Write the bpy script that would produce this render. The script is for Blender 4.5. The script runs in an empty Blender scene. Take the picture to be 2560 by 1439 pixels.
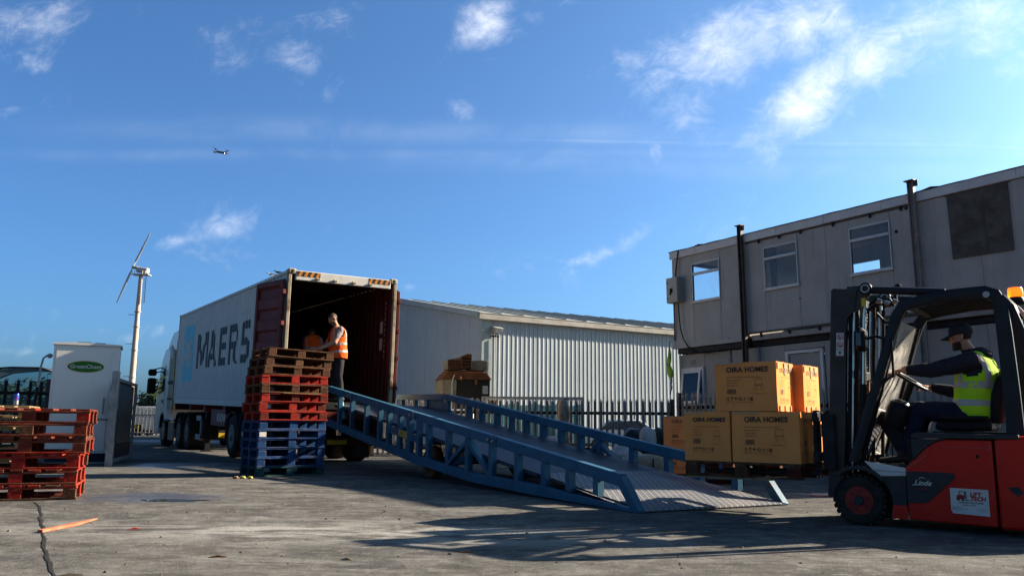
import bpy, bmesh, math, random
from mathutils import Vector, Matrix, noise
R = math.radians
random.seed(7)
S = bpy.context.scene
COL = S.collection

# ------------------------------------------------------------------ camera
cam_d = bpy.data.cameras.new("camera")
cam = bpy.data.objects.new("camera", cam_d)
COL.objects.link(cam)
S.camera = cam
cam_d.sensor_width = 36.0
cam_d.lens = 36.0 * 2066.0 / 2560.0
cam_d.clip_start = 0.05
cam_d.clip_end = 3000.0
cam.matrix_world = (Matrix.Translation((0, 0, 0.88)) @ Matrix.Rotation(R(90) + math.atan(338.5 / 2066.0), 4, 'X')
                    @ Matrix.Rotation(R(0.6), 4, 'Z'))

# ------------------------------------------------------------------ sun, sky, exposure
SUN_AZ = R(70.0)      # from +Y towards +X
SUN_EL = R(25.5)
sun_dir = Vector((math.sin(SUN_AZ) * math.cos(SUN_EL), math.cos(SUN_AZ) * math.cos(SUN_EL), math.sin(SUN_EL)))
sd = bpy.data.lights.new("sun", 'SUN')
sd.energy = 5.0
sd.angle = R(0.53)
sd.color = (1.0, 0.89, 0.74)
sun = bpy.data.objects.new("sun", sd)
COL.objects.link(sun)
sun.location = (30, 12, 20)
sun.rotation_euler = sun_dir.to_track_quat('Z', 'Y').to_euler()

vs = S.view_settings
vs.view_transform = 'Standard'
vs.look = 'None'
vs.exposure = 2.19
vs.gamma = 1.0
vs.use_curve_mapping = False

W = bpy.data.worlds.new("World")
S.world = W
W.use_nodes = True
wt = W.node_tree
wt.nodes.clear()


class NG:
    """small helper to write node maths"""
    def __init__(self, tree):
        self.t = tree

    def n(self, kind, **kw):
        nd = self.t.nodes.new(kind)
        for k, v in kw.items():
            setattr(nd, k, v)
        return nd

    def put(self, sock, v):
        if isinstance(v, bpy.types.NodeSocket):
            self.t.links.new(v, sock)
        elif v is not None:
            sock.default_value = v

    def m(self, op, a, b=None, c=None, clamp=False):
        nd = self.n('ShaderNodeMath', operation=op, use_clamp=clamp)
        self.put(nd.inputs[0], a)
        self.put(nd.inputs[1], b)
        self.put(nd.inputs[2], c)
        return nd.outputs[0]

    def mix(self, f, a, b, mode='MIX'):
        nd = self.n('ShaderNodeMix', data_type='RGBA', blend_type=mode)
        self.put(nd.inputs[0], f)
        self.put(nd.inputs[6], a if not isinstance(a, tuple) else (*a[:3], 1))
        self.put(nd.inputs[7], b if not isinstance(b, tuple) else (*b[:3], 1))
        return nd.outputs[2]

    def noise(self, vec, scale, detail=4, rough=0.55, dist=0.0, dim='3D'):
        nd = self.n('ShaderNodeTexNoise', noise_dimensions=dim)
        if vec is not None:
            self.put(nd.inputs['Vector'], vec)
        nd.inputs['Scale'].default_value = scale
        nd.inputs['Detail'].default_value = detail
        nd.inputs['Roughness'].default_value = rough
        nd.inputs['Distortion'].default_value = dist
        return nd.outputs['Fac']

    def ss(self, x, a, b):
        nd = self.n('ShaderNodeMapRange', interpolation_type='SMOOTHSTEP')
        self.put(nd.inputs[0], x)
        nd.inputs[1].default_value = a
        nd.inputs[2].default_value = b
        nd.inputs[3].default_value = 0.0
        nd.inputs[4].default_value = 1.0
        return nd.outputs[0]

    def sep(self, v):
        nd = self.n('ShaderNodeSeparateXYZ')
        self.put(nd.inputs[0], v)
        return nd.outputs

    def comb(self, x, y, z):
        nd = self.n('ShaderNodeCombineXYZ')
        for i, q in enumerate((x, y, z)):
            self.put(nd.inputs[i], q)
        return nd.outputs[0]


g = NG(wt)
sky = g.n('ShaderNodeTexSky', sky_type='NISHITA')
sky.sun_disc = False
sky.sun_elevation = SUN_EL
sky.sun_rotation = SUN_AZ
sky.altitude = 50
sky.air_density = 0.7
sky.dust_density = 3.0
sky.ozone_density = 3.0
tc = g.n('ShaderNodeTexCoord')
dx, dy, dz = g.sep(tc.outputs['Generated'])
# clouds: drawn on a sheet overhead, seen in perspective (whole sky), with the sky's own patches in view
fy = g.m('MAXIMUM', g.m('ABSOLUTE', dy), 0.12)
u = g.m('DIVIDE', dx, fy)
v = g.m('DIVIDE', dz, fy)
pz = g.m('MAXIMUM', g.m('ADD', dz, 0.25), 0.08)
sheet = g.comb(g.m('DIVIDE', dx, pz), g.m('DIVIDE', dy, pz), 0.0)
uv = g.comb(u, v, g.m('SIGN', dy))
# wisps drawn out along the wind
uvw = g.comb(g.m('ADD', g.m('MULTIPLY', u, .80), g.m('MULTIPLY', v, .45)), g.m('SUBTRACT', g.m('MULTIPLY', v, 1.15), g.m('MULTIPLY', u, .55)), g.m('SIGN', dy))
wispy = g.noise(uvw, 8.0, 10, 0.60, 0.6)
fine = g.noise(uvw, 30.0, 8, 0.68, 0.8)
wisp = g.m('ADD', g.m('MULTIPLY', wispy, 0.62), g.m('MULTIPLY', fine, 0.38))
# whole-sky cover elsewhere
cover = g.ss(g.noise(sheet, 1.1, 3, 0.5), 0.52, 0.75)
behind = g.ss(dy, 0.55, 0.3)
mask = g.m('MULTIPLY', g.m('MULTIPLY', cover, behind), 0.75)


def blob(mask, cu, cv, su, sv, ang, amp):
    ca, sa = math.cos(R(ang)), math.sin(R(ang))
    du = g.m('SUBTRACT', u, cu)
    dv = g.m('SUBTRACT', v, cv)
    a = g.m('MULTIPLY', g.m('ADD', g.m('MULTIPLY', du, ca), g.m('MULTIPLY', dv, sa)), 1 / su)
    b = g.m('MULTIPLY', g.m('SUBTRACT', g.m('MULTIPLY', dv, ca), g.m('MULTIPLY', du, sa)), 1 / sv)
    r2 = g.m('ADD', g.m('MULTIPLY', a, a), g.m('MULTIPLY', b, b))
    e = g.m('MULTIPLY', g.m('EXPONENT', g.m('MULTIPLY', r2, -1.0)), amp)
    e = g.m('MULTIPLY', e, g.ss(dy, 0.2, 0.35))
    return g.m('MAXIMUM', mask, e)


mask = blob(mask, -0.042, 0.504, 0.040, 0.034, -30, 1.00)
mask = blob(mask, -0.030, 0.532, 0.029, 0.019, 10, 0.70)
mask = blob(mask, -0.278, 0.457, 0.040, 0.028, -35, 0.62)
mask = blob(mask, -0.373, 0.467, 0.040, 0.036, 0, 0.42)
mask = blob(mask, -0.603, 0.503, 0.085, 0.048, 10, 0.42)
mask = blob(mask, -0.629, 0.453, 0.051, 0.024, -10, 0.35)
mask = blob(mask, -0.304, 0.506, 0.091, 0.031, 10, 0.25)
mask = blob(mask, -0.223, 0.335, 0.021, 0.020, 0, 0.45)
mask = blob(mask, -0.365, 0.235, 0.044, 0.020, 20, 0.55)
mask = blob(mask, -0.411, 0.219, 0.033, 0.010, 20, 0.45)
mask = blob(mask, 0.148, 0.225, 0.033, 0.013, 35, 0.62)
mask = blob(mask, 0.108, 0.205, 0.039, 0.011, 20, 0.42)
mask = blob(mask, 0.079, 0.197, 0.022, 0.008, 10, 0.40)
mask = blob(mask, 0.291, 0.485, 0.140, 0.056, 25, 0.97)
mask = blob(mask, 0.364, 0.508, 0.082, 0.054, 20, 0.89)
mask = blob(mask, 0.222, 0.403, 0.059, 0.070, 55, 0.76)
mask = blob(mask, 0.375, 0.410, 0.110, 0.045, 38, 1.10)
mask = blob(mask, 0.459, 0.460, 0.103, 0.041, 35, 0.95)
mask = blob(mask, 0.540, 0.505, 0.082, 0.069, 30, 0.65)
mask = blob(mask, 0.618, 0.511, 0.082, 0.060, 20, 0.76)
mask = blob(mask, 0.180, 0.344, 0.014, 0.035, -15, 0.45)
mask = blob(mask, 0.634, 0.456, 0.044, 0.026, 35, 0.63)
mask = blob(mask, 0.656, 0.473, 0.021, 0.022, 0, 0.63)
mask = blob(mask, 0.151, 0.440, 0.029, 0.012, 0, 0.42)
mask = blob(mask, 0.145, 0.389, 0.022, 0.013, 0, 0.30)
mask = blob(mask, -0.437, 0.105, 0.032, 0.013, 12, 0.60)
mask = blob(mask, -0.460, 0.097, 0.026, 0.010, 5, 0.50)
mask = blob(mask, -0.127, 0.162, 0.013, 0.009, -20, 0.50)
mask = blob(mask, 0.022, 0.518, 0.023, 0.011, -20, 0.40)
mask = blob(mask, -0.074, 0.395, 0.034, 0.018, -20, 0.30)
mask = blob(mask, 0.494, 0.526, 0.112, 0.030, 10, 0.47)
mask = blob(mask, -0.589, 0.079, 0.048, 0.007, 0, 0.30)
dens = g.m('POWER', g.ss(g.m('ADD', g.m('MULTIPLY', g.m('SUBTRACT', wisp, .5), 1.7), g.m('MULTIPLY', mask, 0.62)), 0.10, 1.22), 1.0)
dens = g.m('MULTIPLY', dens, g.ss(dz, -0.01, 0.05))
# thin vapour trails
tr = None
for (v0, sl, th, amp, u0, u1) in ((0.353, -0.004, 0.003, 0.10, -0.25, 0.85), (0.362, 0.0, 0.016, 0.06, -0.7, 0.9),
                                  (0.325, -0.02, 0.014, 0.05, -0.35, 0.8), (0.335, 0.012, 0.008, 0.05, -0.8, 0.1)):
    wob = g.m('MULTIPLY', g.m('SUBTRACT', g.noise(uv, 3.0, 3, 0.5), 0.5), 0.02)
    d = g.m('SUBTRACT', g.m('SUBTRACT', g.m('ADD', v, wob), v0), g.m('MULTIPLY', u, sl))
    d = g.m('MULTIPLY', d, 1 / th)
    e = g.m('MULTIPLY', g.m('EXPONENT', g.m('MULTIPLY', g.m('MULTIPLY', d, d), -1.0)), amp)
    e = g.m('MULTIPLY', e, g.m('MULTIPLY', g.ss(u, u0, u0 + 0.4), g.ss(wispy, 0.25, 0.6)))
    e = g.m('MULTIPLY', e, g.ss(dy, 0.2, 0.4))
    tr = e if tr is None else g.m('MAXIMUM', tr, e)
dens = g.m('MINIMUM', g.m('MAXIMUM', dens, tr), 0.96)
skyc = sky.outputs[0]
hs = g.n('ShaderNodeHueSaturation')
hs.inputs['Saturation'].default_value = 1.0
wt.links.new(skyc, hs.inputs['Color'])
cl = g.mix(g.ss(wispy, 0.35, 0.75), (5.3, 5.6, 6.3), (7.4, 7.3, 7.1))
tint = g.mix(1.0, hs.outputs[0], (0.464, 0.771, 1.0), 'MULTIPLY')
out = g.mix(dens, tint, cl)
bg = g.n('ShaderNodeBackground')
bg.inputs['Strength'].default_value = 0.05
wt.links.new(out, bg.inputs['Color'])
wo = g.n('ShaderNodeOutputWorld')
wt.links.new(bg.outputs[0], wo.inputs[0])


# ------------------------------------------------------------------ mesh helpers
def V(*a):
    return Vector(a)


class MB:
    def __init__(self):
        self.v, self.f, self.m = [], [], []

    def add(self, vs_, fs, mi=0, T=None):
        o = len(self.v)
        for p in vs_:
            p = Vector(p)
            self.v.append(T @ p if T is not None else p)
        for f in fs:
            self.f.append([o + i for i in f])
            self.m.append(mi)
        return self

    def box(self, x0, x1, y0, y1, z0, z1, ch=0.0, mi=0, T=None):
        if x0 > x1: x0, x1 = x1, x0
        if y0 > y1: y0, y1 = y1, y0
        if z0 > z1: z0, z1 = z1, z0
        if ch <= 0:
            vs_ = [(x, y, z) for z in (z0, z1) for y in (y0, y1) for x in (x0, x1)]
            fs = [(0, 2, 3, 1), (4, 5, 7, 6), (0, 1, 5, 4), (2, 6, 7, 3), (0, 4, 6, 2), (1, 3, 7, 5)]
            return self.add(vs_, fs, mi, T)
        c = min(ch, (x1 - x0) * .45, (y1 - y0) * .45, (z1 - z0) * .45)
        bm = bmesh.new()
        bmesh.ops.create_cube(bm, size=1.0)
        for q in bm.verts:
            q.co = Vector(((x0 + x1) / 2 + q.co.x * (x1 - x0), (y0 + y1) / 2 + q.co.y * (y1 - y0),
                           (z0 + z1) / 2 + q.co.z * (z1 - z0)))
        bmesh.ops.bevel(bm, geom=list(bm.edges), offset=c, segments=1, affect='EDGES', profile=0.5)
        return self.bm(bm, mi, T)

    def bm(self, bm, mi=0, T=None):
        bm.verts.index_update()
        self.add([q.co.copy() for q in bm.verts], [[q.index for q in f.verts] for f in bm.faces], mi, T)
        bm.free()
        return self

    def bar(self, p0, p1, w, h, up=(0, 0, 1), mi=0, T=None):
        p0, p1 = Vector(p0), Vector(p1)
        d = (p1 - p0).normalized()
        u = Vector(up)
        s_ = d.cross(u)
        if s_.length < 1e-4:
            s_ = d.cross(Vector((1, 0, 0)))
        s_.normalize()
        u = s_.cross(d)
        vs_ = []
        for p in (p0, p1):
            for a, b in ((-1, -1), (1, -1), (1, 1), (-1, 1)):
                vs_.append(p + s_ * a * w / 2 + u * b * h / 2)
        return self.add(vs_, [(3, 2, 1, 0), (4, 5, 6, 7), (0, 1, 5, 4), (1, 2, 6, 5), (2, 3, 7, 6), (3, 0, 4, 7)], mi, T)

    def prism(self, poly, ax, a, b, mi=0, T=None):
        """poly of 2D points extruded along ax: x -> (y,z), y -> (x,z), z -> (x,y)"""
        def P(q, t):
            return {'x': (t, q[0], q[1]), 'y': (q[0], t, q[1]), 'z': (q[0], q[1], t)}[ax]
        n = len(poly)
        vs_ = [P(q, a) for q in poly] + [P(q, b) for q in poly]
        fs = [list(range(n)), list(range(2 * n - 1, n - 1, -1))]
        fs += [(i, i + n, (i + 1) % n + n, (i + 1) % n) for i in range(n)]
        return self.add(vs_, fs, mi, T)

    def tube(self, pts, r, n=8, mi=0, caps=True, T=None, closed=False):
        pts = [Vector(p) for p in pts]
        k = len(pts)
        rs = r if isinstance(r, (list, tuple)) else [r] * k
        vs_, fs = [], []
        prev = None
        for i, p in enumerate(pts):
            if closed:
                d = pts[(i + 1) % k] - pts[i - 1]
            else:
                d = pts[min(i + 1, k - 1)] - pts[max(i - 1, 0)]
            d.normalize()
            if prev is None:
                a = d.cross(Vector((0, 0, 1)))
                if a.length < 1e-3:
                    a = d.cross(Vector((1, 0, 0)))
            else:
                a = prev - d * prev.dot(d)
                if a.length < 1e-4:
                    a = d.cross(Vector((0, 0, 1)))
            a.normalize()
            prev = a
            b = d.cross(a)
            for j in range(n):
                t = 2 * math.pi * j / n
                vs_.append(p + (a * math.cos(t) + b * math.sin(t)) * rs[i])
        for i in range(k if closed else k - 1):
            for j in range(n):
                i2 = (i + 1) % k
                fs.append((i * n + j, i * n + (j + 1) % n, i2 * n + (j + 1) % n, i2 * n + j))
        if caps and not closed:
            fs.append(list(range(n - 1, -1, -1)))
            fs.append([(k - 1) * n + j for j in range(n)])
        return self.add(vs_, fs, mi, T)

    def cyl(self, p0, p1, r, n=16, r2=None, mi=0, T=None):
        return self.tube([p0, p1], [r, r if r2 is None else r2], n, mi, True, T)

    def lathe(self, prof, c, ax, n=24, mi=0, T=None, closed=False):
        """prof: (radius, offset along ax) from centre c"""
        c, ax = Vector(c), Vector(ax).normalized()
        a = ax.cross(Vector((0, 0, 1)))
        if a.length < 1e-3:
            a = ax.cross(Vector((1, 0, 0)))
        a.normalize()
        b = ax.cross(a)
        k = len(prof)
        vs_, fs = [], []
        for j in range(n):
            t = 2 * math.pi * j / n
            e = a * math.cos(t) + b * math.sin(t)
            for (r, o) in prof:
                vs_.append(c + e * r + ax * o)
        for j in range(n):
            j2 = (j + 1) % n
            for i in range(k if closed else k - 1):
                i2 = (i + 1) % k
                fs.append((j * k + i, j2 * k + i, j2 * k + i2, j * k + i2))
        if not closed:
            if prof[0][0] > 1e-5:
                fs.append([j * k for j in range(n)])
            if prof[-1][0] > 1e-5:
                fs.append([j * k + k - 1 for j in range(n - 1, -1, -1)])
        return self.add(vs_, fs, mi, T)

    def loft(self, rings, mi=0, T=None, caps=True):
        n = len(rings[0])
        vs_ = [p for r in rings for p in r]
        fs = []
        for i in range(len(rings) - 1):
            for j in range(n):
                fs.append((i * n + j, i * n + (j + 1) % n, (i + 1) * n + (j + 1) % n, (i + 1) * n + j))
        if caps:
            fs.append(list(range(n - 1, -1, -1)))
            fs.append([(len(rings) - 1) * n + j for j in range(n)])
        return self.add(vs_, fs, mi, T)

    def ball(self, c, r, n=14, k=8, mi=0, T=None):
        c = Vector(c)
        rx, ry, rz = r if isinstance(r, (tuple, list)) else (r, r, r)
        vs_ = [c + Vector((0, 0, -rz))]
        for i in range(1, k):
            t = -math.pi / 2 + math.pi * i / k
            for j in range(n):
                p = 2 * math.pi * j / n
                vs_.append(c + Vector((rx * math.cos(t) * math.cos(p), ry * math.cos(t) * math.sin(p), rz * math.sin(t))))
        vs_.append(c + Vector((0, 0, rz)))
        fs = [(0, 1 + (j + 1) % n, 1 + j) for j in range(n)]
        for i in range(k - 2):
            for j in range(n):
                fs.append((1 + i * n + j, 1 + i * n + (j + 1) % n, 1 + (i + 1) * n + (j + 1) % n, 1 + (i + 1) * n + j))
        e = len(vs_) - 1
        fs += [(e, 1 + (k - 2) * n + j, 1 + (k - 2) * n + (j + 1) % n) for j in range(n)]
        return self.add(vs_, fs, mi, T)

    def mesh(self, name, mats, ang=32):
        me = bpy.data.meshes.new(name)
        me.from_pydata([tuple(p) for p in self.v], [], self.f)
        for m_ in (mats if isinstance(mats, (list, tuple)) else [mats]):
            me.materials.append(m_)
        me.polygons.foreach_set('material_index', self.m)
        bm = bmesh.new()
        bm.from_mesh(me)
        bmesh.ops.recalc_face_normals(bm, faces=bm.faces)
        bm.to_mesh(me)
        bm.free()
        me.polygons.foreach_set('use_smooth', [True] * len(me.polygons))
        me.set_sharp_from_angle(angle=R(ang))
        me.update()
        return me

    def build(self, name, mats, parent=None, ang=32, bevel=0.0):
        return link(name, self.mesh(name, mats, ang), parent, bevel)


def link(name, me, parent=None, bevel=0.0, M_=None):
    o = bpy.data.objects.new(name, me)
    COL.objects.link(o)
    if parent is not None:
        o.parent = parent
    if M_ is not None:
        o.matrix_local = M_
    if bevel > 0:
        b = o.modifiers.new('bevel', 'BEVEL')
        b.width = bevel
        b.segments = 2
        b.limit_method = 'ANGLE'
        b.angle_limit = R(40)
    return o


def tag(o, label=None, cat=None, group=None, kind=None):
    if label: o['label'] = label
    if cat: o['category'] = cat
    if group: o['group'] = group
    if kind: o['kind'] = kind
    return o


def thing(name, label, cat, loc=(0, 0, 0), rz=0.0, group=None, mat=None):
    o = bpy.data.objects.new(name, None)
    COL.objects.link(o)
    o.empty_display_size = 0.2
    if mat is not None:
        o.matrix_world = mat
    else:
        o.location = loc
        o.rotation_euler = (0, 0, rz)
    return tag(o, label, cat, group)


# ------------------------------------------------------------------ materials
def new_mat(name):
    m_ = bpy.data.materials.new(name)
    m_.use_nodes = True
    t = m_.node_tree
    b = t.nodes['Principled BSDF']
    return m_, NG(t), b


def mat(name, c, c2=None, scale=6.0, rough=0.6, metal=0.0, bump=0.0, bscale=None, spot=None, sthr=(0.58, 0.7), sscale=2.5,
        streak=0.0, rnd=0.0, spec=0.16, stretch=(1, 1, 1), coat=0.0, trans=0.0, k=.5, edge=None, er=.012):
    """painted / dirty surface: two-tone noise, patches of a third colour, vertical streaks, per-object shade, fine relief"""
    WBF = (1.42 * k, 1.27 * k, 1.08 * k)
    tn = lambda t_: None if t_ is None else tuple(min(.9, a * f_) for a, f_ in zip(t_, WBF))
    c, c2, spot = tn(c), tn(c2), tn(spot)
    m_, q, b = new_mat(name)
    tcn = q.n('ShaderNodeTexCoord')
    oi = q.n('ShaderNodeObjectInfo')
    off = q.m('MULTIPLY', oi.outputs['Random'], 37.0)
    vm = q.n('ShaderNodeVectorMath', operation='ADD')
    q.put(vm.inputs[0], tcn.outputs['Object'])
    q.put(vm.inputs[1], q.comb(off, off, off))
    vec = vm.outputs[0]
    if stretch != (1, 1, 1):
        vm2 = q.n('ShaderNodeVectorMath', operation='MULTIPLY')
        q.put(vm2.inputs[0], vec)
        vm2.inputs[1].default_value = stretch
        vec = vm2.outputs[0]
    c2 = c2 or tuple(x * 0.78 for x in c)
    nz = q.noise(vec, scale, 6, 0.6)
    colr = q.mix(q.ss(nz, 0.32, 0.7), c2, c)
    if streak > 0:
        sx, sy, sz = q.sep(vec)
        sv = q.comb(q.m('MULTIPLY', sx, 9.0), q.m('MULTIPLY', sy, 9.0), q.m('MULTIPLY', sz, 0.5))
        st = q.ss(q.noise(sv, 1.0, 5, 0.6), 0.5, 0.78)
        colr = q.mix(q.m('MULTIPLY', st, streak), colr, tuple(x * 0.42 for x in c))
    if spot is not None:
        sp = q.ss(q.noise(vec, sscale, 8, 0.68, 0.4), *sthr)
        colr = q.mix(sp, colr, spot)
    if edge is not None:
        bv = q.n('ShaderNodeBevel')
        bv.samples = 4
        bv.inputs[0].default_value = er
        ge = q.n('ShaderNodeNewGeometry')
        dt = q.n('ShaderNodeVectorMath', operation='DOT_PRODUCT')
        q.put(dt.inputs[0], bv.outputs[0])
        q.put(dt.inputs[1], ge.outputs['Normal'])
        wr_ = q.m('MULTIPLY', q.ss(q.m('SUBTRACT', 1.0, dt.outputs['Value']), .015, .12), q.ss(q.noise(vec, 7.0, 6, .7), .42, .6))
        colr = q.mix(q.m('MULTIPLY', wr_, .85), colr, tn(edge))
    if rnd > 0:
        k = q.m('ADD', q.m('MULTIPLY', oi.outputs['Random'], rnd), 1.0 - rnd * 0.6)
        kk = q.n('ShaderNodeVectorMath', operation='SCALE')
        q.put(kk.inputs[0], colr)
        q.put(kk.inputs['Scale'], k)
        colr = kk.outputs[0]
    q.put(b.inputs['Base Color'], colr)
    q.put(b.inputs['Roughness'], q.m('ADD', q.m('MULTIPLY', q.noise(vec, scale * 1.7, 4), 0.25), rough - 0.12, clamp=True))
    b.inputs['Metallic'].default_value = metal
    b.inputs['Specular IOR Level'].default_value = spec
    b.inputs['Coat Weight'].default_value = coat
    b.inputs['Transmission Weight'].default_value = trans
    if bump > 0:
        bn = q.n('ShaderNodeBump')
        bn.inputs['Strength'].default_value = bump
        bn.inputs['Distance'].default_value = 0.02
        q.put(bn.inputs['Height'], q.noise(vec, bscale or scale * 4, 5, 0.6))
        q.put(b.inputs['Normal'], bn.outputs[0])
    return m_


RUST = (0.10, 0.045, 0.022)
GRIME = (0.045, 0.04, 0.034)
M = {}
M['steel_grey'] = mat('galvanised steel', (0.30, 0.31, 0.32), (0.2, 0.21, 0.22), 9, 0.5, 0.35, spot=(0.16, 0.15, 0.14), streak=0.3, k=0.7)
M['pale'] = mat('weathered galvanised pale', (0.30, 0.30, 0.29), (0.17, 0.17, 0.165), 7, 0.55, 0.3, rnd=0.25, streak=0.4, k=0.5)
M['dark_steel'] = mat('dark painted steel', (0.03, 0.031, 0.033), (0.018, 0.018, 0.02), 8, 0.55, 0.0, spot=(0.07, 0.065, 0.06), sthr=(.62, .8), spec=0.07)
M['black_plastic'] = mat('black plastic', (0.018, 0.018, 0.02), (0.012, 0.012, 0.013), 10, 0.42, 0, bump=.05, spec=0.07)
M['rubber'] = mat('tyre rubber', (0.022, 0.021, 0.02), (0.04, 0.037, 0.033), 7, 0.82, 0, bump=.25, bscale=40, spec=0.07)
M['glass'] = None
M['cont_grey'] = mat('container light grey paint', (0.42, 0.425, 0.415), (0.37, 0.375, 0.37), 3, 0.5, 0, streak=0.18, spot=(0.3, 0.27, 0.23), sthr=(.68, .8), k=0.8)
M['cont_red'] = mat('container red oxide paint', (0.17, 0.035, 0.03), (0.12, 0.024, 0.022), 3, 0.5, 0, spot=(0.08, 0.02, 0.018), streak=.15, edge=(.25,.12,.07), spec=0.08)
M['cont_lining'] = mat('dark red container lining', (0.10, 0.02, 0.016), (0.07, 0.014, 0.012), 3, 0.6, 0)
M['cont_floor'] = mat('container plywood floor', (0.11, 0.07, 0.045), None, 8, 0.75)
M['letter_dark'] = mat('container dark letter paint', (0.03, 0.035, 0.042), (0.045, 0.05, 0.055), 4, 0.5, k=.85)
M['star_blue'] = mat('container pale blue paint', (0.14, 0.46, 0.60), (0.12, 0.40, 0.53), 4, 0.5, k=0.75)
M['white_paint'] = mat('white paint', (0.62, 0.62, 0.6), (0.52, 0.52, 0.5), 4, 0.5, 0, streak=.1, k=0.55)
M['hazard_black'] = mat('hazard black', (0.02, 0.02, 0.02), None, 5)
M['hazard_orange'] = mat('hazard orange', (0.62, 0.23, 0.03), None, 5)
M['post_dirty'] = mat('chipped corner post paint', (0.42, 0.38, 0.28), (0.3, 0.26, 0.19), 6, 0.6, spot=(0.13, 0.07, 0.03), sthr=(.5, .65))
M['chassis_red'] = mat('dark red chassis paint', (0.14, 0.022, 0.02), (0.09, 0.016, 0.015), 5, 0.5, 0, spot=GRIME)
M['cab_white'] = mat('white truck cab paint', (0.66, 0.67, 0.68), (0.6, 0.6, 0.6), 2, 0.3, 0, coat=.3, spec=.3, k=0.6)
M['cab_cream'] = mat('dirty cream fairing', (0.5, 0.45, 0.33), (0.34, 0.3, 0.2), 4, 0.5, 0, streak=.5)
M['alu'] = mat('aluminium', (0.45, 0.45, 0.45), (0.33, 0.33, 0.33), 8, 0.35, 0.8)
M['rim_grey'] = mat('dirty wheel rim', (0.16, 0.155, 0.15), (0.09, 0.085, 0.08), 9, 0.5, 0.4)
M['ramp_blue'] = mat('chipped blue ramp paint', (0.034, 0.125, 0.215), (0.025, 0.09, 0.16), 4, 0.48, 0, spot=(0.07, 0.045, 0.035), sthr=(.62, .72), sscale=3, bump=.08, k=0.55, edge=(.30,.20,.14), spec=0.1)
M['yellow'] = mat('yellow paint', (0.62, 0.42, 0.03), None, 5, k=0.6)
M['cardboard'] = mat('brown cardboard', (0.56, 0.225, 0.07), (0.5, 0.195, 0.06), 2.2, 0.85, 0, bump=.06, bscale=60, spec=0.05, k=0.8)
M['tape'] = mat('brown packing tape', (0.47, 0.34, 0.20), (0.40, 0.28, 0.16), 8, 0.28, k=0.55)
M['print'] = mat('black print', (0.045, 0.035, 0.028), None, 6, 0.8, k=.85)
M['print_soft'] = mat('faded print', (0.12, 0.075, 0.042), None, 6, 0.8, k=.85)
M['fl_red'] = mat('forklift red paint', (0.42, 0.013, 0.006), (0.36, 0.011, 0.005), 2.5, 0.36, 0, spot=(0.14, 0.016, 0.012), sthr=(.66, .78), coat=.06, edge=(.2,.17,.15), spec=0.12, k=0.72)
M['fl_grey'] = mat('forklift charcoal plastic', (0.05, 0.052, 0.054), (0.04, 0.041, 0.043), 6, 0.5, bump=.06, spec=0.07)
M['fl_mast'] = mat('mast steel grey', (0.075, 0.073, 0.068), (0.05, 0.049, 0.046), 4, 0.4, 0.2, streak=.4, spot=(0.03, 0.03, 0.03), k=0.42, edge=(.3,.29,.27), spec=0.07)
M['chrome'] = mat('bright rod', (0.7, 0.7, 0.7), (0.6, 0.6, 0.6), 8, 0.18, 0.95)
M['cabin'] = mat('weathered grey cladding', (0.34, 0.335, 0.32), (0.285, 0.28, 0.268), 1.6, 0.65, 0, streak=.38, spot=(0.21, 0.20, 0.18), sthr=(.66, .84), sscale=1.4, rnd=.06, k=0.6)
M['cabin_low'] = mat('ground floor cladding', (0.30, 0.30, 0.285), (0.25, 0.25, 0.24), 1.6, 0.65, 0, streak=.2, rnd=.05, k=0.55)
M['fascia'] = mat('white fascia', (0.52, 0.53, 0.54), (0.45, 0.455, 0.46), 3, 0.5, 0, streak=.1, k=0.6)
M['felt'] = mat('roofing felt', (0.03, 0.032, 0.034), None, 6, .9)
M['brown_steel'] = mat('brown primed post', (0.10, 0.075, 0.062), (0.07, 0.055, 0.045), 5, 0.55, 0, spot=(0.16, 0.14, 0.12), edge=(.3,.2,.14))
M['grey_post'] = mat('grey post', (0.22, 0.21, 0.2), (0.16, 0.15, 0.14), 5, 0.55, 0, streak=.3, k=0.7)
M['plywood'] = mat('rotting plywood', (0.125, 0.118, 0.108), (0.075, 0.07, 0.064), 3.5, 0.9, 0, bump=.3, streak=.7, spot=(0.03, 0.028, 0.026), sthr=(.6, .74), spec=0.05)
M['win_frame'] = mat('aluminium window frame', (0.62, 0.64, 0.66), (0.52, 0.54, 0.56), 8, 0.4, 0.2, k=0.45)
M['cladding'] = mat('light grey wall sheet', (0.36, 0.43, 0.50), (0.33, 0.395, 0.46), 1.2, 0.5, 0, streak=.12, rnd=.03, k=0.46)
M['roof_sheet'] = mat('pale blue grey roof sheet', (0.36, 0.42, 0.44), (0.3, 0.36, 0.38), 2, 0.5, k=0.46)
M['gutter'] = mat('cream gutter', (0.5, 0.5, 0.48), (0.36, 0.35, 0.33), 3, 0.55, 0, streak=.4, k=0.4)
M['rust'] = mat('rusted machine steel', (0.13, 0.055, 0.026), (0.08, 0.035, 0.02), 3.5, 0.85, 0, bump=.25, spot=(0.2, 0.09, 0.04), sthr=(.55, .7), spec=0.05)
M['rust_grey'] = mat('grey green peeling steel', (0.19, 0.185, 0.15), (0.11, 0.105, 0.085), 3, 0.75, 0, streak=.5, spot=RUST, sthr=(.56, .68), spec=0.05)
M['machine_black'] = mat('oily black steel', (0.02, 0.019, 0.018), None, 5, .5, spec=0.07)
M['teal_net'] = mat('teal cage sheet', (0.03, 0.24, 0.24), (0.05, 0.16, 0.17), 5, 0.7, rnd=.1, k=0.9)
M['gc_white'] = mat('white cabinet', (0.56, 0.56, 0.545), (0.52, 0.52, 0.51), 1.2, 0.4, 0, streak=.05, k=0.85)
M['green'] = mat('sign green', (0.03, 0.21, 0.025), None, 5, .4)
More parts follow.
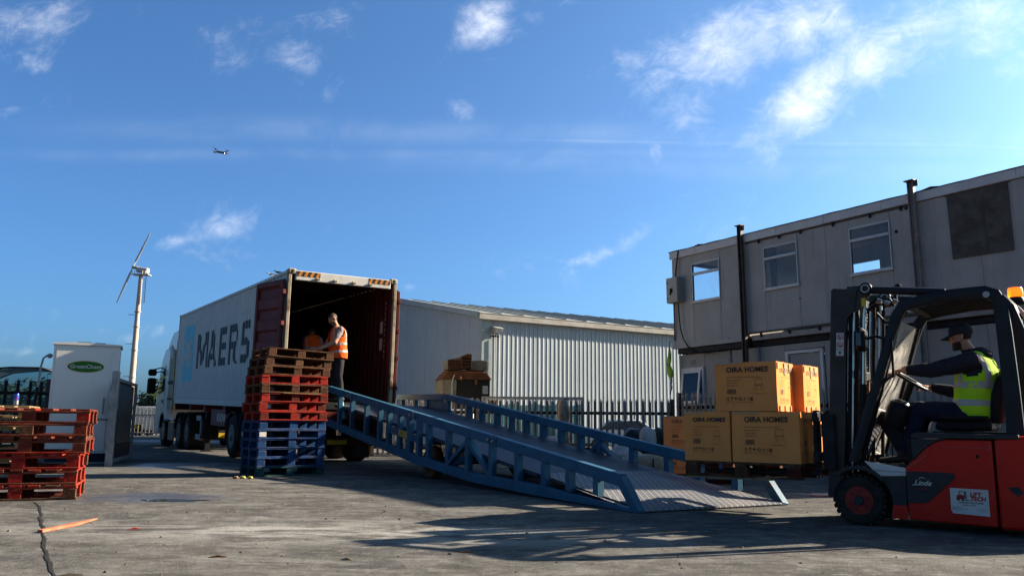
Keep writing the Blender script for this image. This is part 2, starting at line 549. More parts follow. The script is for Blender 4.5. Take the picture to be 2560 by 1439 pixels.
M['navy'] = mat('dark navy plinth', (0.012, 0.018, 0.04), None, 5, .5)
M['panel_dark'] = mat('dark scuffed sheet', (0.075, 0.08, 0.092), (0.05, 0.052, 0.06), 3, 0.4, 0.2, streak=.4, k=0.8)
M['turbine'] = mat('turbine off white', (0.5, 0.42, 0.36), (0.44, 0.37, 0.31), 1, 0.5, k=0.5)
M['turbine_blade'] = mat('turbine blade grey', (0.5, 0.52, 0.54), None, 1, .45, k=0.55)
M['bark'] = mat('bark', (0.06, 0.05, 0.04), None, 8, .9, bump=.3)
M['leaf'] = mat('leaf green', (0.05, 0.085, 0.025), (0.025, 0.045, 0.014), 3, 0.6, rnd=.3, k=0.6)
M['wood_raw'] = mat('raw pallet wood', (0.36, 0.26, 0.14), (0.24, 0.17, 0.09), 7, .85, bump=.2, rnd=.25, spot=(0.12, .09, .06), stretch=(1, 1, 1), spec=0.05, k=0.4)
M['wood_brown'] = mat('dark brown pallet wood', (0.135, 0.065, 0.038), (0.08, 0.038, 0.024), 7, .8, bump=.2, rnd=.4, spot=(0.25, 0.17, 0.1), sthr=(.66, .74), edge=(.42,.28,.17), er=.006, k=0.42, spec=0.05)
M['wood_red'] = mat('red painted pallet wood', (0.40, 0.03, 0.02), (0.26, 0.02, 0.015), 6, .7, bump=.2, rnd=.3, spot=(0.2, 0.075, 0.045), sthr=(.64, .74), edge=(.42,.28,.17), er=.006, k=0.4, spec=0.05)
M['wood_maroon'] = mat('faded maroon pallet wood', (0.21, 0.04, 0.026), (0.12, 0.026, 0.018), 6, .75, bump=.2, rnd=.4, spot=(0.2, 0.12, 0.075), sthr=(.64, .74), edge=(.42,.28,.17), er=.006, k=0.36, spec=0.05)
M['wood_blue'] = mat('blue painted pallet wood', (0.016, 0.07, 0.22), (0.012, 0.045, 0.14), 6, .65, bump=.2, rnd=.3, spot=(0.05, 0.06, 0.08), sthr=(.66, .76), edge=(.42,.28,.17), er=.006, k=0.45, spec=0.04)
M['wood_teal'] = mat('dull teal pallet wood', (0.03, 0.10, 0.12), (0.02, 0.07, 0.085), 6, .7, bump=.2, rnd=.3, k=0.4, spec=0.05)
M['skin'] = mat('skin', (0.44, 0.235, 0.16), (0.37, 0.185, 0.125), 14, 0.55, k=0.55)
M['hair'] = mat('dark hair', (0.03, 0.022, 0.017), None, 30, .7, bump=.3)
M['hair_grey'] = mat('short greying hair', (0.10, 0.078, 0.06), (0.05, 0.038, 0.03), 40, .7, bump=.3)
M['tee'] = mat('grey t-shirt', (0.27, 0.25, 0.26), (0.21, 0.2, 0.21), 12, .9, bump=.2, spec=0.05)
M['trousers'] = mat('black work trousers', (0.022, 0.022, 0.025), (0.035, 0.034, 0.036), 8, .85, bump=.3, spec=0.05)
M['navy_cloth'] = mat('dark navy hoodie', (0.017, 0.018, 0.026), (0.026, 0.027, 0.036), 9, .9, bump=.3, spec=0.05, k=0.7)
M['blue_cloth'] = mat('navy trousers', (0.013, 0.016, 0.034), (0.02, 0.024, 0.045), 9, .85, bump=.3, spec=0.05)
M['boot'] = mat('boot leather', (0.06, 0.04, 0.025), (0.04, 0.028, 0.018), 9, .6)
M['hv_orange'] = mat('high visibility orange', (0.85, 0.13, 0.02), (0.75, 0.10, 0.015), 9, .75, bump=.2, spec=0.05, k=0.55)
M['hv_lime'] = mat('high visibility lime', (0.50, 0.85, 0.03), (0.42, 0.74, 0.025), 9, .75, bump=.25, spec=0.05, k=0.5)
M['reflective'] = mat('reflective tape', (0.42, 0.40, 0.38), (0.36, 0.34, 0.32), 12, .4, .1, k=0.55)
M['vinyl'] = mat('black seat vinyl', (0.016, 0.016, 0.017), None, 12, .45, bump=.1, spec=0.07)
M['bag_white'] = mat('dirty white plastic sack', (0.5, 0.5, 0.5), (0.34, 0.33, 0.33), 5, .45, bump=.4, spot=(.18, .15, .13), sthr=(.6, .75), k=0.5)
M['bag_red'] = mat('printed red and white sack', (0.5, 0.45, 0.46), (0.45, 0.08, 0.09), 3, .5, bump=.4, k=0.55)
M['bag_black'] = mat('black plastic sack', (0.02, 0.02, 0.022), None, 6, .35, bump=.4)
M['bag_green'] = mat('olive wrapped bale', (0.045, 0.06, 0.03), (0.03, 0.04, 0.022), 4, .7, bump=.3)
M['bag_cream'] = mat('cream wrapped bale', (0.46, 0.40, 0.3), (0.3, 0.25, 0.19), 4, .6, bump=.4, k=0.5)
M['bag_yellow'] = mat('yellow sack', (0.5, 0.46, 0.08), None, 4, .5, bump=.3)
M['bag_brown'] = mat('brown shrink wrap roll', (0.2, 0.13, 0.085), (0.33, 0.27, 0.21), 7, .35, bump=.6, bscale=9, k=0.6)
M['can_blue'] = mat('can blue', (0.03, 0.06, 0.35), None, 8, .3, .5, k=.85)
M['sign_red'] = mat('sign red', (0.5, 0.02, 0.03), None, 6, .4)
M['amber_glass'] = None


def simple(name, col_, rough=.5, metal=0, trans=0, ior=1.45, alpha=1.0, emit=None):
    m_, q, b = new_mat(name)
    nz = q.noise(q.n('ShaderNodeTexCoord').outputs['Object'], 5.0, 4)
    q.put(b.inputs['Base Color'], q.mix(q.m('MULTIPLY', nz, .25), col_, tuple(x * .7 for x in col_)))
    b.inputs['Roughness'].default_value = rough
    b.inputs['Metallic'].default_value = metal
    b.inputs['Transmission Weight'].default_value = trans
    b.inputs['IOR'].default_value = ior
    b.inputs['Alpha'].default_value = alpha
    if emit:
        b.inputs['Emission Color'].default_value = (*emit[:3], 1)
        b.inputs['Emission Strength'].default_value = emit[3]
    return m_


M['amber_glass'] = simple('amber beacon lens', (0.9, 0.22, 0.01), .18, 0, .55, 1.3, 1, (1.0, 0.22, 0.01, .25))


def glass_mat(name, tint, dirt, dirt_col, haze=.12):
    """thin window pane: clear tint with a patchy film of dirt"""
    m_ = bpy.data.materials.new(name)
    m_.use_nodes = True
    t = m_.node_tree
    t.nodes.clear()
    q = NG(t)
    nz = q.noise(q.n('ShaderNodeTexCoord').outputs['Object'], 3.0, 6, .6)
    tr = q.n('ShaderNodeBsdfTransparent')
    tr.inputs[0].default_value = (*tint, 1)
    gl = q.n('ShaderNodeBsdfGlossy')
    gl.inputs['Roughness'].default_value = .03
    df = q.n('ShaderNodeBsdfDiffuse')
    df.inputs[0].default_value = (*dirt_col, 1)
    fr = q.n('ShaderNodeFresnel')
    fr.inputs[0].default_value = 1.5
    m1 = q.n('ShaderNodeMixShader')
    q.put(m1.inputs[0], fr.outputs[0])
    t.links.new(tr.outputs[0], m1.inputs[1])
    t.links.new(gl.outputs[0], m1.inputs[2])
    m2 = q.n('ShaderNodeMixShader')
    q.put(m2.inputs[0], q.m('ADD', q.m('MULTIPLY', q.ss(nz, .4, .75), dirt), haze * .5))
    t.links.new(m1.outputs[0], m2.inputs[1])
    t.links.new(df.outputs[0], m2.inputs[2])
    o = q.n('ShaderNodeOutputMaterial')
    t.links.new(m2.outputs[0], o.inputs[0])
    return m_


M['glass'] = glass_mat('window glass', (.72, .80, .84), .12, (.3, .33, .35), .08)
M['glass_dark'] = glass_mat('cab glass', (.35, .4, .42), .1, (.1, .1, .1))
M['glass_dusty'] = glass_mat('dusty windscreen', (.8, .8, .78), .75, (.42, .39, .34), .35)
M['glass_sky'] = glass_mat('glass tinted by sky reflection', (.16, .27, .42), .05, (.1, .16, .25), .1)  # sky reflection put into the pane as a blue tint
M['glass_green'] = glass_mat('greenish glass', (.35, .52, .55), .15, (.2, .28, .28), .2)

# ------------------------------------------------------------------ flat lettering
_txt = {}


def text_mesh(body, size=1.0, bold=0.0, shear=0.0, align='LEFT', space=1.0):
    key = (body, size, bold, shear, align, space)
    if key in _txt:
        return _txt[key]
    cu = bpy.data.curves.new('txt', 'FONT')
    cu.body = body
    cu.size = size
    cu.offset = bold
    cu.shear = shear
    cu.align_x = align
    cu.space_character = space
    cu.resolution_u = 3
    cu.extrude = 0.0
    o = bpy.data.objects.new('txt', cu)
    COL.objects.link(o)
    dg = bpy.context.evaluated_depsgraph_get()
    me = bpy.data.meshes.new_from_object(o.evaluated_get(dg))
    COL.objects.unlink(o)
    bpy.data.objects.remove(o)
    _txt[key] = me
    return me


def face_matrix(origin, right, up):
    r, u_ = Vector(right).normalized(), Vector(up).normalized()
    n = r.cross(u_)
    m_ = Matrix((r, u_, n)).transposed().to_4x4()
    m_.translation = Vector(origin)
    return m_


def lettering(name, body, size, mtl, parent, origin, right, up, bold=0.0, shear=0.0, align='LEFT', space=1.0):
    me = text_mesh(body, size, bold, shear, align, space).copy()
    me.name = name
    me.materials.clear()
    me.materials.append(mtl)
    return link(name, me, parent, 0, face_matrix(origin, right, up))


def flat(name, polys, mtl, parent, origin, right, up):
    """flat print: list of 2D polygons"""
    b = MB()
    for p in polys:
        b.add([(x, y, 0) for x, y in p], [list(range(len(p)))])
    me = bpy.data.meshes.new(name)
    me.from_pydata([tuple(q) for q in b.v], [], b.f)
    me.materials.append(mtl)
    return link(name, me, parent, 0, face_matrix(origin, right, up))


def ring(cx, cy, r0, r1, n=20):
    out_ = []
    for i in range(n):
        a, b = 2 * math.pi * i / n, 2 * math.pi * (i + 1) / n
        out_.append([(cx + r0 * math.cos(a), cy + r0 * math.sin(a)), (cx + r1 * math.cos(a), cy + r1 * math.sin(a)),
                     (cx + r1 * math.cos(b), cy + r1 * math.sin(b)), (cx + r0 * math.cos(b), cy + r0 * math.sin(b))])
    return out_


def disc(cx, cy, rx, ry=None, n=28):
    ry = ry or rx
    return [(cx + rx * math.cos(2 * math.pi * i / n), cy + ry * math.sin(2 * math.pi * i / n)) for i in range(n)]


def rect(x0, y0, x1, y1):
    return [(x0, y0), (x1, y0), (x1, y1), (x0, y1)]


def lumpy(name, mtl, parent, loc, size, amp=.2, freq=2.0, seed=0, sub=3, flatz=0.0):
    """a crumpled, sagging lump (sack, bale, roll) sitting on z=0"""
    bm = bmesh.new()
    bmesh.ops.create_icosphere(bm, subdivisions=sub, radius=1.0)
    for q in bm.verts:
        p = q.co.copy()
        e = 0.62
        p = Vector([math.copysign(abs(x) ** e, x) for x in p]).normalized() * (p.length * (1 + 0.18 * (abs(p.x * p.y) + abs(p.y * p.z) + abs(p.x * p.z))))
        n1 = noise.noise(p * freq + Vector((seed * 7.3, seed * 3.1, 0)))
        n2 = noise.noise(p * freq * 3 + Vector((0, seed * 5.7, seed)))
        p *= 1 + amp * n1 + amp * .45 * n2
        z = max(p.z, -0.82 + flatz)
        q.co = Vector((p.x * size[0] / 2, p.y * size[1] / 2, (z + 0.82) * size[2] / 1.82))
    b = MB()
    b.bm(bm)
    o = b.build(name, mtl, parent, 60)
    o.location = loc
    return o


# ================================================================== SETTING
def ground_material():
    m_, q, b = new_mat('yard concrete and tarmac')
    ob = q.n('ShaderNodeTexCoord').outputs['Object']
    x, y, z = q.sep(ob)
    n1 = q.noise(ob, 0.35, 6, 0.62, 0.5)
    n2 = q.noise(ob, 2.2, 8, 0.68)
    n3 = q.noise(ob, 18.0, 8, 0.75)
    n4 = q.noise(ob, 75.0, 5, 0.75)
    n5 = q.noise(ob, 5.5, 10, 0.82)
    drag = q.noise(q.comb(q.m('MULTIPLY', x, 0.7), q.m('MULTIPLY', y, 2.4), 0.0), 1.0, 10, 0.72, 1.0)
    drag2 = q.noise(q.comb(q.m('ADD', q.m('MULTIPLY', x, 2.1), q.m('MULTIPLY', y, 1.2)), q.m('SUBTRACT', q.m('MULTIPLY', y, .35), q.m('MULTIPLY', x, .5)), 5.0), 1.1, 10, 0.72, 0.9)
    c = q.mix(q.ss(n2, .38, .62), (0.0616, 0.0569, 0.0496), (0.0994, 0.0922, 0.0807))
    c = q.mix(q.m('MULTIPLY', q.ss(n1, .5, .62), .6), c, (0.0406, 0.0389, 0.0370))
    c = q.mix(q.m('MULTIPLY', q.ss(drag, .52, .66), .8), c, (0.1505, 0.1404, 0.1221))
    c = q.mix(q.m('MULTIPLY', q.ss(drag, .48, .36), .7), c, (0.0434, 0.0403, 0.0370))
    c = q.mix(q.m('MULTIPLY', q.ss(drag2, .54, .68), .65), c, (0.0350, 0.0331, 0.0311))
    c = q.mix(q.m('MULTIPLY', q.ss(n5, .52, .60), .55), c, (0.165, 0.153, 0.134))
    c = q.mix(q.m('MULTIPLY', q.ss(n5, .47, .38), .6), c, (0.036, 0.034, 0.031))
    # chalky powder trodden out in front of the ramp
    dx_, dy_ = q.m('ADD', x, 1.35), q.m('SUBTRACT', y, 6.95)
    along = q.m('ADD', dx_, q.m('MULTIPLY', dy_, .35))
    e = q.m('ADD', q.m('POWER', q.m('ABSOLUTE', q.m('MULTIPLY', along, .5)), 2.0), q.m('POWER', q.m('ABSOLUTE', q.m('MULTIPLY', dy_, 1.7)), 2.0))
    powd = q.m('MULTIPLY', q.m('EXPONENT', q.m('MULTIPLY', e, -1.0)), q.ss(q.m('ADD', drag, q.m('MULTIPLY', n2, .5)), .62, .84))
    c = q.mix(q.m('MULTIPLY', powd, .95), c, (0.2520, 0.2376, 0.2109))
    # damp patch
    wx, wy = q.m('ADD', x, 4.1), q.m('SUBTRACT', y, 9.75)
    we = q.m('ADD', q.m('POWER', q.m('ABSOLUTE', q.m('MULTIPLY', wx, .75)), 2.0), q.m('POWER', q.m('ABSOLUTE', q.m('MULTIPLY', wy, 1.0)), 2.0))
    w2x, w2y = q.m('ADD', x, 6.6), q.m('SUBTRACT', y, 16.6)
    we2 = q.m('ADD', q.m('POWER', q.m('ABSOLUTE', q.m('MULTIPLY', w2x, .5)), 2.0), q.m('POWER', q.m('ABSOLUTE', q.m('MULTIPLY', w2y, .45)), 2.0))
    wet = q.m('MAXIMUM', q.m('EXPONENT', q.m('MULTIPLY', we, -1.0)), q.m('EXPONENT', q.m('MULTIPLY', we2, -1.0)))
    wet = q.ss(q.m('ADD', wet, q.m('MULTIPLY', q.m('SUBTRACT', n2, .5), 1.3)), .45, .95)
    c = q.mix(q.m('MULTIPLY', wet, .7), c, (0.0315, 0.0302, 0.0311))
    c = q.mix(q.m('MULTIPLY', q.ss(n3, .56, .7), .7), c, (0.1540, 0.1440, 0.1258))
    c = q.mix(q.m('MULTIPLY', q.ss(n4, .53, .66), .75), c, (0.0210, 0.0194, 0.0185))
    q.put(b.inputs['Base Color'], c)
    q.put(b.inputs['Roughness'], q.m('SUBTRACT', .93, q.m('MULTIPLY', wet, .62)))
    q.put(b.inputs['Specular IOR Level'], q.m('ADD', .04, q.m('MULTIPLY', wet, .35)))
    bn = q.n('ShaderNodeBump')
    bn.inputs['Strength'].default_value = .7
    bn.inputs['Distance'].default_value = .016
    q.put(bn.inputs['Height'], q.m('ADD', q.m('ADD', n3, q.m('MULTIPLY', n4, .6)), q.m('ADD', q.m('MULTIPLY', n2, .8), n5)))
    q.put(b.inputs['Normal'], bn.outputs[0])
    return m_


GM = ground_material()
b = MB()
b.add([(-900, -60, 0), (900, -60, 0), (900, 1800, 0), (-900, 1800, 0)], [(0, 1, 2, 3)])
tag(b.build('ground', GM), kind='structure')
M['road'] = mat('blue grey road', (0.05, 0.055, 0.07), (0.04, 0.044, 0.055), 1.5, .45)  # dark strip in two mottled blue greys
M['kerb'] = mat('pale kerb concrete', (0.32, 0.29, 0.25), (0.25, 0.23, 0.2), 4, .8)
M['bare_ground'] = mat('pale worn tarmac', (0.27, 0.24, 0.205), (0.22, 0.2, 0.17), 1.2, .9)
b = MB()
b.add([(-60, 33.5, .004), (-6, 33.5, .004), (-6, 38.2, .004), (-60, 38.2, .004)], [(0, 1, 2, 3)])
tag(b.build('road', M['road']), kind='structure')
b = MB()
b.box(-60, -6, 38.4, 39.2, 0, .11, .02)
tag(b.build('kerb', M['kerb']), kind='structure')
# old joint in the slab, edge slightly broken up
pts = [(-5.06, 9.06), (-4.75, 8.6), (-4.4, 8.02), (-4.15, 7.55), (-3.95, 7.22), (-3.78, 6.93), (-3.5, 6.44), (-3.23, 5.95), (-2.95, 5.5), (-2.6, 4.92), (-2.2, 4.2), (-1.6, 3.1)]
vs_, fs = [], []
k = 0
for i in range(len(pts) - 1):
    for s_ in range(14):
        t = s_ / 14
        x = pts[i][0] * (1 - t) + pts[i + 1][0] * t
        y = pts[i][1] * (1 - t) + pts[i + 1][1] * t
        w = .004 + .008 * abs(noise.noise(Vector((x * 5, y * 5, 0)))) + .009 * random.random()
        o_ = .02 * noise.noise(Vector((x * 3, y * 3, 4)))
        vs_ += [(x - w + o_, y - w * .5, .004), (x + w + o_, y + w * .5, .004)]
n = len(vs_) // 2
fs = [(2 * i, 2 * i + 1, 2 * i + 3, 2 * i + 2) for i in range(n - 1)]
b = MB()
b.add(vs_, fs)
tag(b.build('pavement_joint', mat('dark joint dirt', (0.02, 0.018, 0.016), None, 20, .95)), kind='structure')
# puddle
b = MB()
ring_ = []
for i in range(48):
    a = 2 * math.pi * i / 48
    r_ = 1 + .35 * noise.noise(Vector((math.cos(a) * 1.6, math.sin(a) * 1.6, 2)))
    ring_.append((-3.72 + .34 * r_ * math.cos(a), 9.42 + .13 * r_ * math.sin(a), .004))
b.add(ring_, [list(range(48))])
pm, q, pb = new_mat('puddle water')
q.put(pb.inputs['Base Color'], q.mix(q.noise(None, 4.0), (0.02, 0.02, 0.02), (0.03, 0.03, 0.028)))
pb.inputs['Roughness'].default_value = .03
tag(b.build('puddle', pm), kind='structure')

# ------------------------------------------------------------------ two-storey cabin on the right
CAB = (Matrix.Translation((4.376, 22.0, 0)) @ Matrix.Rotation(R(-55.8), 4, 'Z') @ Matrix.Rotation(R(-.78), 4, 'Y'))
cab = thing('site_cabin', 'two-storey grey site cabin with white fascia and a row of windows behind the forklift', 'building', mat=CAB)
XL, DEP = 10.9, 2.9
wins = [(.73, 1.68), (3.06, 4.02), (5.37, 6.32)]
WZ0, WZ1, WZM = 4.05, 5.08, 4.79


def panel(x0, x1, z0, z1, mtl, y0=0.0, y1=.05, parent=None, name='wall_panel'):
    b = MB()
    b.box(x0 + .003, x1 - .003, y0, y1, z0, z1, .003)
    return b.build(name, mtl, parent or cab)


# upper wall: panels butt with shadow gaps, cut round the windows
edges = [0, .73, 1.68, 2.37]
for (xa, xb, zb) in ((0, .73, 2.88), (1.68, 2.445, 2.88), (2.45, 3.06, 3.04), (4.02, 4.76, 3.04), (4.76, 5.37, 3.04), (6.32, 6.88, 3.04),
                     (6.88, 8.1, 3.04), (8.1, 9.32, 3.04), (9.32, XL, 3.04)):
    panel(xa, xb, zb, 5.31, M['cabin'])
for (xa, xb) in wins:
    zb = 2.88 if xa < 2 else 3.04
    panel(xa, xb, zb, WZ0, M['cabin'])
    panel(xa, xb, WZ1, 5.31, M['cabin'])
M['room'] = mat('room lining', (0.34, 0.34, 0.33), None, 2, .8)
b = MB()
b.box(.06, XL - .06, .06, DEP - .06, 2.95, 3.0)
b.build('floor_deck', M['room'], cab)
b = MB()
b.box(0, XL, .06, DEP, 5.30, 5.36)
b.build('ceiling', M['room'], cab)
b = MB()   # back wall with one opening
for (xa, xb, za, zb) in ((0, 2.85, 3.0, 5.3), (4.3, XL, 3.0, 5.3), (2.85, 4.3, 3.0, 3.95), (2.85, 4.3, 4.93, 5.3)):
    b.box(xa, xb, DEP - .06, DEP, za, zb)
b.build('back_wall', M['cabin'], cab)
b = MB()   # end wall with a wide opening
for (ya, yb, za, zb) in ((.05, .5, 2.88, 5.3), (2.2, DEP, 2.88, 5.3), (.5, 2.2, 2.88, 4.12), (.5, 2.2, 5.22, 5.3)):
    b.box(0, .06, ya, yb, za, zb)
b.build('end_wall', M['cabin'], cab)
b = MB()
b.box(2.42, 2.48, .06, DEP - .06, 3.0, 5.3)
b.build('partition', M['room'], cab)
b = MB()
b.box(6.85, 6.9, .06, DEP - .06, 3.0, 5.3)
b.build('partition', M['room'], cab)
b = MB()
b.box(3.0, 3.16, .3, .34, 3.9, 5.2)
b.build('curtain', mat('maroon curtain', (0.14, 0.03, 0.035), None, 5, .9), cab)
for (xa, xb) in wins:
    w = MB()
    f = .035
    w.box(xa, xb, -.03, .04, WZ0, WZ0 + f)
    w.box(xa, xb, -.03, .04, WZ1 - f, WZ1)
    w.box(xa, xa + f * .7, -.03, .04, WZ0 + f, WZ1 - f)
    w.box(xb - f * .7, xb, -.03, .04, WZ0 + f, WZ1 - f)
    wo_ = w.build('window', M['win_frame'], cab)
    t = MB()
    t.box(xa + .03, xb - .03, -.045, .03, WZM - .03, WZM + .03)
    t.build('transom', M['win_frame'], wo_)
    s_ = MB()
    s_.box(xa - .03, xb + .03, -.06, -.001, WZ0 - .035, WZ0 - .001)
    s_.build('sill', M['fascia'], wo_)
    for (za, zb) in ((WZ0 + f, WZM - .03), (WZM + .03, WZ1 - f)):
        p = MB()
        p.add([(xa + .03, 0, za), (xb - .03, 0, za), (xb - .03, 0, zb), (xa + .03, 0, zb)], [(0, 1, 2, 3)])
        p.build('pane', M['glass'], wo_)
# fascia in lengths, felt edge over it, dark gap below
x = -.04
for ln in (.92, 1.43, 1.16, 1.3, 1.42, .78, 1.9, 1.99):
    b = MB()
    b.box(x, min(x + ln, XL) - .006, -.05, -.001, 5.315 + random.uniform(-.006, .006), 5.505, .003)
    b.build('fascia_board', M['fascia'], cab)
    x += ln
b = MB()
seg = 60
vs_ = []
for i in range(seg + 1):
    xx = -.06 + (XL + .1) * i / seg
    h_ = 5.522 + .012 * noise.noise(Vector((xx * 2.3, 0, 0))) + (.03 if .9 < xx < 1.05 or 7.1 < xx < 7.4 else 0)
    vs_ += [(xx, -.065, 5.507), (xx, -.065, h_), (xx, DEP + .05, h_ + .02), (xx, DEP + .05, 5.507)]
fs = []
for i in range(seg):
    for j in range(4):
        fs.append((4 * i + j, 4 * i + (j + 1) % 4, 4 * i + 4 + (j + 1) % 4, 4 * i + 4 + j))
fs += [(0, 1, 2, 3), (4 * seg + 3, 4 * seg + 2, 4 * seg + 1, 4 * seg)]
b.add(vs_, fs)
b.build('roof_felt', M['felt'], cab)
b = MB()
b.box(2.53, 6.8, -.012, -.002, 5.265, 5.312)
b.build('eaves_strip', M['brown_steel'], cab)
for xx in (2.95, 3.55, 4.15, 5.0, 5.9, 6.6):
    b = MB()
    b.box(xx - .025, xx + .025, -.05, -.013, 5.21, 5.30, .006)
    b.build('bracket', M['dark_steel'], cab)
# bottom rails of the upper units
b = MB()
b.box(-.02, 2.36, -.03, -.001, 2.88, 2.99, .006)
b.build('base_rail', M['cabin'], cab)
b = MB()
b.box(2.53, XL, -.045, -.001, 3.03, 3.075, .006)
b.build('base_rail', M['plywood'], cab)
b = MB()
b.box(2.6, XL, -.02, .12, 2.87, 3.0, .008)
b.build('floor_beam', M['grey_post'], cab)
for xx in (2.9, 3.7, 4.5, 5.6, 6.4):
    b = MB()
    b.box(xx - .035, xx + .035, -.05, -.022, 2.94, 3.028, .006)
    b.build('bracket', M['dark_steel'], cab)
b = MB()
b.box(.1, 2.4, .02, DEP, 2.74, 2.86)
b.box(2.5, XL, .14, DEP, 2.74, 2.86)
b.build('floor_joists', M['dark_steel'], cab)
# ground floor, set back
for (xa, xb) in ((0.0, .12), (.9, 1.75), (1.75, 2.6), (2.6, 3.4), (4.46, 5.6), (5.6, 6.8), (6.8, 8.0), (8.0, 9.2), (9.2, XL)):
    panel(xa, xb, 0, 2.72, M['cabin_low'], .16, .2)
panel(.12, .9, 0, 1.36, M['cabin_low'], .16, .2)
panel(.12, .9, 2.36, 2.72, M['cabin_low'], .16, .2)
panel(3.4, 4.46, 2.58, 2.72, M['cabin_low'], .16, .2)
b = MB()
b.box(0, .05, .21, DEP, 0, 2.72)
b.box(XL - .05, XL, .21, DEP, 0, 2.72)
b.box(.06, XL - .06, DEP - .05, DEP, 0, 2.72)
b.build('rear_wall', M['cabin_low'], cab)
b = MB()
b.box(3.43, 3.50, .12, .19, 0, 2.56)
b.box(4.36, 4.43, .12, .19, 0, 2.56)
b.box(3.51, 4.35, .12, .19, 2.49, 2.56)
b.build('door_frame', M['fascia'], cab)
b = MB()
b.box(3.51, 4.35, .165, .2, .02, 2.48, .004)
d_ = b.build('door', M['cabin_low'], cab)
b = MB()
b.tube([(4.22, .16, 1.02), (4.22, .11, 1.02), (4.10, .11, 1.02)], .012, 8)
b.build('handle', M['alu'], d_)
for xx in (1.72, 2.62):
    b = MB()
    b.box(xx, xx + .07, .12, .158, 0, 2.72)
    b.build('cover_strip', M['grey_post'], cab)
# opening window of the ground floor, top hung and propped open
b = MB()
for (xa, xb, za, zb) in ((.12, .9, 2.29, 2.36), (.12, .9, 1.36, 1.43), (.12, .19, 1.43, 2.29), (.83, .9, 1.43, 2.29)):
    b.box(xa, xb, .10, .2, za, zb)
gw = b.build('window', M['fascia'], cab)
T = Matrix.Translation((0, .09, 2.29)) @ Matrix.Rotation(R(-9), 4, 'X') @ Matrix.Translation((0, 0, -2.29))
b = MB()
for (xa, xb, za, zb) in ((.19, .83, 2.22, 2.285), (.19, .83, 1.42, 1.48), (.19, .25, 1.48, 2.22), (.77, .83, 1.48, 2.22)):
    b.box(xa, xb, -.02, .02, za, zb, 0, 0, T)
b.build('sash', M['win_frame'], gw)
b = MB()
b.add([T @ Vector(p) for p in ((.25, 0, 1.48), (.77, 0, 1.48), (.77, 0, 2.22), (.25, 0, 2.22))], [(0, 1, 2, 3)])
b.build('pane', M['glass_sky'], gw)
b = MB()
for i in range(4):
    b.box(.42, .6, .14, .158, 2.44 + i * .035, 2.462 + i * .035)
b.build('wall_vent', M['grey_post'], cab)
b = MB()
b.box(.14, .88, .02, .09, 1.30, 1.34)
b.build('sill', M['fascia'], gw)
# posts bolted to the face
for (xa, xb, zb, zt, mt) in ((2.40, 2.52, 0, 5.73, 'brown_steel'), (6.83, 6.96, 2.02, 5.75, 'brown_steel')):
    b = MB()
    b.box(xa, xb, -.075, -.06, zb, zt)
    b.box(xa, xa + .012, -.15, -.076, zb, zt)
    b.box(xb - .012, xb, -.15, -.076, zb, zt)
    po = b.build('steel_post', M['grey_post'] if zb else M['brown_steel'], cab)
    b = MB()
    b.box(xa - .05, xb + .03, -.18, -.0, zt + .001, zt + .02)
    b.box(xb + .001, xb + .09, -.12, -.11, zt - .13, zt)
    b.build('cap_bracket', M['brown_steel'], po)
    if zb:
        b = MB()
        b.box(xa - .09, xb + .09, -.2, .02, zb - .02, zb - .001)
        b.build('base_plate', M['brown_steel'], po)
# boarded-up window
b = MB()
vs_ = [(7.57, 4.02), (8.69, 4.0), (8.69, 5.285), (7.55, 5.275)]
b.prism(vs_, 'y', -.03, -.004)
b.build('plywood_board', M['plywood'], cab)
b = MB()
b.box(7.5, 8.74, -.02, -.003, 5.288, 5.31)
b.build('batten', M['brown_steel'], cab)
for (xx, zz, r_) in ((6.45, 4.80, .035), (4.02, 3.72, .02), (6.7, 5.24, .03), (1.88, 2.98, .03)):
    b = MB()
    b.cyl((xx, -.012, zz), (xx, .004, zz), r_, 12)
    b.build('cable_hole', M['machine_black'], cab)
for xx in (1.64, 4.76, 6.02):
    b = MB()
    b.box(xx - .006, xx + .006, -.006, -.001, 3.1 if xx > 2.4 else 2.99, 4.0 if xx in (1.64, 6.02) else 5.31)
    b.build('cover_strip', M['cabin'], cab)
b = MB()
for i in range(9):
    zz = 3.05 + i * .26
    b.cyl((7.02, -.004, zz), (7.02, -.010, zz), .008, 6)
b.build('screw_heads', M['dark_steel'], cab)

# switch box on the cabin corner
SB = thing('switch_box', 'pale grey electrical switch box fixed at the corner of the upper cabin', 'switch box', mat=CAB @ Matrix.Translation((.0, -.002, 4.09)))
b = MB()
b.box(0, .42, -.23, 0, 0, .68, .012)
b.build('housing', mat('pale grey enamel', (0.36, 0.36, 0.32), (0.32, 0.32, 0.29), 5, .45), SB)
b = MB()
b.box(.01, .41, -.25, -.232, .01, .67, .008)
dr = b.build('door', mat('pale grey enamel door', (0.40, 0.40, 0.36), (0.36, 0.36, 0.32), 5, .45), SB)
b = MB()
b.box(.16, .24, -.29, -.251, .27, .38, .012)
b.box(.16, .19, -.29, -.251, .21, .27, .008)
b.build('handle', M['black_plastic'], dr)
for zz in (.12, .54):
    b = MB()
    b.cyl((.06, -.251, zz), (.06, -.262, zz), .022, 10)
    b.build('lock', M['black_plastic'], dr)
CB = thing('power_cable', 'black cable hanging from the switch box down the cabin corner', 'cable', mat=CAB)
b = MB()
b.tube([(.3, -.1, 4.09), (.3, -.1, 3.8), (.33, -.09, 3.4), (.42, -.08, 3.1), (.55, -.08, 2.93), (.62, -.04, 2.82), (.8, -.0, 2.74), (1.1, .02, 2.70), (1.5, .02, 2.72)], .016, 6)
b.build('sheath', M['black_plastic'], CB)
b = MB()
b.tube([(.2, -.08, 4.77), (.22, -.07, 5.0), (.31, -.06, 5.5)], .024, 6)
b.tube([(.1, -.06, 4.09), (.08, -.05, 3.6), (.05, -.03, 3.1)], .02, 6)
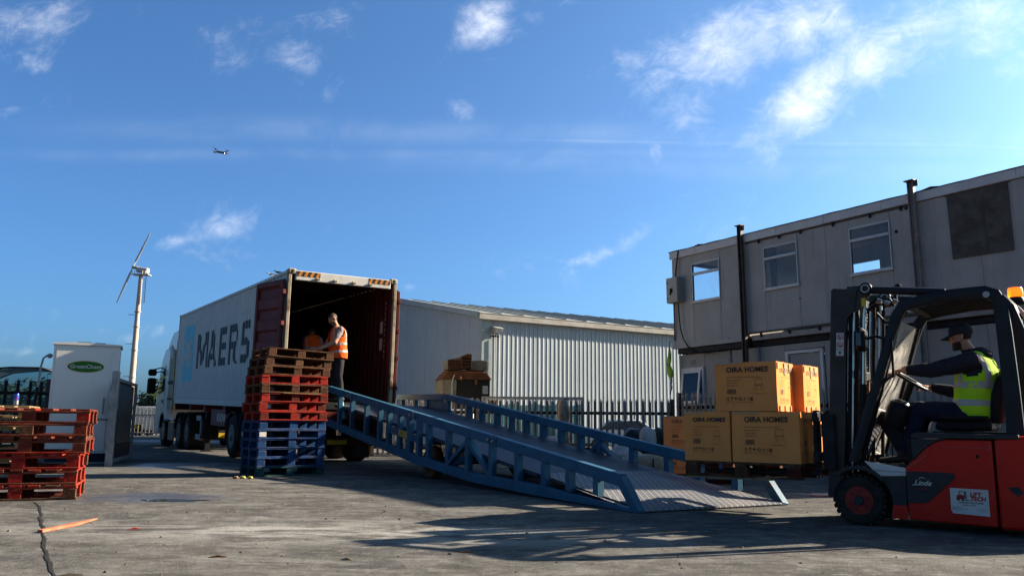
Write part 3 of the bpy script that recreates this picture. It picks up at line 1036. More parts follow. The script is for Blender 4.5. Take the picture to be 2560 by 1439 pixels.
b.build('conduit', M['brown_steel'], CB)
# lime jacket hanging on the corner
HJ = thing('hanging_vest', 'lime high visibility vest hanging from the corner of the cabin', 'vest', mat=CAB @ Matrix.Translation((-.1, -.12, .42)) @ Matrix.Scale(.85, 4))
b = MB()
rings = []
for (zz, w_, d_, ox) in ((3.0, .012, .012, .05), (2.9, .03, .03, .05), (2.7, .06, .045, .03), (2.48, .085, .05, .01), (2.40, .07, .05, .0), (2.32, .09, .05, .0), (2.2, .12, .055, .02), (2.06, .10, .05, .05), (2.0, .06, .04, .06)):
    rings.append([(ox + w_ * math.cos(t) * (1 + .25 * math.sin(3 * t + zz * 9)), d_ * math.sin(t), zz) for t in [2 * math.pi * i / 16 for i in range(16)]])
b.loft(rings)
b.build('cloth', mat('faded lime cloth', (0.33, 0.52, 0.06), (0.25, 0.4, 0.04), 6, .8, bump=.4), HJ, 60)
b = MB()
b.tube([(.05, 0, 3.0), (.055, .02, 3.12), (.09, .1, 3.16)], .01, 6)
b.tube([(-.05, -.05, 2.44), (.04, -.06, 2.39), (.1, -.03, 2.42)], .01, 6)
b.tube([(.08, 0, 2.0), (.1, 0, 1.9), (.07, -.01, 1.78), (.1, 0, 1.72), (.05, 0, 1.6), (.02, 0, 1.48)], .022, 6)
b.build('cord', M['black_plastic'], HJ)

# ------------------------------------------------------------------ warehouse
WHM = Matrix.Translation((-1.093, 31.0, 0)) @ Matrix.Rotation(R(31), 4, 'Z')
wh = thing('warehouse', 'light grey ribbed metal warehouse with a gutter behind the palisade fence', 'warehouse', mat=WHM)


def ribbed(width, z0, ztop, pitch=.2, depth=.014, rib=.055):
    """trapezoid sheet along x from 0 to width, outer face towards -y; ztop(x) gives the top"""
    xs = []
    n_ = round(width / pitch)
    for i in range(n_):
        a = i * width / n_
        p_ = width / n_
        xs += [(a, 0), (a + p_ - rib - .03, 0), (a + p_ - rib, -depth), (a + p_ - .03, -depth)]
    xs.append((width, 0))
    vs_ = []
    for (x, y) in xs:
        vs_ += [(x, y, z0), (x, y, ztop(x))]
    return vs_, [(2 * i, 2 * i + 2, 2 * i + 3, 2 * i + 1) for i in range(len(xs) - 1)]


vs_, fs = ribbed(1.0, 0, lambda x: 4.86)
b = MB()
b.add(vs_, fs)
sheet_me = b.mesh('cladding_sheet', M['cladding'], 25)
for i in range(16):
    o = link('cladding_sheet', sheet_me, wh)
    o.location = (.36 + i, .004 * (i % 2), 0)
for i in range(16):
    b = MB()
    vs_, fs = ribbed(1.0, 0, lambda x: 4.8 + .189 * (8.2 - abs(8.2 - (i + 1 - x))))
    b.add(vs_, fs, 0, Matrix.Rotation(R(-90), 4, 'Z') @ Matrix.Translation((0, 0, 0)))
    o = b.build('cladding_sheet', M['cladding'], wh, 25)
    o.location = (-.006 * (i % 2), i + 1.02, 0)
b = MB()
b.box(-.05, .35, -.06, .0, 0, 4.84)
b.box(-.06, -.0405, -.06, .25, 0, 4.84)
b.build('corner_trim', M['roof_sheet'], wh)
b = MB()
b.prism([(-.22, 4.74), (-.02, 4.72), (-.02, 4.98), (-.20, 4.98), (-.20, 4.96), (-.05, 4.955), (-.05, 4.78), (-.19, 4.79), (-.19, 4.93), (-.22, 4.93)], 'x', -.25, 16.6)
b.build('gutter', M['gutter'], wh)
for i in range(17):   # roof sheets, both slopes
    for (y0, y1) in ((-.12, 8.2), (16.5, 8.2)):
        b = MB()
        z = lambda y: 4.99 + .189 * (8.32 - abs(8.2 - y))
        vs_ = [(0, y0, z(y0)), (.96, y0, z(y0)), (.96, y1, z(y1)), (0, y1, z(y1)), (.96, y0, z(y0) + .04), (1.0, y0, z(y0) + .04), (1.0, y1, z(y1) + .04), (.96, y1, z(y1) + .04)]
        b.add(vs_, [(0, 1, 2, 3), (4, 5, 6, 7), (1, 4, 7, 2)])
        o = b.build('roof_sheet', M['roof_sheet'], wh)
        o.location = (-.2 + i, 0, 0)
b = MB()
b.prism([(-.12, 4.80), (8.2, 6.37), (16.5, 4.80), (16.5, 5.02), (8.2, 6.60), (-.12, 5.02)], 'x', -.22, -.14)
b.build('verge_trim', M['roof_sheet'], wh)
b = MB()
b.box(.06, 16.36, 16.3, 16.38, 0, 4.85)
b.build('rear_cladding', M['cladding'], wh)
b = MB()
b.prism([(.1, 0), (16.28, 0), (16.28, 4.85), (8.2, 6.35), (.1, 4.85)], 'x', 16.37, 16.45)
b.build('end_cladding', M['cladding'], wh)
FL = thing('floodlight', 'grey box floodlight on a bracket at the warehouse corner', 'floodlight', mat=WHM @ Matrix.Translation((.5, -.06, 4.1)))
b = MB()
b.box(-.18, .2, -.02, 0, .0, .06)
b.bar((0, -.03, .03), (0, -.12, .2), .03, .03)
b.build('bracket', M['dark_steel'], FL)
b = MB()
b.prism([(-.34, .32), (-.06, .40), (-.03, .18), (-.26, .12)], 'x', -.17, .17)
hd = b.build('lamp_housing', M['steel_grey'], FL, bevel=.015)
b = MB()
b.add([(-.15, -.345, .305), (.15, -.345, .305), (.15, -.275, .13), (-.15, -.275, .13)], [(0, 1, 2, 3)])
b.build('lens', M['win_frame'], hd)
b = MB()
b.cyl((0, -.07, -4.1), (0, -.07, .0), .02, 6)
b.build('conduit', M['gutter'], FL)

# ------------------------------------------------------------------ palisade fences
_pale = {}


def pale_mesh(h, mtl):
    key = (round(h, 2), mtl.name)
    if key not in _pale:
        b = MB()
        w = .034
        out_ = [(-w, 0), (w, 0), (w, h - .16), (w * 1.15, h - .02), (w * .55, h - .1), (0, h), (-w * .55, h - .1), (-w * 1.15, h - .02), (-w, h - .16)]
        vs_ = [(x, -.012 * (1 - abs(x) / w) if True else 0, z) for x, z in out_]
        vs2 = [(x, y + .006, z) for x, y, z in vs_]
        n_ = len(out_)
        fs = [list(range(n_)), list(range(2 * n_ - 1, n_ - 1, -1))] + [(i, i + n_, (i + 1) % n_ + n_, (i + 1) % n_) for i in range(n_)]
        # fold down the middle for the W section
        b.add(vs_ + vs2, fs)
        b.box(-.006, .006, -.016, .0, 0, h - .13)
        _pale[key] = b.mesh('pale', mtl)
    return _pale[key]


def fence(name, label, p0, p1, h, pitch=.15, post=2.7, z0=.04, group=None, mtl=None, cat='fence', postm=None, endpost=True, skip=()):
    p0, p1 = Vector((*p0, 0)), Vector((*p1, 0))
    d = p1 - p0
    L_ = d.length
    t = thing(name, label, cat, (p0.x, p0.y, 0), math.atan2(d.y, d.x), group)
    me = pale_mesh(h - z0, mtl or M['pale'])
    n_ = int(L_ / pitch)
    for i in range(n_):
        x = (i + .5) * L_ / n_
        o = link('pale', me, t)
        o.location = (x, -.03, z0 + random.uniform(-.012, .012))
        o.rotation_euler = (random.uniform(-.01, .01), random.uniform(-.012, .012), random.uniform(-.05, .05))
    for zz in (.22, h - .38):
        b = MB()
        b.box(0, L_, 0, .045, zz, zz + .045)
        b.box(0, L_, .0452, .05, zz - .03, zz + .045)
        b.build('rail', M['dark_steel'] if mtl is None else mtl, t)
    np_ = max(1, round(L_ / post))
    for i in range(np_ + (1 if endpost else 0)):
        x = i * L_ / np_
        b = MB()
        b.box(x - .05, x + .05, .052, .14, 0, h - .02, .006)
        b.build('post', postm or M['brown_steel'], t)
    return t


fence('palisade_fence', 'grey steel palisade fence running behind the blue ramp in front of the warehouse', (-3.7, 22.2), (3.93, 20.35), 1.53, group='palisade fencing round the yard')
fence('palisade_fence', 'grey steel palisade fence standing in front of the two-storey cabin', (4.02, 20.25), (10.1, 11.3), 1.68, group='palisade fencing round the yard')
fence('palisade_fence', 'dark palisade fence at the far left behind the white cabinet', (-15.4, 19.0), (-11.35, 20.4), 1.86, mtl=M['dark_steel'], group='palisade fencing round the yard', pitch=.24)

# yard gate far behind the lorry
gt = fence('yard_gate', 'pale grey palisade gate far off beyond the lorry cab', (-21.4, 43.2), (-13.6, 42.6), 1.5, pitch=.2, post=3.9, mtl=mat('gate paint', (0.46, 0.46, 0.45), None, 5, .5), postm=M['steel_grey'], cat='gate')
SG = thing('speed_sign', 'round red-ringed speed limit sign with a 5 on the far gate', 'sign', (-19.62, 43.0, .98))
b = MB()
b.lathe([(.001, 0), (.2, 0), (.2, .012), (.001, .012)], (0, -.02, 0), (0, 1, 0), 24)
b.build('plate', M['white_paint'], SG)
flat('ring', ring(0, 0, .145, .2), M['sign_red'], SG, (0, -.024, 0), (1, 0, 0), (0, 0, 1))
lettering('numeral', '5', .26, M['print'], SG, (-.075, -.024, -.09), (1, 0, 0), (0, 0, 1), .008)
YS = thing('notice_board', 'small white and yellow notice under the speed sign on the gate', 'sign', (-19.7, 43.0, .45))
b = MB()
b.box(.0, .62, -.02, -.008, 0, .14)
b.build('plate', M['yellow'], YS)
flat('white_panel', [rect(0, .01, .2, .13)], M['white_paint'], YS, (0, -.022, 0), (1, 0, 0), (0, 0, 1))

# ------------------------------------------------------------------ white dispensing cabinet and steel gate leaf (left)
GCY = R(24)
gc = thing('dispenser_cabinet', 'tall white dispensing cabinet with a green oval sign', 'cabinet', (-9.20, 16.62, 0), GCY)
b = MB()
b.box(0, 1.21, 0, .9, .2, 2.36, .008)
b.build('body', M['gc_white'], gc)
b = MB()
b.box(.02, 1.19, .02, .88, .03, .199)
b.build('plinth', M['navy'], gc)
b = MB()
b.box(-.0, 1.21, -.005, .9, 0, .029)
b.build('base_strip', M['steel_grey'], gc)
b = MB()
b.prism([(-.03, 2.362), (1.24, 2.362), (1.24, 2.39), (1.05, 2.405), (.4, 2.42), (-.03, 2.40)], 'y', -.03, .93)
rf = b.build('roof', M['gc_white'], gc)
b = MB()
b.box(.4, .66, .1, .4, 2.421, 2.438)
b.box(.72, .92, .1, .4, 2.416, 2.43)
b.build('vent_cap', M['black_plastic'], rf)
b = MB()
b.box(.05, 1.06, -.012, -.001, .24, 2.3, .004)
dr = b.build('door', M['gc_white'], gc)
flat('sign_border', [disc(.60, 1.93, .335, .118, 40)], M['yellow'], dr, (0, -.0145, 0), (1, 0, 0), (0, 0, 1))
flat('sign_oval', [disc(.60, 1.93, .325, .108, 40)], M['green'], dr, (0, -.017, 0), (1, 0, 0), (0, 0, 1))
lettering('lettering', 'GreenChem', .112, M['white_paint'], dr, (.60, -.0195, 1.895), (1, 0, 0), (0, 0, 1), .003, 0, 'CENTER', 1.02)
b = MB()
b.tube([(.98, -.012, 1.0), (.98, -.05, 1.0), (.98, -.05, 1.3), (.98, -.012, 1.3)], .014, 8)
b.tube([(.9, -.03, .88), (1.1, -.03, .88)], .016, 8)
b.build('handle', M['steel_grey'], dr)
HP = thing('hose_arm', 'thin dark pole with a swan neck hose beside the white cabinet', 'hose', (-9.31, 16.55, 0), GCY)
b = MB()
b.tube([(-.18, .1, 0), (-.16, .1, .8), (-.10, .12, 1.5)], .028, 8)
b.build('pole', M['black_plastic'], HP)
b = MB()
b.tube([(-.10, .12, 1.5), (-.08, .12, 1.9), (-.05, .12, 2.08), (.02, .12, 2.14), (.11, .12, 2.14)], .02, 8)
b.ball((.06, .12, 2.13), .05, 10, 6)
b.build('hose', M['steel_grey'], HP)

# steel sheeted gate leaf standing open
ga = Vector((-7.63, 16.05, 0))
gb = Vector((-8.60, 19.1, 0))
dd = gb - ga
GL = thing('gate_leaf', 'open galvanised gate leaf clad in dark scuffed sheet beside the cabinet', 'gate', ga, math.atan2(dd.y, dd.x))
Lg = dd.length
b = MB()
b.box(-.1, .1, -.06, .06, 0, 1.8, .008)
b.build('post', M['steel_grey'], GL)
b = MB()
b.box(.14, Lg, -.03, .03, .05, .11)
b.box(.14, Lg, -.03, .03, 1.62, 1.68)
b.box(.14, .2, -.03, .03, .112, 1.618)
b.box(Lg - .06, Lg, -.03, .03, .112, 1.618)
b.build('frame', M['steel_grey'], GL)
b = MB()
n_ = 24
top = [(.2 + (Lg - .26) * i / n_, 1.66 - .05 * i / n_ + .02 * noise.noise(Vector((i * .5, 3, 0)))) for i in range(n_ + 1)]
b.prism([(.2, .42), (Lg - .06, .42)] + top[::-1], 'y', .032, .045)
b.build('cladding_sheet', M['panel_dark'], GL)
b = MB()
b.box(.2, Lg - .06, .032, .045, .06, .415)
b.build('kick_plate', M['navy'], GL)
for zz in (1.1, 1.45, .35):
    b = MB()
    b.box(.06, .2, .062, .09, zz, zz + .05)
    b.cyl((.12, .075, zz - .03), (.12, .075, zz + .08), .022, 8)
    b.build('hinge', M['dark_steel'], GL)
b = MB()
for i in range(12):
    b.ball((-.03 + .02 * math.sin(i * 2.4), .08 if False else -.085, 1.02 - i * .05), (.015, .015, .03), 6, 4)
b.build('chain', M['dark_steel'], GL)

# ------------------------------------------------------------------ far left: glazed shelter, trees, van, hut, pole, turbine
GS = thing('glazed_shelter', 'curved glass shelter roof seen behind the far left fence', 'shelter', (-17.6, 26.5, 0), R(8))
b = MB()
prof = [(0, .0), (0, 1.8), (.25, 2.2), (.75, 2.42), (1.5, 2.5), (2.4, 2.5), (3.0, 2.3), (3.35, 1.8), (3.45, .9), (3.5, 0)]
for yy in (0, 1.0, 2.0):
    b.tube([(p[0], yy, p[1]) for p in prof], .03, 6)
for p in prof[1:-1]:
    b.cyl((p[0], 0, p[1]), (p[0], 2.0, p[1]), .02, 6)
b.build('frame', M['dark_steel'], GS)
for i in range(len(prof) - 1):
    b = MB()
    (x0, z0), (x1, z1) = prof[i], prof[i + 1]
    b.add([(x0, .02, z0), (x1, .02, z1), (x1, 1.98, z1), (x0, 1.98, z0)], [(0, 1, 2, 3)])
    b.build('pane', M['glass_green'], GS)
b = MB()
b.add([(x, -.01, z) for x, z in prof], [list(range(len(prof)))])
b.build('gable_pane', M['glass_green'], GS)
SLm = thing('street_lamp', 'small dark lamp head on a post behind the curved glass shelter', 'lamp', (-19.2, 31.0, 0))
b = MB()
b.cyl((0, 0, 0), (0, 0, 2.6), .04, 8, .03)
b.build('pole', M['dark_steel'], SLm)
b = MB()
b.box(-.12, .16, -.1, .1, 2.6, 2.76, .03)
b.build('lamp_head', M['black_plastic'], SLm)


def tree(name, label, loc, h, rad, n_leaf, seed, trunk=.3, group='trees beyond the yard', crown0=.3, leaf=.16):
    rg = random.Random(seed)
    t = thing(name, label, 'tree', loc, rg.uniform(0, 6), group)
    b = MB()
    b.tube([(0, 0, 0), (.03 * h, 0, h * .3), (0, .02 * h, h * .62), (.02 * h, 0, h * .86)], [trunk * .5, trunk * .38, trunk * .22, trunk * .08], 8)
    for i in range(9):
        a = rg.uniform(0, 6.28)
        z0 = h * rg.uniform(.28, .6)
        e = Vector((math.cos(a) * rad * rg.uniform(.5, .85), math.sin(a) * rad * rg.uniform(.5, .85), z0 + h * rg.uniform(.1, .3)))
        b.tube([(0, 0, z0), e * .5 + Vector((0, 0, z0 * .55)), e], [trunk * .16, trunk * .1, trunk * .03], 5)
    b.build('trunk', M['bark'], t)
    cl_ = []
    for i in range(26):
        a, zz = rg.uniform(0, 6.28), rg.uniform(0, 1)
        rr = rad * math.sqrt(max(0.05, 1 - (zz * 1.5 - .55) ** 2)) * rg.uniform(.35, .95)
        cl_.append((Vector((math.cos(a) * rr, math.sin(a) * rr, h * (crown0 + zz * (1 - crown0)))), rad * rg.uniform(.2, .42)))
    vs_, fs = [], []
    for i in range(n_leaf):
        c, r_ = cl_[rg.randrange(len(cl_))]
        d = Vector((rg.gauss(0, 1), rg.gauss(0, 1), rg.gauss(0, 1))).normalized() * r_ * rg.uniform(.5, 1.08)
        p = c + d
        u_ = Vector((rg.gauss(0, 1), rg.gauss(0, 1), rg.gauss(0, .6))).normalized()
        w_ = u_.cross(d + Vector((0, 0, .01))).normalized()
        s_ = leaf * rg.uniform(.6, 1.3)
        k_ = len(vs_)
        vs_ += [p - u_ * s_, p + w_ * s_ * .5, p + u_ * s_, p - w_ * s_ * .5]
        fs.append((k_, k_ + 1, k_ + 2, k_ + 3))
    b = MB()
    b.add(vs_, fs)
    b.build('crown', M['leaf'], t)
    return t


tree('broadleaf_tree', 'dark bushy tree beside the lorry cab beyond the gate', (-26.0, 63, 0), 3.5, 2.0, 2600, 3)
tree('broadleaf_tree', 'dark tree at the far left edge behind the glass shelter', (-27.5, 42, 0), 2.6, 2.4, 3000, 5, crown0=.1)
tree('broadleaf_tree', 'low green tree behind the far left fence next to the cabinet', (-22.0, 40, 0), 2.5, 2.0, 2800, 8, crown0=.1)
tree('broadleaf_tree', 'yellowish bush at the foot of the wind turbine tower', (-32.4, 70, 0), 2.6, 1.3, 1800, 11, crown0=.1)
tree('broadleaf_tree', 'green bush half hidden by the white cabinet', (-25.0, 41, 0), 2.3, 2.0, 2600, 14, crown0=.1)

VN = thing('parked_van', 'white van parked behind the far palisade gate', 'van', (-21.6, 46.5, 0), R(3))
b = MB()
b.prism([(0, .3), (0, 1.35), (.25, 1.6), (3.2, 1.62), (3.55, 1.45), (4.1, .95), (4.7, .85), (4.8, .3)], 'y', 0, 1.8)
b.build('body', M['cab_white'], VN, bevel=.05)
b = MB()
b.prism([(3.22, 1.5), (3.5, 1.4), (3.98, .98), (3.2, .98)], 'y', -.006, -.001)
b.build('window', M['machine_black'], VN)
for xx in (.9, 3.9):
    for yy in (.05, 1.65):
        b = MB()
        b.cyl((xx, yy - .06, .32), (xx, yy + .16, .32), .32, 18)
        b.build('wheel', M['rubber'], VN)
HT = thing('brick_hut', 'low dark roofed hut beyond the far gate', 'hut', (-24.6, 56, 0), 0)
b = MB()
b.box(0, 6, 0, 4, 0, 1.75)
b.build('wall', mat('hut brick', (0.2, 0.13, 0.1), None, 5, .9), HT)
b = MB()
b.prism([(-.2, 1.76), (6.2, 1.76), (6.2, 2.05), (-.2, 1.95)], 'y', -.2, 4.2)
b.build('roof', M['dark_steel'], HT)
TP = thing('telegraph_pole', 'thin telegraph pole with a crossarm on the skyline above the gate', 'pole', (-50.2, 112, 0))
b = MB()
b.cyl((0, 0, 0), (0, 0, 4.2), .16, 8, .12)
b.build('pole', M['bark'], TP)
b = MB()
b.box(-.7, .7, -.08, .08, 3.7, 3.85)
b.build('crossarm', M['bark'], TP)

WT = thing('wind_turbine', 'two-bladed wind turbine on a tall pale tower behind the lorry', 'wind turbine', (-41.05, 90, 0), R(0))
b = MB()
for (z0, z1, r0, r1) in ((0, 5.4, .36, .32), (5.41, 10.9, .315, .27), (10.91, 16.6, .265, .20)):
    b.cyl((0, 0, z0), (0, 0, z1), r0, 20, r1)
tw = b.build('tower', M['turbine'], WT)
for zz in (5.35, 8.3, 10.85, 12.5):
    b = MB()
    b.lathe([(.26, 0), (.38, 0), (.38, .07), (.26, .07)], (0, 0, zz), (0, 0, 1), 20, closed=True)
    b.build('flange', M['steel_grey'], tw)
b = MB()
for zz in (5.45, 12.2, 9.0):
    b.box(-1.0, -.3, -.04, .04, zz, zz + .05)
b.build('rung_arm', M['dark_steel'], tw)
b = MB()
for i in range(14):
    b.box(.36, .62, -.05, .05, 13.6 + i * .2, 13.63 + i * .2)
b.cyl((.62, 0, 13.5), (.62, 0, 16.6), .03, 6)
b.build('ladder', M['dark_steel'], tw)
b = MB()
b.box(-.8, 1.0, -.5, .5, 16.6, 16.7)
for i in range(7):
    b.cyl((-.78 + i * .29, -.48, 16.7), (-.78 + i * .29, -.48, 17.05), .03, 5)
b.build('platform', M['steel_grey'], WT)
T = Matrix.Translation((0, 0, 17.15)) @ Matrix.Rotation(R(8), 4, 'Y')
b = MB()
b.box(-.45, .8, -.34, .34, -.26, .34, .08, 0, T)
b.build('nacelle', M['turbine_blade'], WT)
b = MB()
b.cyl((-.45, -.1, 17.42), (-.95, -.2, 17.5), .2, 14, .15)
hb = b.build('hub', M['steel_grey'], WT)
for s_ in (1, -1):
    d = Vector((.40, -.06, .90)).normalized() * s_ if s_ > 0 else Vector((-.36, .05, -.92)).normalized()
    c = Vector((-.85, -.2, 17.48))
    e = d.cross(Vector((0, 1, 0))).normalized()
    f = d.cross(e).normalized()
    rings = []
    for (t_, ch, th) in ((.0, .09, .09), (.5, .09, .09), (.8, .26, .07), (2.2, .23, .05), (3.4, .17, .04), (4.25, .10, .02), (4.3, .04, .02)):
        rings.append([c + d * t_ + e * (ch * .5 * math.cos(a)) * 1.0 + f * (th * math.sin(a)) for a in [2 * math.pi * i / 10 for i in range(10)]])
    b = MB()
    b.loft(rings)
    b.build('blade', M['turbine_blade'], WT, 50)


# ================================================================== CONTAINER, TRAILER, LORRY
CTM = Matrix.Translation((-4.666, 16.923, 1.124)) @ Matrix.Rotation(R(31.6), 4, 'Z') @ Matrix.Rotation(R(1.41), 4, 'X')
ct = thing('shipping_container', 'grey forty-foot shipping container with open rear doors and dark red inside', 'container', mat=CTM)
CL, CW, CH = 12.19, 2.44, 2.896
PIT = .262
NP = round((CL - .3) / PIT)
Y0c = .15
PIT = (CL - .3) / NP
brk = []
for i in range(NP):
    a = Y0c + i * PIT
    brk += [(a, 0), (a + .072, 0), (a + .126, .036), (a + .198, .036)]
brk.append((CL - .15, 0))


def prof_x(y):
    for (a, d0), (b_, d1) in zip(brk, brk[1:]):
        if a <= y <= b_:
            return d0 + (d1 - d0) * (y - a) / (b_ - a)
    return 0.0


def side_sheet(sign, x0, mtl, name, z0=.16, z1=2.80):
    b = MB()
    vs_ = []
    for (y, d) in brk:
        vs_ += [(x0 + sign * d, y, z0), (x0 + sign * d, y, z1)]
    b.add(vs_, [(2 * i, 2 * i + 1, 2 * i + 3, 2 * i + 2) for i in range(len(brk) - 1)])
    return b.build(name, mtl, ct, 20)


ls = side_sheet(1, .012, M['cont_grey'], 'side_wall')
side_sheet(1, .020, M['cont_lining'], 'side_lining')
side_sheet(-1, CW - .012, M['cont_grey'], 'side_wall')
side_sheet(-1, CW - .020, M['cont_lining'], 'side_lining')
b = MB()
b.box(.06, CW - .06, .1, CL - .1, .10, .16)
b.build('floor', M['cont_floor'], ct)
b = MB()
b.box(.06, CW - .06, .1, CL - .05, 2.806, 2.83)
b.build('roof', M['cont_grey'], ct)
b = MB()
b.box(.06, CW - .06, .12, CL - .1, 2.79, 2.805)
b.build('roof_lining', M['cont_lining'], ct)
b = MB()
b.box(.08, CW - .08, CL - .06, CL - .02, .1, 2.78)
b.build('front_wall', M['cont_lining'], ct)
for x0 in (0, CW - .06):
    b = MB()
    b.box(x0, x0 + .06, .14, CL - .14, 0, .155, .006)
    b.build('bottom_rail', M['cont_grey'], ct)
    b = MB()
    b.box(x0, x0 + .06, .14, CL - .14, 2.805, 2.87, .006)
    b.build('top_rail', M['cont_grey'], ct)
for (x0, x1) in ((0.001, .07), (CW - .07, CW - .001)):
    b = MB()
    b.box(x0, x1, .004, .10, .12, 2.77, .008)
    b.build('rear_post', M['post_dirty'], ct)
    b = MB()
    b.box(x0, x1, CL - .13, CL - .004, .12, 2.77, .008)
    b.build('front_post', M['cont_grey'], ct)
for x0 in (-.002, CW - .16):
    for y0 in (-.002, CL - .176):
        for z0 in (-.002, CH - .118):
            b = MB()
            b.box(x0, x0 + .162, y0, y0 + .178, z0, z0 + .118, .02)
            cc = b.build('corner_casting', M['post_dirty'], ct)
            if y0 < 1:
                flat('lifting_hole', [disc(x0 + .081, z0 + .06, .026, .038, 16)], M['machine_black'], cc, (0, -.0045, 0), (1, 0, 0), (0, 0, 1))
b = MB()
b.box(.16, CW - .16, .0, .10, 2.66, 2.86, .01)
hd = b.build('header', M['cont_grey'], ct)
b = MB()
b.box(.07, CW - .07, .0, .12, .0, .15, .01)
b.build('sill', M['dark_steel'], ct)
for (xs, mir) in ((.175, 1), (CW - .175, -1)):
    base = [rect(0, 0, .50 * mir, .105)] if mir > 0 else [rect(.50 * mir, 0, 0, .105)]
    flat('hazard_band', base, M['hazard_black'], hd, (xs, -.003, 2.745), (1, 0, 0), (0, 0, 1))
    st = []
    for i in range(4):
        o_ = (.02 + i * .125) * mir
        x0_ = o_ if mir > 0 else o_ - .11
        st.append([(x0_, 0), (x0_ + .06, 0), (x0_ + .11, .105), (x0_ + .05, .105)])
    flat('hazard_stripes', st, M['hazard_orange'], hd, (xs, -.006, 2.745), (1, 0, 0), (0, 0, 1))
for xx in (.62, 1.0, 1.42, 1.8):
    b = MB()
    b.box(xx - .05, xx + .05, -.05, -.001, 2.69, 2.74, .012)
    b.build('cam_keeper', M['post_dirty'], hd)


def door(x_h, y_h, ang, sgn):
    """door leaf hinged at a rear post and folded back along the side; local: x outwards along leaf"""
    T = Matrix.Translation((x_h, y_h, 0)) @ Matrix.Rotation(ang, 4, 'Z')
    b = MB()
    Wd = 1.15
    for (u0, u1, z0, z1) in ((0, .09, .17, 2.64), (Wd - .09, Wd, .17, 2.64), (.09, Wd - .09, .17, .27), (.09, Wd - .09, 2.54, 2.64)):
        b.box(u0, u1, -.03, .03, z0, z1, .006, 0, T)
    dob = b.build('door', M['cont_red'], ct)
    b = MB()
    zs = []
    z = .27
    while z < 2.53:
        zs += [(z, .012), (z + .19, .012), (z + .24, -.016), (z + .40, -.016), (z + .454, .012)]
        z += .454
    vs_ = []
    for (z, d) in zs:
        vs_ += [T @ Vector((.09, d * sgn, min(z, 2.54))), T @ Vector((Wd - .09, d * sgn, min(z, 2.54)))]
    b.add(vs_, [(2 * i, 2 * i + 1, 2 * i + 3, 2 * i + 2) for i in range(len(zs) - 1)])
    b.build('door_sheet', M['cont_red'], dob, 20)
    b = MB()
    b.box(-.015, Wd + .02, -.04 if sgn > 0 else .032, -.032 if sgn > 0 else .04, .14, 2.67, 0, 0, T)
    b.build('gasket', M['rubber'], dob)
    for uu in (.3, .85):
        b = MB()
        b.cyl(T @ Vector((uu, -.07 * sgn, .15)), T @ Vector((uu, -.07 * sgn, 2.68)), .018, 8)
        b.build('lock_rod', M['steel_grey'], dob)
    for zz in (.45, 1.1, 1.7, 2.35):
        b = MB()
        b.box(-.06, .1, -.035, .035, zz, zz + .09, .005, 0, T)
        b.build('hinge', M['cont_red'], dob)
    return dob


door(-.075, .06, R(90 + 12), 1)
door(CW + .075, .06, R(90 - 4), -1)


def painted(name, polys, mtl, off=.004):
    """paint that follows the corrugation of the near side; polys in (u from rear, z)"""
    bm = bmesh.new()
    for i, p in enumerate(polys):
        vv = [bm.verts.new((off + .0005 * i, y, z)) for y, z in p]
        bm.faces.new(vv)
    for (y, d) in brk:
        bmesh.ops.bisect_plane(bm, geom=list(bm.verts) + list(bm.edges) + list(bm.faces), plane_co=(0, y, 0), plane_no=(0, 1, 0), dist=1e-5)
    for q_ in bm.verts:
        q_.co.x = .012 + prof_x(q_.co.y) - q_.co.x
    b = MB()
    b.bm(bm)
    return b.build(name, mtl, ls, 10)


painted('sign_square', [[(9.5, .69), (11.2, .69), (11.2, 2.41), (9.5, 2.41)]], M['star_blue'], .003)
star = []
for i in range(14):
    a = math.pi / 2 + 2 * math.pi * i / 14
    r_ = .80 if i % 2 == 0 else .29
    star.append((10.35 - r_ * math.cos(a), 1.55 + r_ * math.sin(a)))
tri = []
for i in range(0, 14, 2):
    tri.append([star[i - 1], star[i], star[i + 1]])
tri.append([star[i] for i in range(1, 14, 2)])
painted('star_emblem', tri, M['white_paint'], .006)
LET = {
    'M': (1.46, [rect(0, 0, .25, 1), rect(1.21, 0, 1.46, 1), [(.25, 1), (.25, .66), (.62, .08), (.73, .08), (.73, .36), (.36, 1)], [(1.21, 1), (1.10, 1), (.73, .36), (.73, .08), (.84, .08), (1.21, .66)]]),
    'A': (1.02, [[(0, 0), (.25, 0), (.51, .72), (.51, 1), (.37, 1)], [(1.02, 0), (.65, 1), (.51, 1), (.51, .72), (.77, 0)], rect(.30, .19, .72, .36)]),
    'E': (.83, [rect(0, 0, .22, 1), rect(.22, 0, .83, .2), rect(.22, .41, .77, .59), rect(.22, .8, .83, 1)]),
    'R': (.88, [rect(0, 0, .22, 1), rect(.22, .8, .66, 1), rect(.22, .38, .66, .56), [(.66, .38), (.8, .46), (.84, .6), (.84, .8), (.78, .93), (.66, 1), (.66, .8), (.66, .56)], [(.34, .38), (.6, .38), (.88, 0), (.62, 0)]]),
    'S': (.74, [[(.0, .55), (.22, .58), (.22, .8), (.3, .8), (.3, 1), (.12, .98), (0, .84)], rect(.3, .8, .72, 1), [(0, .55), (.08, .42), (.62, .42), (.62, .6), (.22, .6)], [(.62, .6), (.52, .42), (.52, .2), (.44, .2), (.44, 0), (.62, .02), (.74, .16), (.74, .46)], rect(0, 0, .44, .2)]),
    'K': (.86, [rect(0, 0, .22, 1), [(.22, .38), (.36, .53), (.62, 1), (.86, 1), (.5, .46), (.44, .42)], [(.36, .44), (.52, .54), (.88, 0), (.6, 0)]]),
}
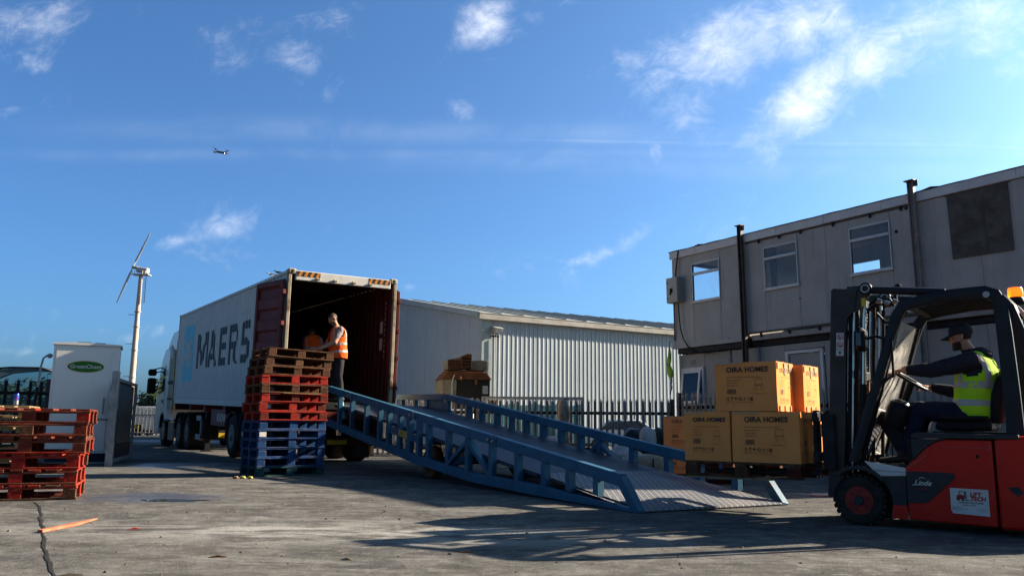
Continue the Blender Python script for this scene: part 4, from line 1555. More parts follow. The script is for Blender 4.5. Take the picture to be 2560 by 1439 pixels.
for ch, (us, wd) in (('M', (8.97, 1.46)), ('A', (7.42, 1.02)), ('E', (6.1, .83)), ('R', (4.93, .88)), ('S', (3.72, .74)), ('K', (2.56, .86))):
    polys = [[(us - x, 1.04 + 1.01 * z) for x, z in p] for p in LET[ch][1]]
    painted('letter', polys, M['letter_dark'], .004)
# stencilled numbers and two labels on the inside of the right wall
for i, ch in enumerate('MRSU7273880'):
    lettering('number', ch, .085, M['white_paint'], ct, (CW - .07, .46, 2.36 - i * .12), (0, -1, 0), (0, 0, 1), .002)
for zz in (1.72, 1.34):
    flat('label_sheet', [rect(0, 0, .16, .27)], M['white_paint'], ct, (CW - .068, .72, zz), (0, -1, 0), (0, 0, 1))

# ------------------------------------------------------------------ wheels
def wheel_parts(parent, c, ax, r, w, rim_r, rim_m, n=30, bolts=8, dish=.06, lugs=0, tread=M['rubber'], hubm=None):
    """tyre + rim + hub + bolts; ax points to the outside face; c is the middle of the outer face"""
    c, ax = Vector(c), Vector(ax).normalized()
    T = Matrix.Identity(4)
    b = MB()
    rr = r
    b.lathe([(rim_r, -.012), (rim_r + (r - rim_r) * .35, .0), (r * .93, -.012), (rr * .985, -.035), (rr, -.07), (rr, -w + .07), (rr * .985, -w + .03), (r * .93, -w), (rim_r, -w + .01)], c, ax, n, closed=True)
    if lugs:
        e1 = ax.cross(Vector((0, 0, 1))).normalized()
        e2 = ax.cross(e1)
        for i in range(lugs):
            for (s_, o0, o1) in ((0, -.02, -w * .48), (.5, -w * .52, -w + .02)):
                a = 2 * math.pi * (i + s_) / lugs
                e = e1 * math.cos(a) + e2 * math.sin(a)
                tg = ax.cross(e)
                b.bar(c + e * (r + .004) + ax * o0 + tg * .012, c + e * (r + .004) + ax * o1 - tg * .012, .032, .022, e)
    ty = b.build('tyre', tread, parent, 40)
    b = MB()
    b.lathe([(rim_r, -.01), (rim_r * .94, -.014), (rim_r * .88, -dish), (rim_r * .62, -dish - .01), (rim_r * .5, -dish * .55), (.001, -dish * .55)], c, ax, n)
    rm = b.build('rim', rim_m, parent, 40)
    b = MB()
    b.lathe([(rim_r * .38, -dish * .56), (rim_r * .36, -.005), (rim_r * .3, .01), (.001, .012)], c, ax, 18)
    b.build('hub', hubm or rim_m, rm, 40)
    e1 = ax.cross(Vector((0, 0, 1))).normalized()
    e2 = ax.cross(e1)
    b = MB()
    for i in range(bolts):
        a = 2 * math.pi * (i + .3) / bolts
        p = c + (e1 * math.cos(a) + e2 * math.sin(a)) * rim_r * .68
        b.cyl(p - ax * (dish + .012), p - ax * (dish - .028), rim_r * .06, 7)
    b.build('wheel_nuts', M['dark_steel'], rm)
    return ty


def gz(y):
    return -(1.124 + .0246 * y)


# ------------------------------------------------------------------ skeletal trailer
tr_ = thing('skeletal_trailer', 'dark red skeletal trailer carrying the grey container', 'trailer', mat=CTM)
for x0 in (.72, 1.6):
    b = MB()
    b.prism([(.2, -.42), (7.6, -.42), (8.4, -.2), (11.9, -.2), (11.9, -.03), (.2, -.03)], 'x', x0, x0 + .13)
    b.build('main_beam', M['chassis_red'], tr_)
for (y0, z0) in ((.02, -.22), (2.2, -.2), (5.0, -.2), (7.4, -.2), (9.4, -.18), (11.9, -.2)):
    b = MB()
    b.box(.04, CW - .04, y0, y0 + .18, z0, -.012, .01)
    b.build('cross_member', M['chassis_red'], tr_)
for yy in (4.15, 2.84, 1.53):
    zc = gz(yy) + .505
    for (xo, axx) in ((.03, -1), (CW - .03, 1)):
        wheel_e = MB()
        wheel_parts(tr_, (xo, yy, zc), (axx, 0, 0), .505, .37, .29, M['rim_grey'], 32, 10, .1)
        b = MB()
        arc = [(yy + .60 * math.cos(a), zc + .60 * math.sin(a)) for a in [R(-8) + R(196) * i / 16 for i in range(17)]]
        arc2 = [(yy + .575 * math.cos(a), zc + .575 * math.sin(a)) for a in [R(-8) + R(196) * i / 16 for i in range(17)]]
        xa, xb = (xo - .01, xo + .39) if axx < 0 else (xo - .39, xo + .01)
        b.prism(arc + arc2[::-1], 'x', xa, xb)
        b.build('mudguard', M['fl_grey'], tr_)
    b = MB()
    b.cyl((.3, yy, zc), (CW - .3, yy, zc), .07, 10)
    b.build('axle', M['dark_steel'], tr_)
for (x0, x1) in ((.25, .42), (CW - .42, CW - .25)):
    b = MB()
    b.box(x0, x1, 8.1, 8.28, -1.05, -.2, .01)
    b.box(x0 + .02, x1 - .02, 8.12, 8.26, -1.3, -1.05)
    b.box(x0 - .06, x1 + .06, 8.02, 8.36, -1.34, -1.3, .01)
    b.build('landing_leg', M['dark_steel'], tr_)
b = MB()
b.box(.05, .5, 7.55, 8.0, -.95, -.42, .02)
b.build('tool_box', M['black_plastic'], tr_)
for (z0, z1) in ((-.45, -.31), (-.98, -.83)):
    b = MB()
    b.box(.02, .045, 7.75, 8.35, z0, z1, .006)
    b.build('side_guard', M['steel_grey'], tr_)
b = MB()
b.box(.03, .048, 7.7, 7.78, -.83, -.45)
b.build('guard_stay', M['steel_grey'], tr_)
b = MB()
b.box(.03, .06, 4.9, 6.5, -.52, -.1, .006)
kb = b.build('name_board', M['chassis_red'], tr_)
lettering('lettering', 'KNOW', .30, M['white_paint'], kb, (.027, 5.78, -.41), (0, -1, 0), (0, 0, 1), .006)
b = MB()
b.box(.12, CW - .12, -.06, .02, -.74, -.58, .01)
bp = b.build('rear_bumper', M['chassis_red'], tr_)
for xx in (.35, CW - .35):
    b = MB()
    b.box(xx - .05, xx + .05, -.02, .22, -.58, -.2)
    b.build('bumper_stay', M['chassis_red'], tr_)
for (x0, x1) in ((.16, .62), (CW - .62, CW - .16)):
    b = MB()
    b.box(x0, x1, -.075, -.061, -.72, -.60, .004)
    b.build('tail_lamp', mat('tail lamp red', (0.25, 0.01, 0.01), None, 5, .25), bp)
b = MB()
b.box(1.0, 1.42, -.072, -.061, -.71, -.62)
b.build('number_plate', M['yellow'], bp)
for (x0, x1) in ((.12, .5), (CW - .5, CW - .12)):
    b = MB()
    b.box(x0, x1, .9, .915, -1.05, -.2)
    b.build('spray_flap', M['rubber'], tr_)

# ------------------------------------------------------------------ tractor unit
tk = thing('lorry_tractor', 'white lorry tractor unit with black mirrors coupled to the container trailer', 'lorry', mat=CTM)
b = MB()
ca = [(13.38, -.55), (13.42, 1.78), (13.6, 1.95), (14.35, 1.88), (14.95, 1.5), (15.35, .86), (15.68, .1), (15.78, -.5), (15.74, -1.08), (14.75, -1.08), (14.72, -.78), (14.55, -.5), (14.25, -.36), (13.95, -.36), (13.66, -.48), (13.52, -.62)]
rings = []
for (x, ins) in ((.0, .06), (.05, .015), (.14, 0), (CW - .14, 0), (CW - .05, .015), (CW, .06)):
    cy, cz = 14.5, .4
    rings.append([(x, cy + (p[0] - cy) * (1 - ins), cz + (p[1] - cz) * (1 - ins * .6)) for p in ca])
b.loft(rings)
b.build('cab', M['cab_white'], tk, 35)
b = MB()
b.prism([(14.05, .42), (14.05, 1.28), (14.8, 1.22), (15.18, .78), (15.36, .34), (14.9, .28)], 'x', -.006, .001)
dw = b.build('side_window', M['glass_dark'], tk)
b = MB()
b.box(-.004, .001, 13.98, 14.0, -.35, 1.3)
b.build('door_seam', M['black_plastic'], tk)
b = MB()
b.prism([(14.15, -.02), (14.15, .1), (14.4, .1), (14.4, -.02)], 'x', -.012, -.001)
b.build('door_handle', M['black_plastic'], tk)
b = MB()
b.prism([(12.62, 2.35), (12.7, 2.44), (13.6, 2.4), (14.3, 2.05), (14.35, 1.9), (13.5, 1.97), (13.3, 1.8), (12.8, 1.75)], 'x', .08, CW - .08)
b.build('roof_deflector', M['cab_white'], tk, bevel=.04)
b = MB()
b.prism([(12.56, 1.0), (12.62, 2.36), (12.85, 2.3), (13.3, 1.75), (13.3, 1.2)], 'x', .2, CW - .2)
b.build('deflector_back', M['dark_steel'], tk)
for x0 in (.0, CW - .05):
    b = MB()
    b.prism([(12.42, -.22), (12.5, 1.35), (12.7, 1.62), (13.34, 1.62), (13.34, -.22)], 'x', x0, x0 + .05)
    fr_ = b.build('side_fairing', M['cab_cream'], tk, bevel=.012)
    for yy in (12.72, 12.95, 13.16):
        b = MB()
        b.box(x0 - .012 if x0 < 1 else x0 + .051, x0 - .001 if x0 < 1 else x0 + .062, yy, yy + .05, -.2, 1.5)
        b.build('rib', M['cab_cream'], fr_)
b = MB()
b.box(-.02, .06, 12.5, 13.3, .62, .74, .01)
b.box(-.02, .06, 12.5, 13.3, .1, .17, .01)
b.build('fairing_strap', M['dark_steel'], tk)
# mirrors
for s_, x0 in ((-1, 0.0), (1, CW)):
    for (z0, z1, d) in ((.30, .86, .19), (.93, 1.17, .16)):
        b = MB()
        xa = x0 + s_ * .12
        xb = x0 + s_ * .40
        b.box(min(xa, xb), max(xa, xb), 15.2 - d / 2, 15.2 + d / 2, z0, z1, .05)
        b.build('mirror', M['black_plastic'], tk)
    b = MB()
    for zz in (.42, 1.02, 1.15):
        b.tube([(x0 - s_ * .02, 15.0, zz + .08), (x0 + s_ * .25, 15.18, zz)], .022, 6)
    b.build('mirror_arm', M['black_plastic'], tk)
b = MB()
b.prism([(15.0, 1.45), (15.45, 1.3), (15.46, 1.24), (15.05, 1.38)], 'x', .1, CW - .1)
b.build('sun_visor', M['black_plastic'], tk)
for x0 in (.62, CW - .74):
    b = MB()
    b.prism([(9.0, -.55), (15.0, -.55), (15.0, -.75), (9.0, -.75)], 'x', x0, x0 + .1)
    b.build('chassis_rail', M['dark_steel'], tk)
b = MB()
b.box(.6, CW - .6, 9.7, 11.0, -.5, -.32, .03)
b.build('fifth_wheel', M['dark_steel'], tk)
for (yy, w_) in ((14.12, .33), (11.28, .58), (9.95, .58)):
    zc = gz(yy) + .5
    for (xo, axx) in ((.06, -1), (CW - .06, 1)):
        wheel_parts(tk, (xo, yy, zc), (axx, 0, 0), .5, w_, .28, M['alu'] if yy > 14 else M['rim_grey'], 32, 10, .02 if yy > 14 else .14)
        b = MB()
        a0, a1 = (R(10), R(170))
        ro, ri = (.63, .60)
        arc = [(yy + ro * math.cos(a), zc + ro * math.sin(a)) for a in [a0 + (a1 - a0) * i / 16 for i in range(17)]]
        arc2 = [(yy + ri * math.cos(a), zc + ri * math.sin(a)) for a in [a0 + (a1 - a0) * i / 16 for i in range(17)]]
        xa, xb = (xo - .03, xo + w_) if axx < 0 else (xo - w_, xo + .03)
        b.prism(arc + arc2[::-1], 'x', xa, xb)
        b.build('mudguard', M['black_plastic'], tk)
for i in range(4):
    b = MB()
    yy = 12.35 + i * .2
    b.cyl((.14, yy, -1.2), (.14, yy, -.62), .1, 12)
    b.build('exhaust_shield', mat('tan shield', (0.3, 0.26, 0.2), (0.2, 0.17, 0.13), 6, .5) if i == 0 else bpy.data.materials['tan shield'], tk)
b = MB()
b.cyl((.1, 12.2, -.56), (.1, 13.1, -.52), .05, 10)
b.build('air_pipe', M['alu'], tk)
b = MB()
b.box(.3, CW - .3, 15.55, 15.75, -1.3, -.9, .03)
b.build('front_bumper', M['fl_grey'], tk)
b = MB()
b.box(.3, CW - .3, 9.2, 9.24, -1.05, -.75)
b.build('rear_plate', M['dark_steel'], tk)
b = MB()
b.box(.55, 1.15, 9.17, 9.198, -.98, -.84)
b.build('number_plate', M['yellow'], tk)

# gulls perched on the container roof edge
for (yy, lab, mt, s_) in ((1.45, 'white gull perched on the container roof edge', 'white_paint', .5), (.95, 'small dark bird perched on the container roof near the rear corner', 'machine_black', .42)):
    g_ = thing('perched_bird', lab, 'bird', mat=CTM @ Matrix.Translation((.03, yy, CH - .02)) @ Matrix.Rotation(R(70), 4, 'Z') @ Matrix.Scale(s_, 4))
    b = MB()
    b.loft([[(d * .0 + w_ * math.cos(a), d, zz + w_ * math.sin(a) * .9) for a in [2 * math.pi * i / 10 for i in range(10)]] for (d, w_, zz) in ((-.20, .006, .10), (-.1, .03, .095), (0, .055, .11), (.08, .05, .13), (.12, .03, .165), (.15, .032, .19), (.185, .02, .19), (.21, .005, .185))])
    b.build('body', M[mt], g_, 60)
    b = MB()
    for s2 in (-1, 1):
        b.loft([[(s2 * .052 + .008 * math.cos(a), d + 0, zz + .03 * math.sin(a)) for a in [2 * math.pi * i / 8 for i in range(8)]] for (d, zz) in ((-.24, .10), (-.1, .12), (.06, .13))])
    b.build('wings', M['steel_grey'] if mt == 'white_paint' else M['machine_black'], g_, 60)
    b = MB()
    for s2 in (-.02, .02):
        b.cyl((s2, 0, 0), (s2, 0, .08), .005, 5)
    b.build('legs', M['hazard_orange'], g_)


# ================================================================== PALLETS
_pm = {}


def piece(kind, dims, mtl):
    key = (kind, tuple(round(d, 3) for d in dims), mtl.name)
    if key not in _pm:
        b = MB()
        b.box(-dims[0] / 2, dims[0] / 2, -dims[1] / 2, dims[1] / 2, 0, dims[2], .004)
        _pm[key] = b.mesh(kind, mtl)
    return _pm[key]


def pallet(label, Mx, mtl, h=.148, lx=1.2, ly=1.0, group=None, along='x', mtl2=None, nb=7, seed=0):
    """block pallet, origin at the front left bottom corner, front along x"""
    rg = random.Random(seed * 13 + 5)
    p = thing('pallet', label, 'pallet', mat=Mx, group=group)
    t = .021 * h / .148
    bh = h - 3 * t
    m2 = mtl2 or mtl

    def put(kind, dims, x, y, z, mt):
        o = link(kind, piece(kind, dims, mt), p)
        o.location = (x + rg.uniform(-.004, .004), y + rg.uniform(-.004, .004), z)
        o.rotation_euler = (0, 0, rg.uniform(-.006, .006))
        return o
    for yy in (.05, ly / 2, ly - .05):
        put('bottom_board', (lx, .1, t), lx / 2, yy, 0, mtl if rg.random() < .8 else m2)
    for i, xx in enumerate((.07, lx / 2, lx - .07)):
        for yy in (.05, ly / 2, ly - .05):
            put('block', (.13, .096, bh), xx, yy, t, mtl if rg.random() < .75 else m2)
    if along == 'x':
        for xx in (.07, lx / 2, lx - .07):
            put('stringer_board', (.12, ly, t), xx, ly / 2, t + bh, mtl)
        for i in range(nb):
            wd = .105 if i not in (0, nb - 1, nb // 2) else .12
            put('deck_board', (lx, wd, t), lx / 2, .06 + (ly - .12) * i / (nb - 1), 2 * t + bh, mtl if rg.random() < .8 else m2)
    else:
        for yy in (.05, ly / 2, ly - .05):
            put('stringer_board', (lx, .1, t), lx / 2, yy, t + bh, mtl)
        for i in range(nb):
            wd = .125 if i not in (0, nb - 1) else .14
            put('deck_board', (wd, ly, t), .075 + (lx - .15) * i / (nb - 1), ly / 2, 2 * t + bh, mtl if rg.random() < .8 else m2)
    return p


ORD = ['bottommost', 'second', 'third', 'fourth', 'fifth', 'sixth']
# tall stack beside the ramp
cols = ['wood_teal'] + ['wood_blue'] * 5 + ['wood_red', 'wood_red', 'wood_red', 'wood_brown', 'wood_red', 'wood_brown', 'wood_brown', 'wood_brown']
labs = ['dull teal pallet at the very bottom of the tall stack beside the ramp',
        'blue pallet second from the bottom of the tall stack', 'blue pallet third from the bottom of the tall stack',
        'blue pallet fourth from the bottom of the tall stack', 'blue pallet with a white label, fifth from the bottom of the tall stack',
        'topmost blue pallet of the tall stack, just under the red ones', 'red pallet resting directly on the blue pallets of the tall stack',
        'bright red pallet second above the blue ones in the tall stack', 'red pallet third above the blue ones in the tall stack',
        'lone brown pallet between red pallets in the tall stack', 'bright red pallet just under the three brown ones in the tall stack',
        'lowest of the three brown pallets topping the tall stack', 'middle one of the three brown pallets topping the tall stack',
        'brown pallet on the very top of the tall stack']
SC = .945
rg2 = random.Random(4)
z = 0.0
for i, cname in enumerate(cols):
    dxo = rg2.uniform(-.012, .012) + (0, .02, .045, .075)[max(0, i - 10)] + (-.02 if i == 7 else 0)
    Mx = (Matrix.Translation((-4.05, 13.5, z)) @ Matrix.Rotation(R(34 + rg2.uniform(-.9, .9)), 4, 'Z') @ Matrix.Translation((dxo, rg2.uniform(-.01, .01), 0)))
    if i >= 11:
        Mx = Mx @ Matrix.Rotation(R(.5 * (i - 10)), 4, 'Y')
    pp = pallet(labs[i], Mx, M[cname], .148, 1.2 * SC, 1.0 * SC, 'pallets of the tall stack', 'x', M['wood_maroon'] if 'red' in cname else None, 7, i)
    if i == 4:
        flat('paper_label', [rect(0, 0, .11, .075)], M['white_paint'], pp, (.02, -.003, .035), (1, 0, 0), (0, 0, 1))
        flat('side_label', [rect(0, 0, .05, .06)], M['white_paint'], pp, (-.003, .93, .04), (0, -1, 0), (0, 0, 1))
    if i == 8:
        b = MB()
        b.bar((.35, -.015, .150), (1.0, -.02, .146), .02, .012)
        b.build('pale_splinter', M['wood_raw'], pp)
    z += .1485
# low stack of red pallets at the left edge
cols = ['wood_red', 'wood_maroon', 'wood_red', 'wood_maroon', 'wood_maroon', 'wood_maroon']
labs = ['red pallet on the ground at the bottom of the left stack', 'faded maroon pallet second from the bottom of the left stack',
        'bright red pallet third from the bottom of the left stack', 'faded maroon pallet resting on the bright red one in the left stack',
        'maroon pallet second from the top of the left stack', 'maroon pallet on top of the left stack']
z = 0.0
for i, cname in enumerate(cols):
    Mx = (Matrix.Translation((-4.8, 9.41, z)) @ Matrix.Rotation(R(22 + rg2.uniform(-.8, .8)), 4, 'Z')
          @ Matrix.Translation((-1.2 + (0, -.01, .0, .05, .05, .06)[i], 0, 0)))
    if i in (4,):     # lies upside down
        Mx = Mx @ Matrix.Translation((0, 1.0, .1645)) @ Matrix.Rotation(R(180), 4, 'X')
    pallet(labs[i], Mx, M[cname], .1645, 1.2, 1.0, 'pallets of the left stack', 'y', M['wood_red'] if i % 2 else M['wood_brown'], 7, 40 + i)
    z += .1655
# raw wooden pallets behind it
labs = ['raw timber pallet at the bottom of the pile behind the left stack', 'raw timber pallet second in the pile behind the left stack',
        'raw timber pallet third in the pile behind the left stack', 'raw timber pallet fourth in the pile behind the left stack',
        'raw timber pallet fifth in the pile behind the left stack', 'raw timber pallet sixth in the pile behind the left stack',
        'raw timber pallet on top of the pile behind the left stack, under the can']
for i in range(7):
    Mx = Matrix.Translation((-7.9, 11.35, i * .151)) @ Matrix.Rotation(R(20 + rg2.uniform(-2, 2)), 4, 'Z')
    pallet(labs[i], Mx, M['wood_raw'], .15, 1.2, 1.0, 'raw pallets behind the left stack', 'y', None, 7, 70 + i)
CN = thing('drink_can', 'blue and silver drink can standing on the raw timber pallets', 'can', (-6.98, 11.78, 7 * .151), R(30))
b = MB()
b.lathe([(.001, 0), (.024, 0), (.031, .012), (.031, .15), (.026, .168), (.024, .166), (.001, .162)], (0, 0, 0), (0, 0, 1), 20)
b.build('body', M['can_blue'], CN)
b = MB()
b.lathe([(.0315, .015), (.0317, .06), (.0317, .075)], (0, 0, 0), (0, 0, 1), 20)
b.build('silver_band', M['alu'], CN)
flat('red_mark', [[(-.014, 0), (.014, .01), (.012, .03), (-.012, .022)]], M['sign_red'], CN, (0, -.0325, .085), (1, 0, 0), (0, 0, 1))

# ================================================================== LOADING RAMP
RPM = Matrix.Translation((1.299, 8.567, 0)) @ Matrix.Rotation(R(30), 4, 'Z')
rp = thing('loading_ramp', 'long blue steel loading ramp leading up to the container', 'ramp', mat=RPM)
RW = 2.16
TOP = 10.32


def zd(s):
    return .02 + .125 * s


def zr(s):
    return .335 + .125 * s


low = [(0, .0), (2.0, .02), (3.75, .075), (5.75, .245), (TOP, .80)]


def zl(s):
    for (a, z0), (c_, z1) in zip(low, low[1:]):
        if a <= s <= c_:
            return z0 + (z1 - z0) * (s - a) / (c_ - a)
    return low[-1][1] + .122 * (s - TOP)


near_posts = [9.57, 8.83, 8.02, 7.33, 6.89, 6.46, 5.93, 5.58, 5.21, 4.5, 3.85, 3.15, 2.46, 1.82, 1.29, .75]
far_posts = [11.3, 10.55, 9.9, 8.86, 7.9, 7.35, 6.75, 6.2, 5.7, 5.15, 4.6, 4.05, 3.55, 2.75, 2.0, 1.4, .75]
for side, x0, posts in (('near', 0.0, near_posts), ('far', RW, far_posts)):
    sx = 1 if side == 'near' else -1
    xa, xb = (x0, x0 + .09) if sx > 0 else (x0 - .09, x0)
    # bottom beam
    b = MB()
    pl = low if side == 'near' else low[:-1] + [(8.9, .63), (11.5, .75)]
    bh = .135
    poly = [(s, z_) for s, z_ in pl] + [(s, z_ + (bh if s > 0 else .03)) for s, z_ in pl[::-1]]
    b.prism(poly, 'x', xa, xb)
    b.build('bottom_beam', M['ramp_blue'], rp, bevel=.008)
    # top rail in lengths with clamps
    if side == 'near':
        cuts = [(.30, 3.05), (3.11, 5.72), (5.78, 8.82), (8.88, TOP)]
        for (s0, s1) in cuts:
            b = MB()
            b.prism([(s0, zr(s0) - .13), (s1, zr(s1) - .13), (s1, zr(s1)), (s0, zr(s0))], 'x', xa - .004, xb + .004)
            b.build('top_rail', M['ramp_blue'], rp, bevel=.008)
        for sc in (3.08, 5.75, 8.85):
            b = MB()
            b.prism([(sc - .12, zr(sc) - .12), (sc + .12, zr(sc) - .09), (sc + .12, zr(sc) - .005), (sc - .12, zr(sc) - .03)], 'x', xa - .016, xa - .005)
            cp = b.build('clamp_plate', M['ramp_blue'], rp)
            for ds in (-.07, .07):
                b = MB()
                b.cyl((xa - .017, sc + ds, zr(sc) - .065 + ds * .12), (xa - .05, sc + ds, zr(sc) - .065 + ds * .12), .018, 6)
                b.build('bolt', M['alu'], cp)
    else:
        f_top = [(.30, zr(.30)), (8.86, 1.47), (11.55, 1.53)]
        for (s0, z0), (s1, z1) in ((f_top[0], (4.4, zr(4.4) + .01)), ((4.41, zr(4.41) + .01), f_top[1]), ((8.87, 1.471), f_top[2])):
            b = MB()
            b.prism([(s0, z0 - .13), (s1, z1 - .13), (s1, z1), (s0, z0)], 'x', xa - .004, xb + .004)
            b.build('top_rail', M['ramp_blue'], rp, bevel=.008)
    for s in posts:
        if side == 'near' and 6.4 < s < 6.6:
            continue
        b = MB()
        hw = .05 if side == 'near' else .055
        za, zb_ = zl(s) + bh - .02, (zr(s) - .12 if (side == 'near' or s < 8.86) else 1.47 - .12 + .02 * (s - 8.86))
        if side == 'far' and s > 8.9:
            za = .63 + .046 * (s - 8.9) + bh - .02
        b.prism([(s - hw, za - .01), (s + hw, za + .012), (s + hw, zb_ + .01), (s - hw, zb_ - .004)], 'x', xa + .006, xb - .006)
        b.build('upright', M['ramp_blue'], rp)
    # knee at the toe
    b = MB()
    b.prism([(.0, .02), (.14, .02), (.44, zr(.44) - .02), (.28, zr(.28) - .02)], 'x', xa - .002, xb + .002)
    b.build('toe_post', M['ramp_blue'], rp, bevel=.006)
    # A-brace round the middle upright
    for (s0, s1) in ((3.80, 4.5), (3.90, 3.20)):
        if side == 'far':
            s0, s1 = s0 - .3, s1 - .3
        b = MB()
        b.bar((x0 + sx * .045, s0, zr(s0) - .15), (x0 + sx * .045, s1, zl(s1) + .14), .06, .075, (1, 0, 0))
        b.build('brace', M['ramp_blue'], rp)
# far platform gusset plate
b = MB()
b.prism([(8.6, 1.08), (9.95, 1.16), (9.95, 1.36), (9.15, 1.36)], 'x', RW - .06, RW - .03)
b.build('gusset_plate', M['ramp_blue'], rp)
# fork pocket plate with openings
b = MB()
s0, s1 = 5.63, 6.84


def zq(s, t_):
    return zl(s) + bh + t_ * (zr(s) - .13 - zl(s) - bh)


b.prism([(s0, zq(s0, .36)), (s1, zq(s1, .36)), (s1, zq(s1, .58)), (s0, zq(s0, .58))], 'x', .004, .016)
pk = b.build('pocket_plate', M['ramp_blue'], rp)
for s in (6.40, 6.02):
    b = MB()
    b.prism([(s - .06, zq(s, -.02)), (s + .06, zq(s, -.0)), (s + .06, zq(s, 1.02)), (s - .06, zq(s, 1.0))], 'x', .018, .08)
    b.build('upright', M['ramp_blue'], rp)
lettering('lettering', 'FORK', .15, M['yellow'], pk, (.0, 6.36, zq(6.36, .38)), (0, -1, -.1), (0, -.1, 1), .006)


def tread_mat(name, c, c2, kind, wk):
    m_, q, b_ = new_mat(name)
    ob = q.n('ShaderNodeTexCoord').outputs['Object']
    x, y, z_ = q.sep(ob)
    if kind == 'diamond':
        a = q.m('SINE', q.m('MULTIPLY', q.m('ADD', x, q.m('MULTIPLY', y, .55)), 75.0))
        d = q.m('SINE', q.m('MULTIPLY', q.m('SUBTRACT', x, q.m('MULTIPLY', y, .55)), 75.0))
        pat = q.ss(q.m('MAXIMUM', a, d), .55, .95)
    else:
        pat = q.ss(q.m('SINE', q.m('MULTIPLY', y, 78.0)), .1, .6)
    nz = q.noise(ob, 2.2, 7, .65)
    col_ = q.mix(q.ss(nz, .35, .7), c2, c)
    wear_sun = q.m('MULTIPLY', q.ss(q.noise(ob, 1.1, 6, .65, .5), .45, .62), wk)
    col_ = q.mix(wear_sun, col_, (0.15, 0.128, 0.112) if kind == 'diamond' else (0.07, 0.062, 0.058))  # worn patches; on the toe plate sunlight is put into their paler colour
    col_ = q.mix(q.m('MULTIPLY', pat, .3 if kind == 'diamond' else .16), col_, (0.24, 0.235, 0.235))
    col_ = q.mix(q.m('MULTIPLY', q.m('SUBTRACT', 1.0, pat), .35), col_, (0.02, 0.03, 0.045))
    q.put(b_.inputs['Base Color'], col_)
    b_.inputs['Roughness'].default_value = .55
    b_.inputs['Specular IOR Level'].default_value = .1
    bn = q.n('ShaderNodeBump')
    bn.inputs['Strength'].default_value = .8
    bn.inputs['Distance'].default_value = .006
    q.put(bn.inputs['Height'], pat)
    q.put(b_.inputs['Normal'], bn.outputs[0])
    return m_


M['deck'] = tread_mat('ramp deck grating', (0.012, 0.022, 0.04), (0.018, 0.016, 0.018), 'bars', .25)
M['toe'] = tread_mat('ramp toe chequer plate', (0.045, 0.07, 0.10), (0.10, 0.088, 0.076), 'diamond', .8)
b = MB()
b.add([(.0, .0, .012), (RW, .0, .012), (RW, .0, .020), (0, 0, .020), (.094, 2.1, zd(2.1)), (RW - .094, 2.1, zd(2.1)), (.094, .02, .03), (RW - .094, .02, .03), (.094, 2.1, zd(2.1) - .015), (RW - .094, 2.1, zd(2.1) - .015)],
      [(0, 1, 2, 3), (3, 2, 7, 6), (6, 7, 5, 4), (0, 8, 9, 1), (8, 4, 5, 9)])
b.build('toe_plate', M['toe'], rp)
for i in range(8):
    s0 = 2.115 + i * .85
    s1 = s0 + .835
    b = MB()
    b.add([(.094, s0, zd(s0)), (RW - .094, s0, zd(s0)), (RW - .094, s1, zd(s1)), (.094, s1, zd(s1)),
           (.094, s0, zd(s0) - .05), (RW - .094, s0, zd(s0) - .05), (RW - .094, s1, zd(s1) - .05), (.094, s1, zd(s1) - .05)],
          [(0, 1, 2, 3), (7, 6, 5, 4), (0, 4, 5, 1), (3, 2, 6, 7), (0, 3, 7, 4), (1, 5, 6, 2)])
    b.build('deck_grating', M['deck'], rp)
b = MB()
b.add([(.094, 8.915, zd(8.9)), (RW - .094, 8.915, zd(8.9)), (RW - .094, 10.1, 1.24), (.094, 10.1, 1.24),
       (.094, 8.915, zd(8.9) - .06), (RW - .094, 8.915, zd(8.9) - .06), (RW - .094, 10.1, 1.18), (.094, 10.1, 1.18)],
      [(0, 1, 2, 3), (7, 6, 5, 4), (0, 4, 5, 1), (3, 2, 6, 7), (0, 3, 7, 4), (1, 5, 6, 2)])
b.build('top_platform', M['deck'], rp)
for s in (1.2, 2.6, 4.0, 5.4, 6.8, 8.2, 9.8):
    b = MB()
    b.box(.092, RW - .092, s - .04, s + .04, max(.01, zd(s) - .16), zd(s) - .062 if s < 8.9 else zd(s) - .09)
    b.build('cross_beam', M['ramp_blue'], rp)
# road wheels under the middle
for (xo, axx) in ((.20, -1), (RW - .20, 1)):
    wheel_parts(rp, (xo, 5.55, .26), (axx, 0, 0), .26, .16, .17, M['rust'], 28, 6, .03, 0, mat('solid tyre', (0.16, 0.075, 0.03), (0.09, 0.045, 0.02), 6, .8) if xo < 1 else bpy.data.materials['solid tyre'])
b = MB()
b.cyl((.25, 5.55, .26), (RW - .25, 5.55, .26), .045, 10)
b.build('axle', M['ramp_blue'], rp)
for xo in (.42, RW - .42):
    b = MB()
    b.prism([(5.2, .18), (5.62, .2), (5.62, .34), (4.4, .42), (4.4, .36)], 'x', xo - .03, xo + .03)
    b.build('axle_arm', M['ramp_blue'], rp)
# hydraulic strut at the head
b = MB()
b.cyl((.16, 10.0, 1.52), (.16, 9.62, .95), .035, 10)
b.build('strut', M['star_blue'], rp)
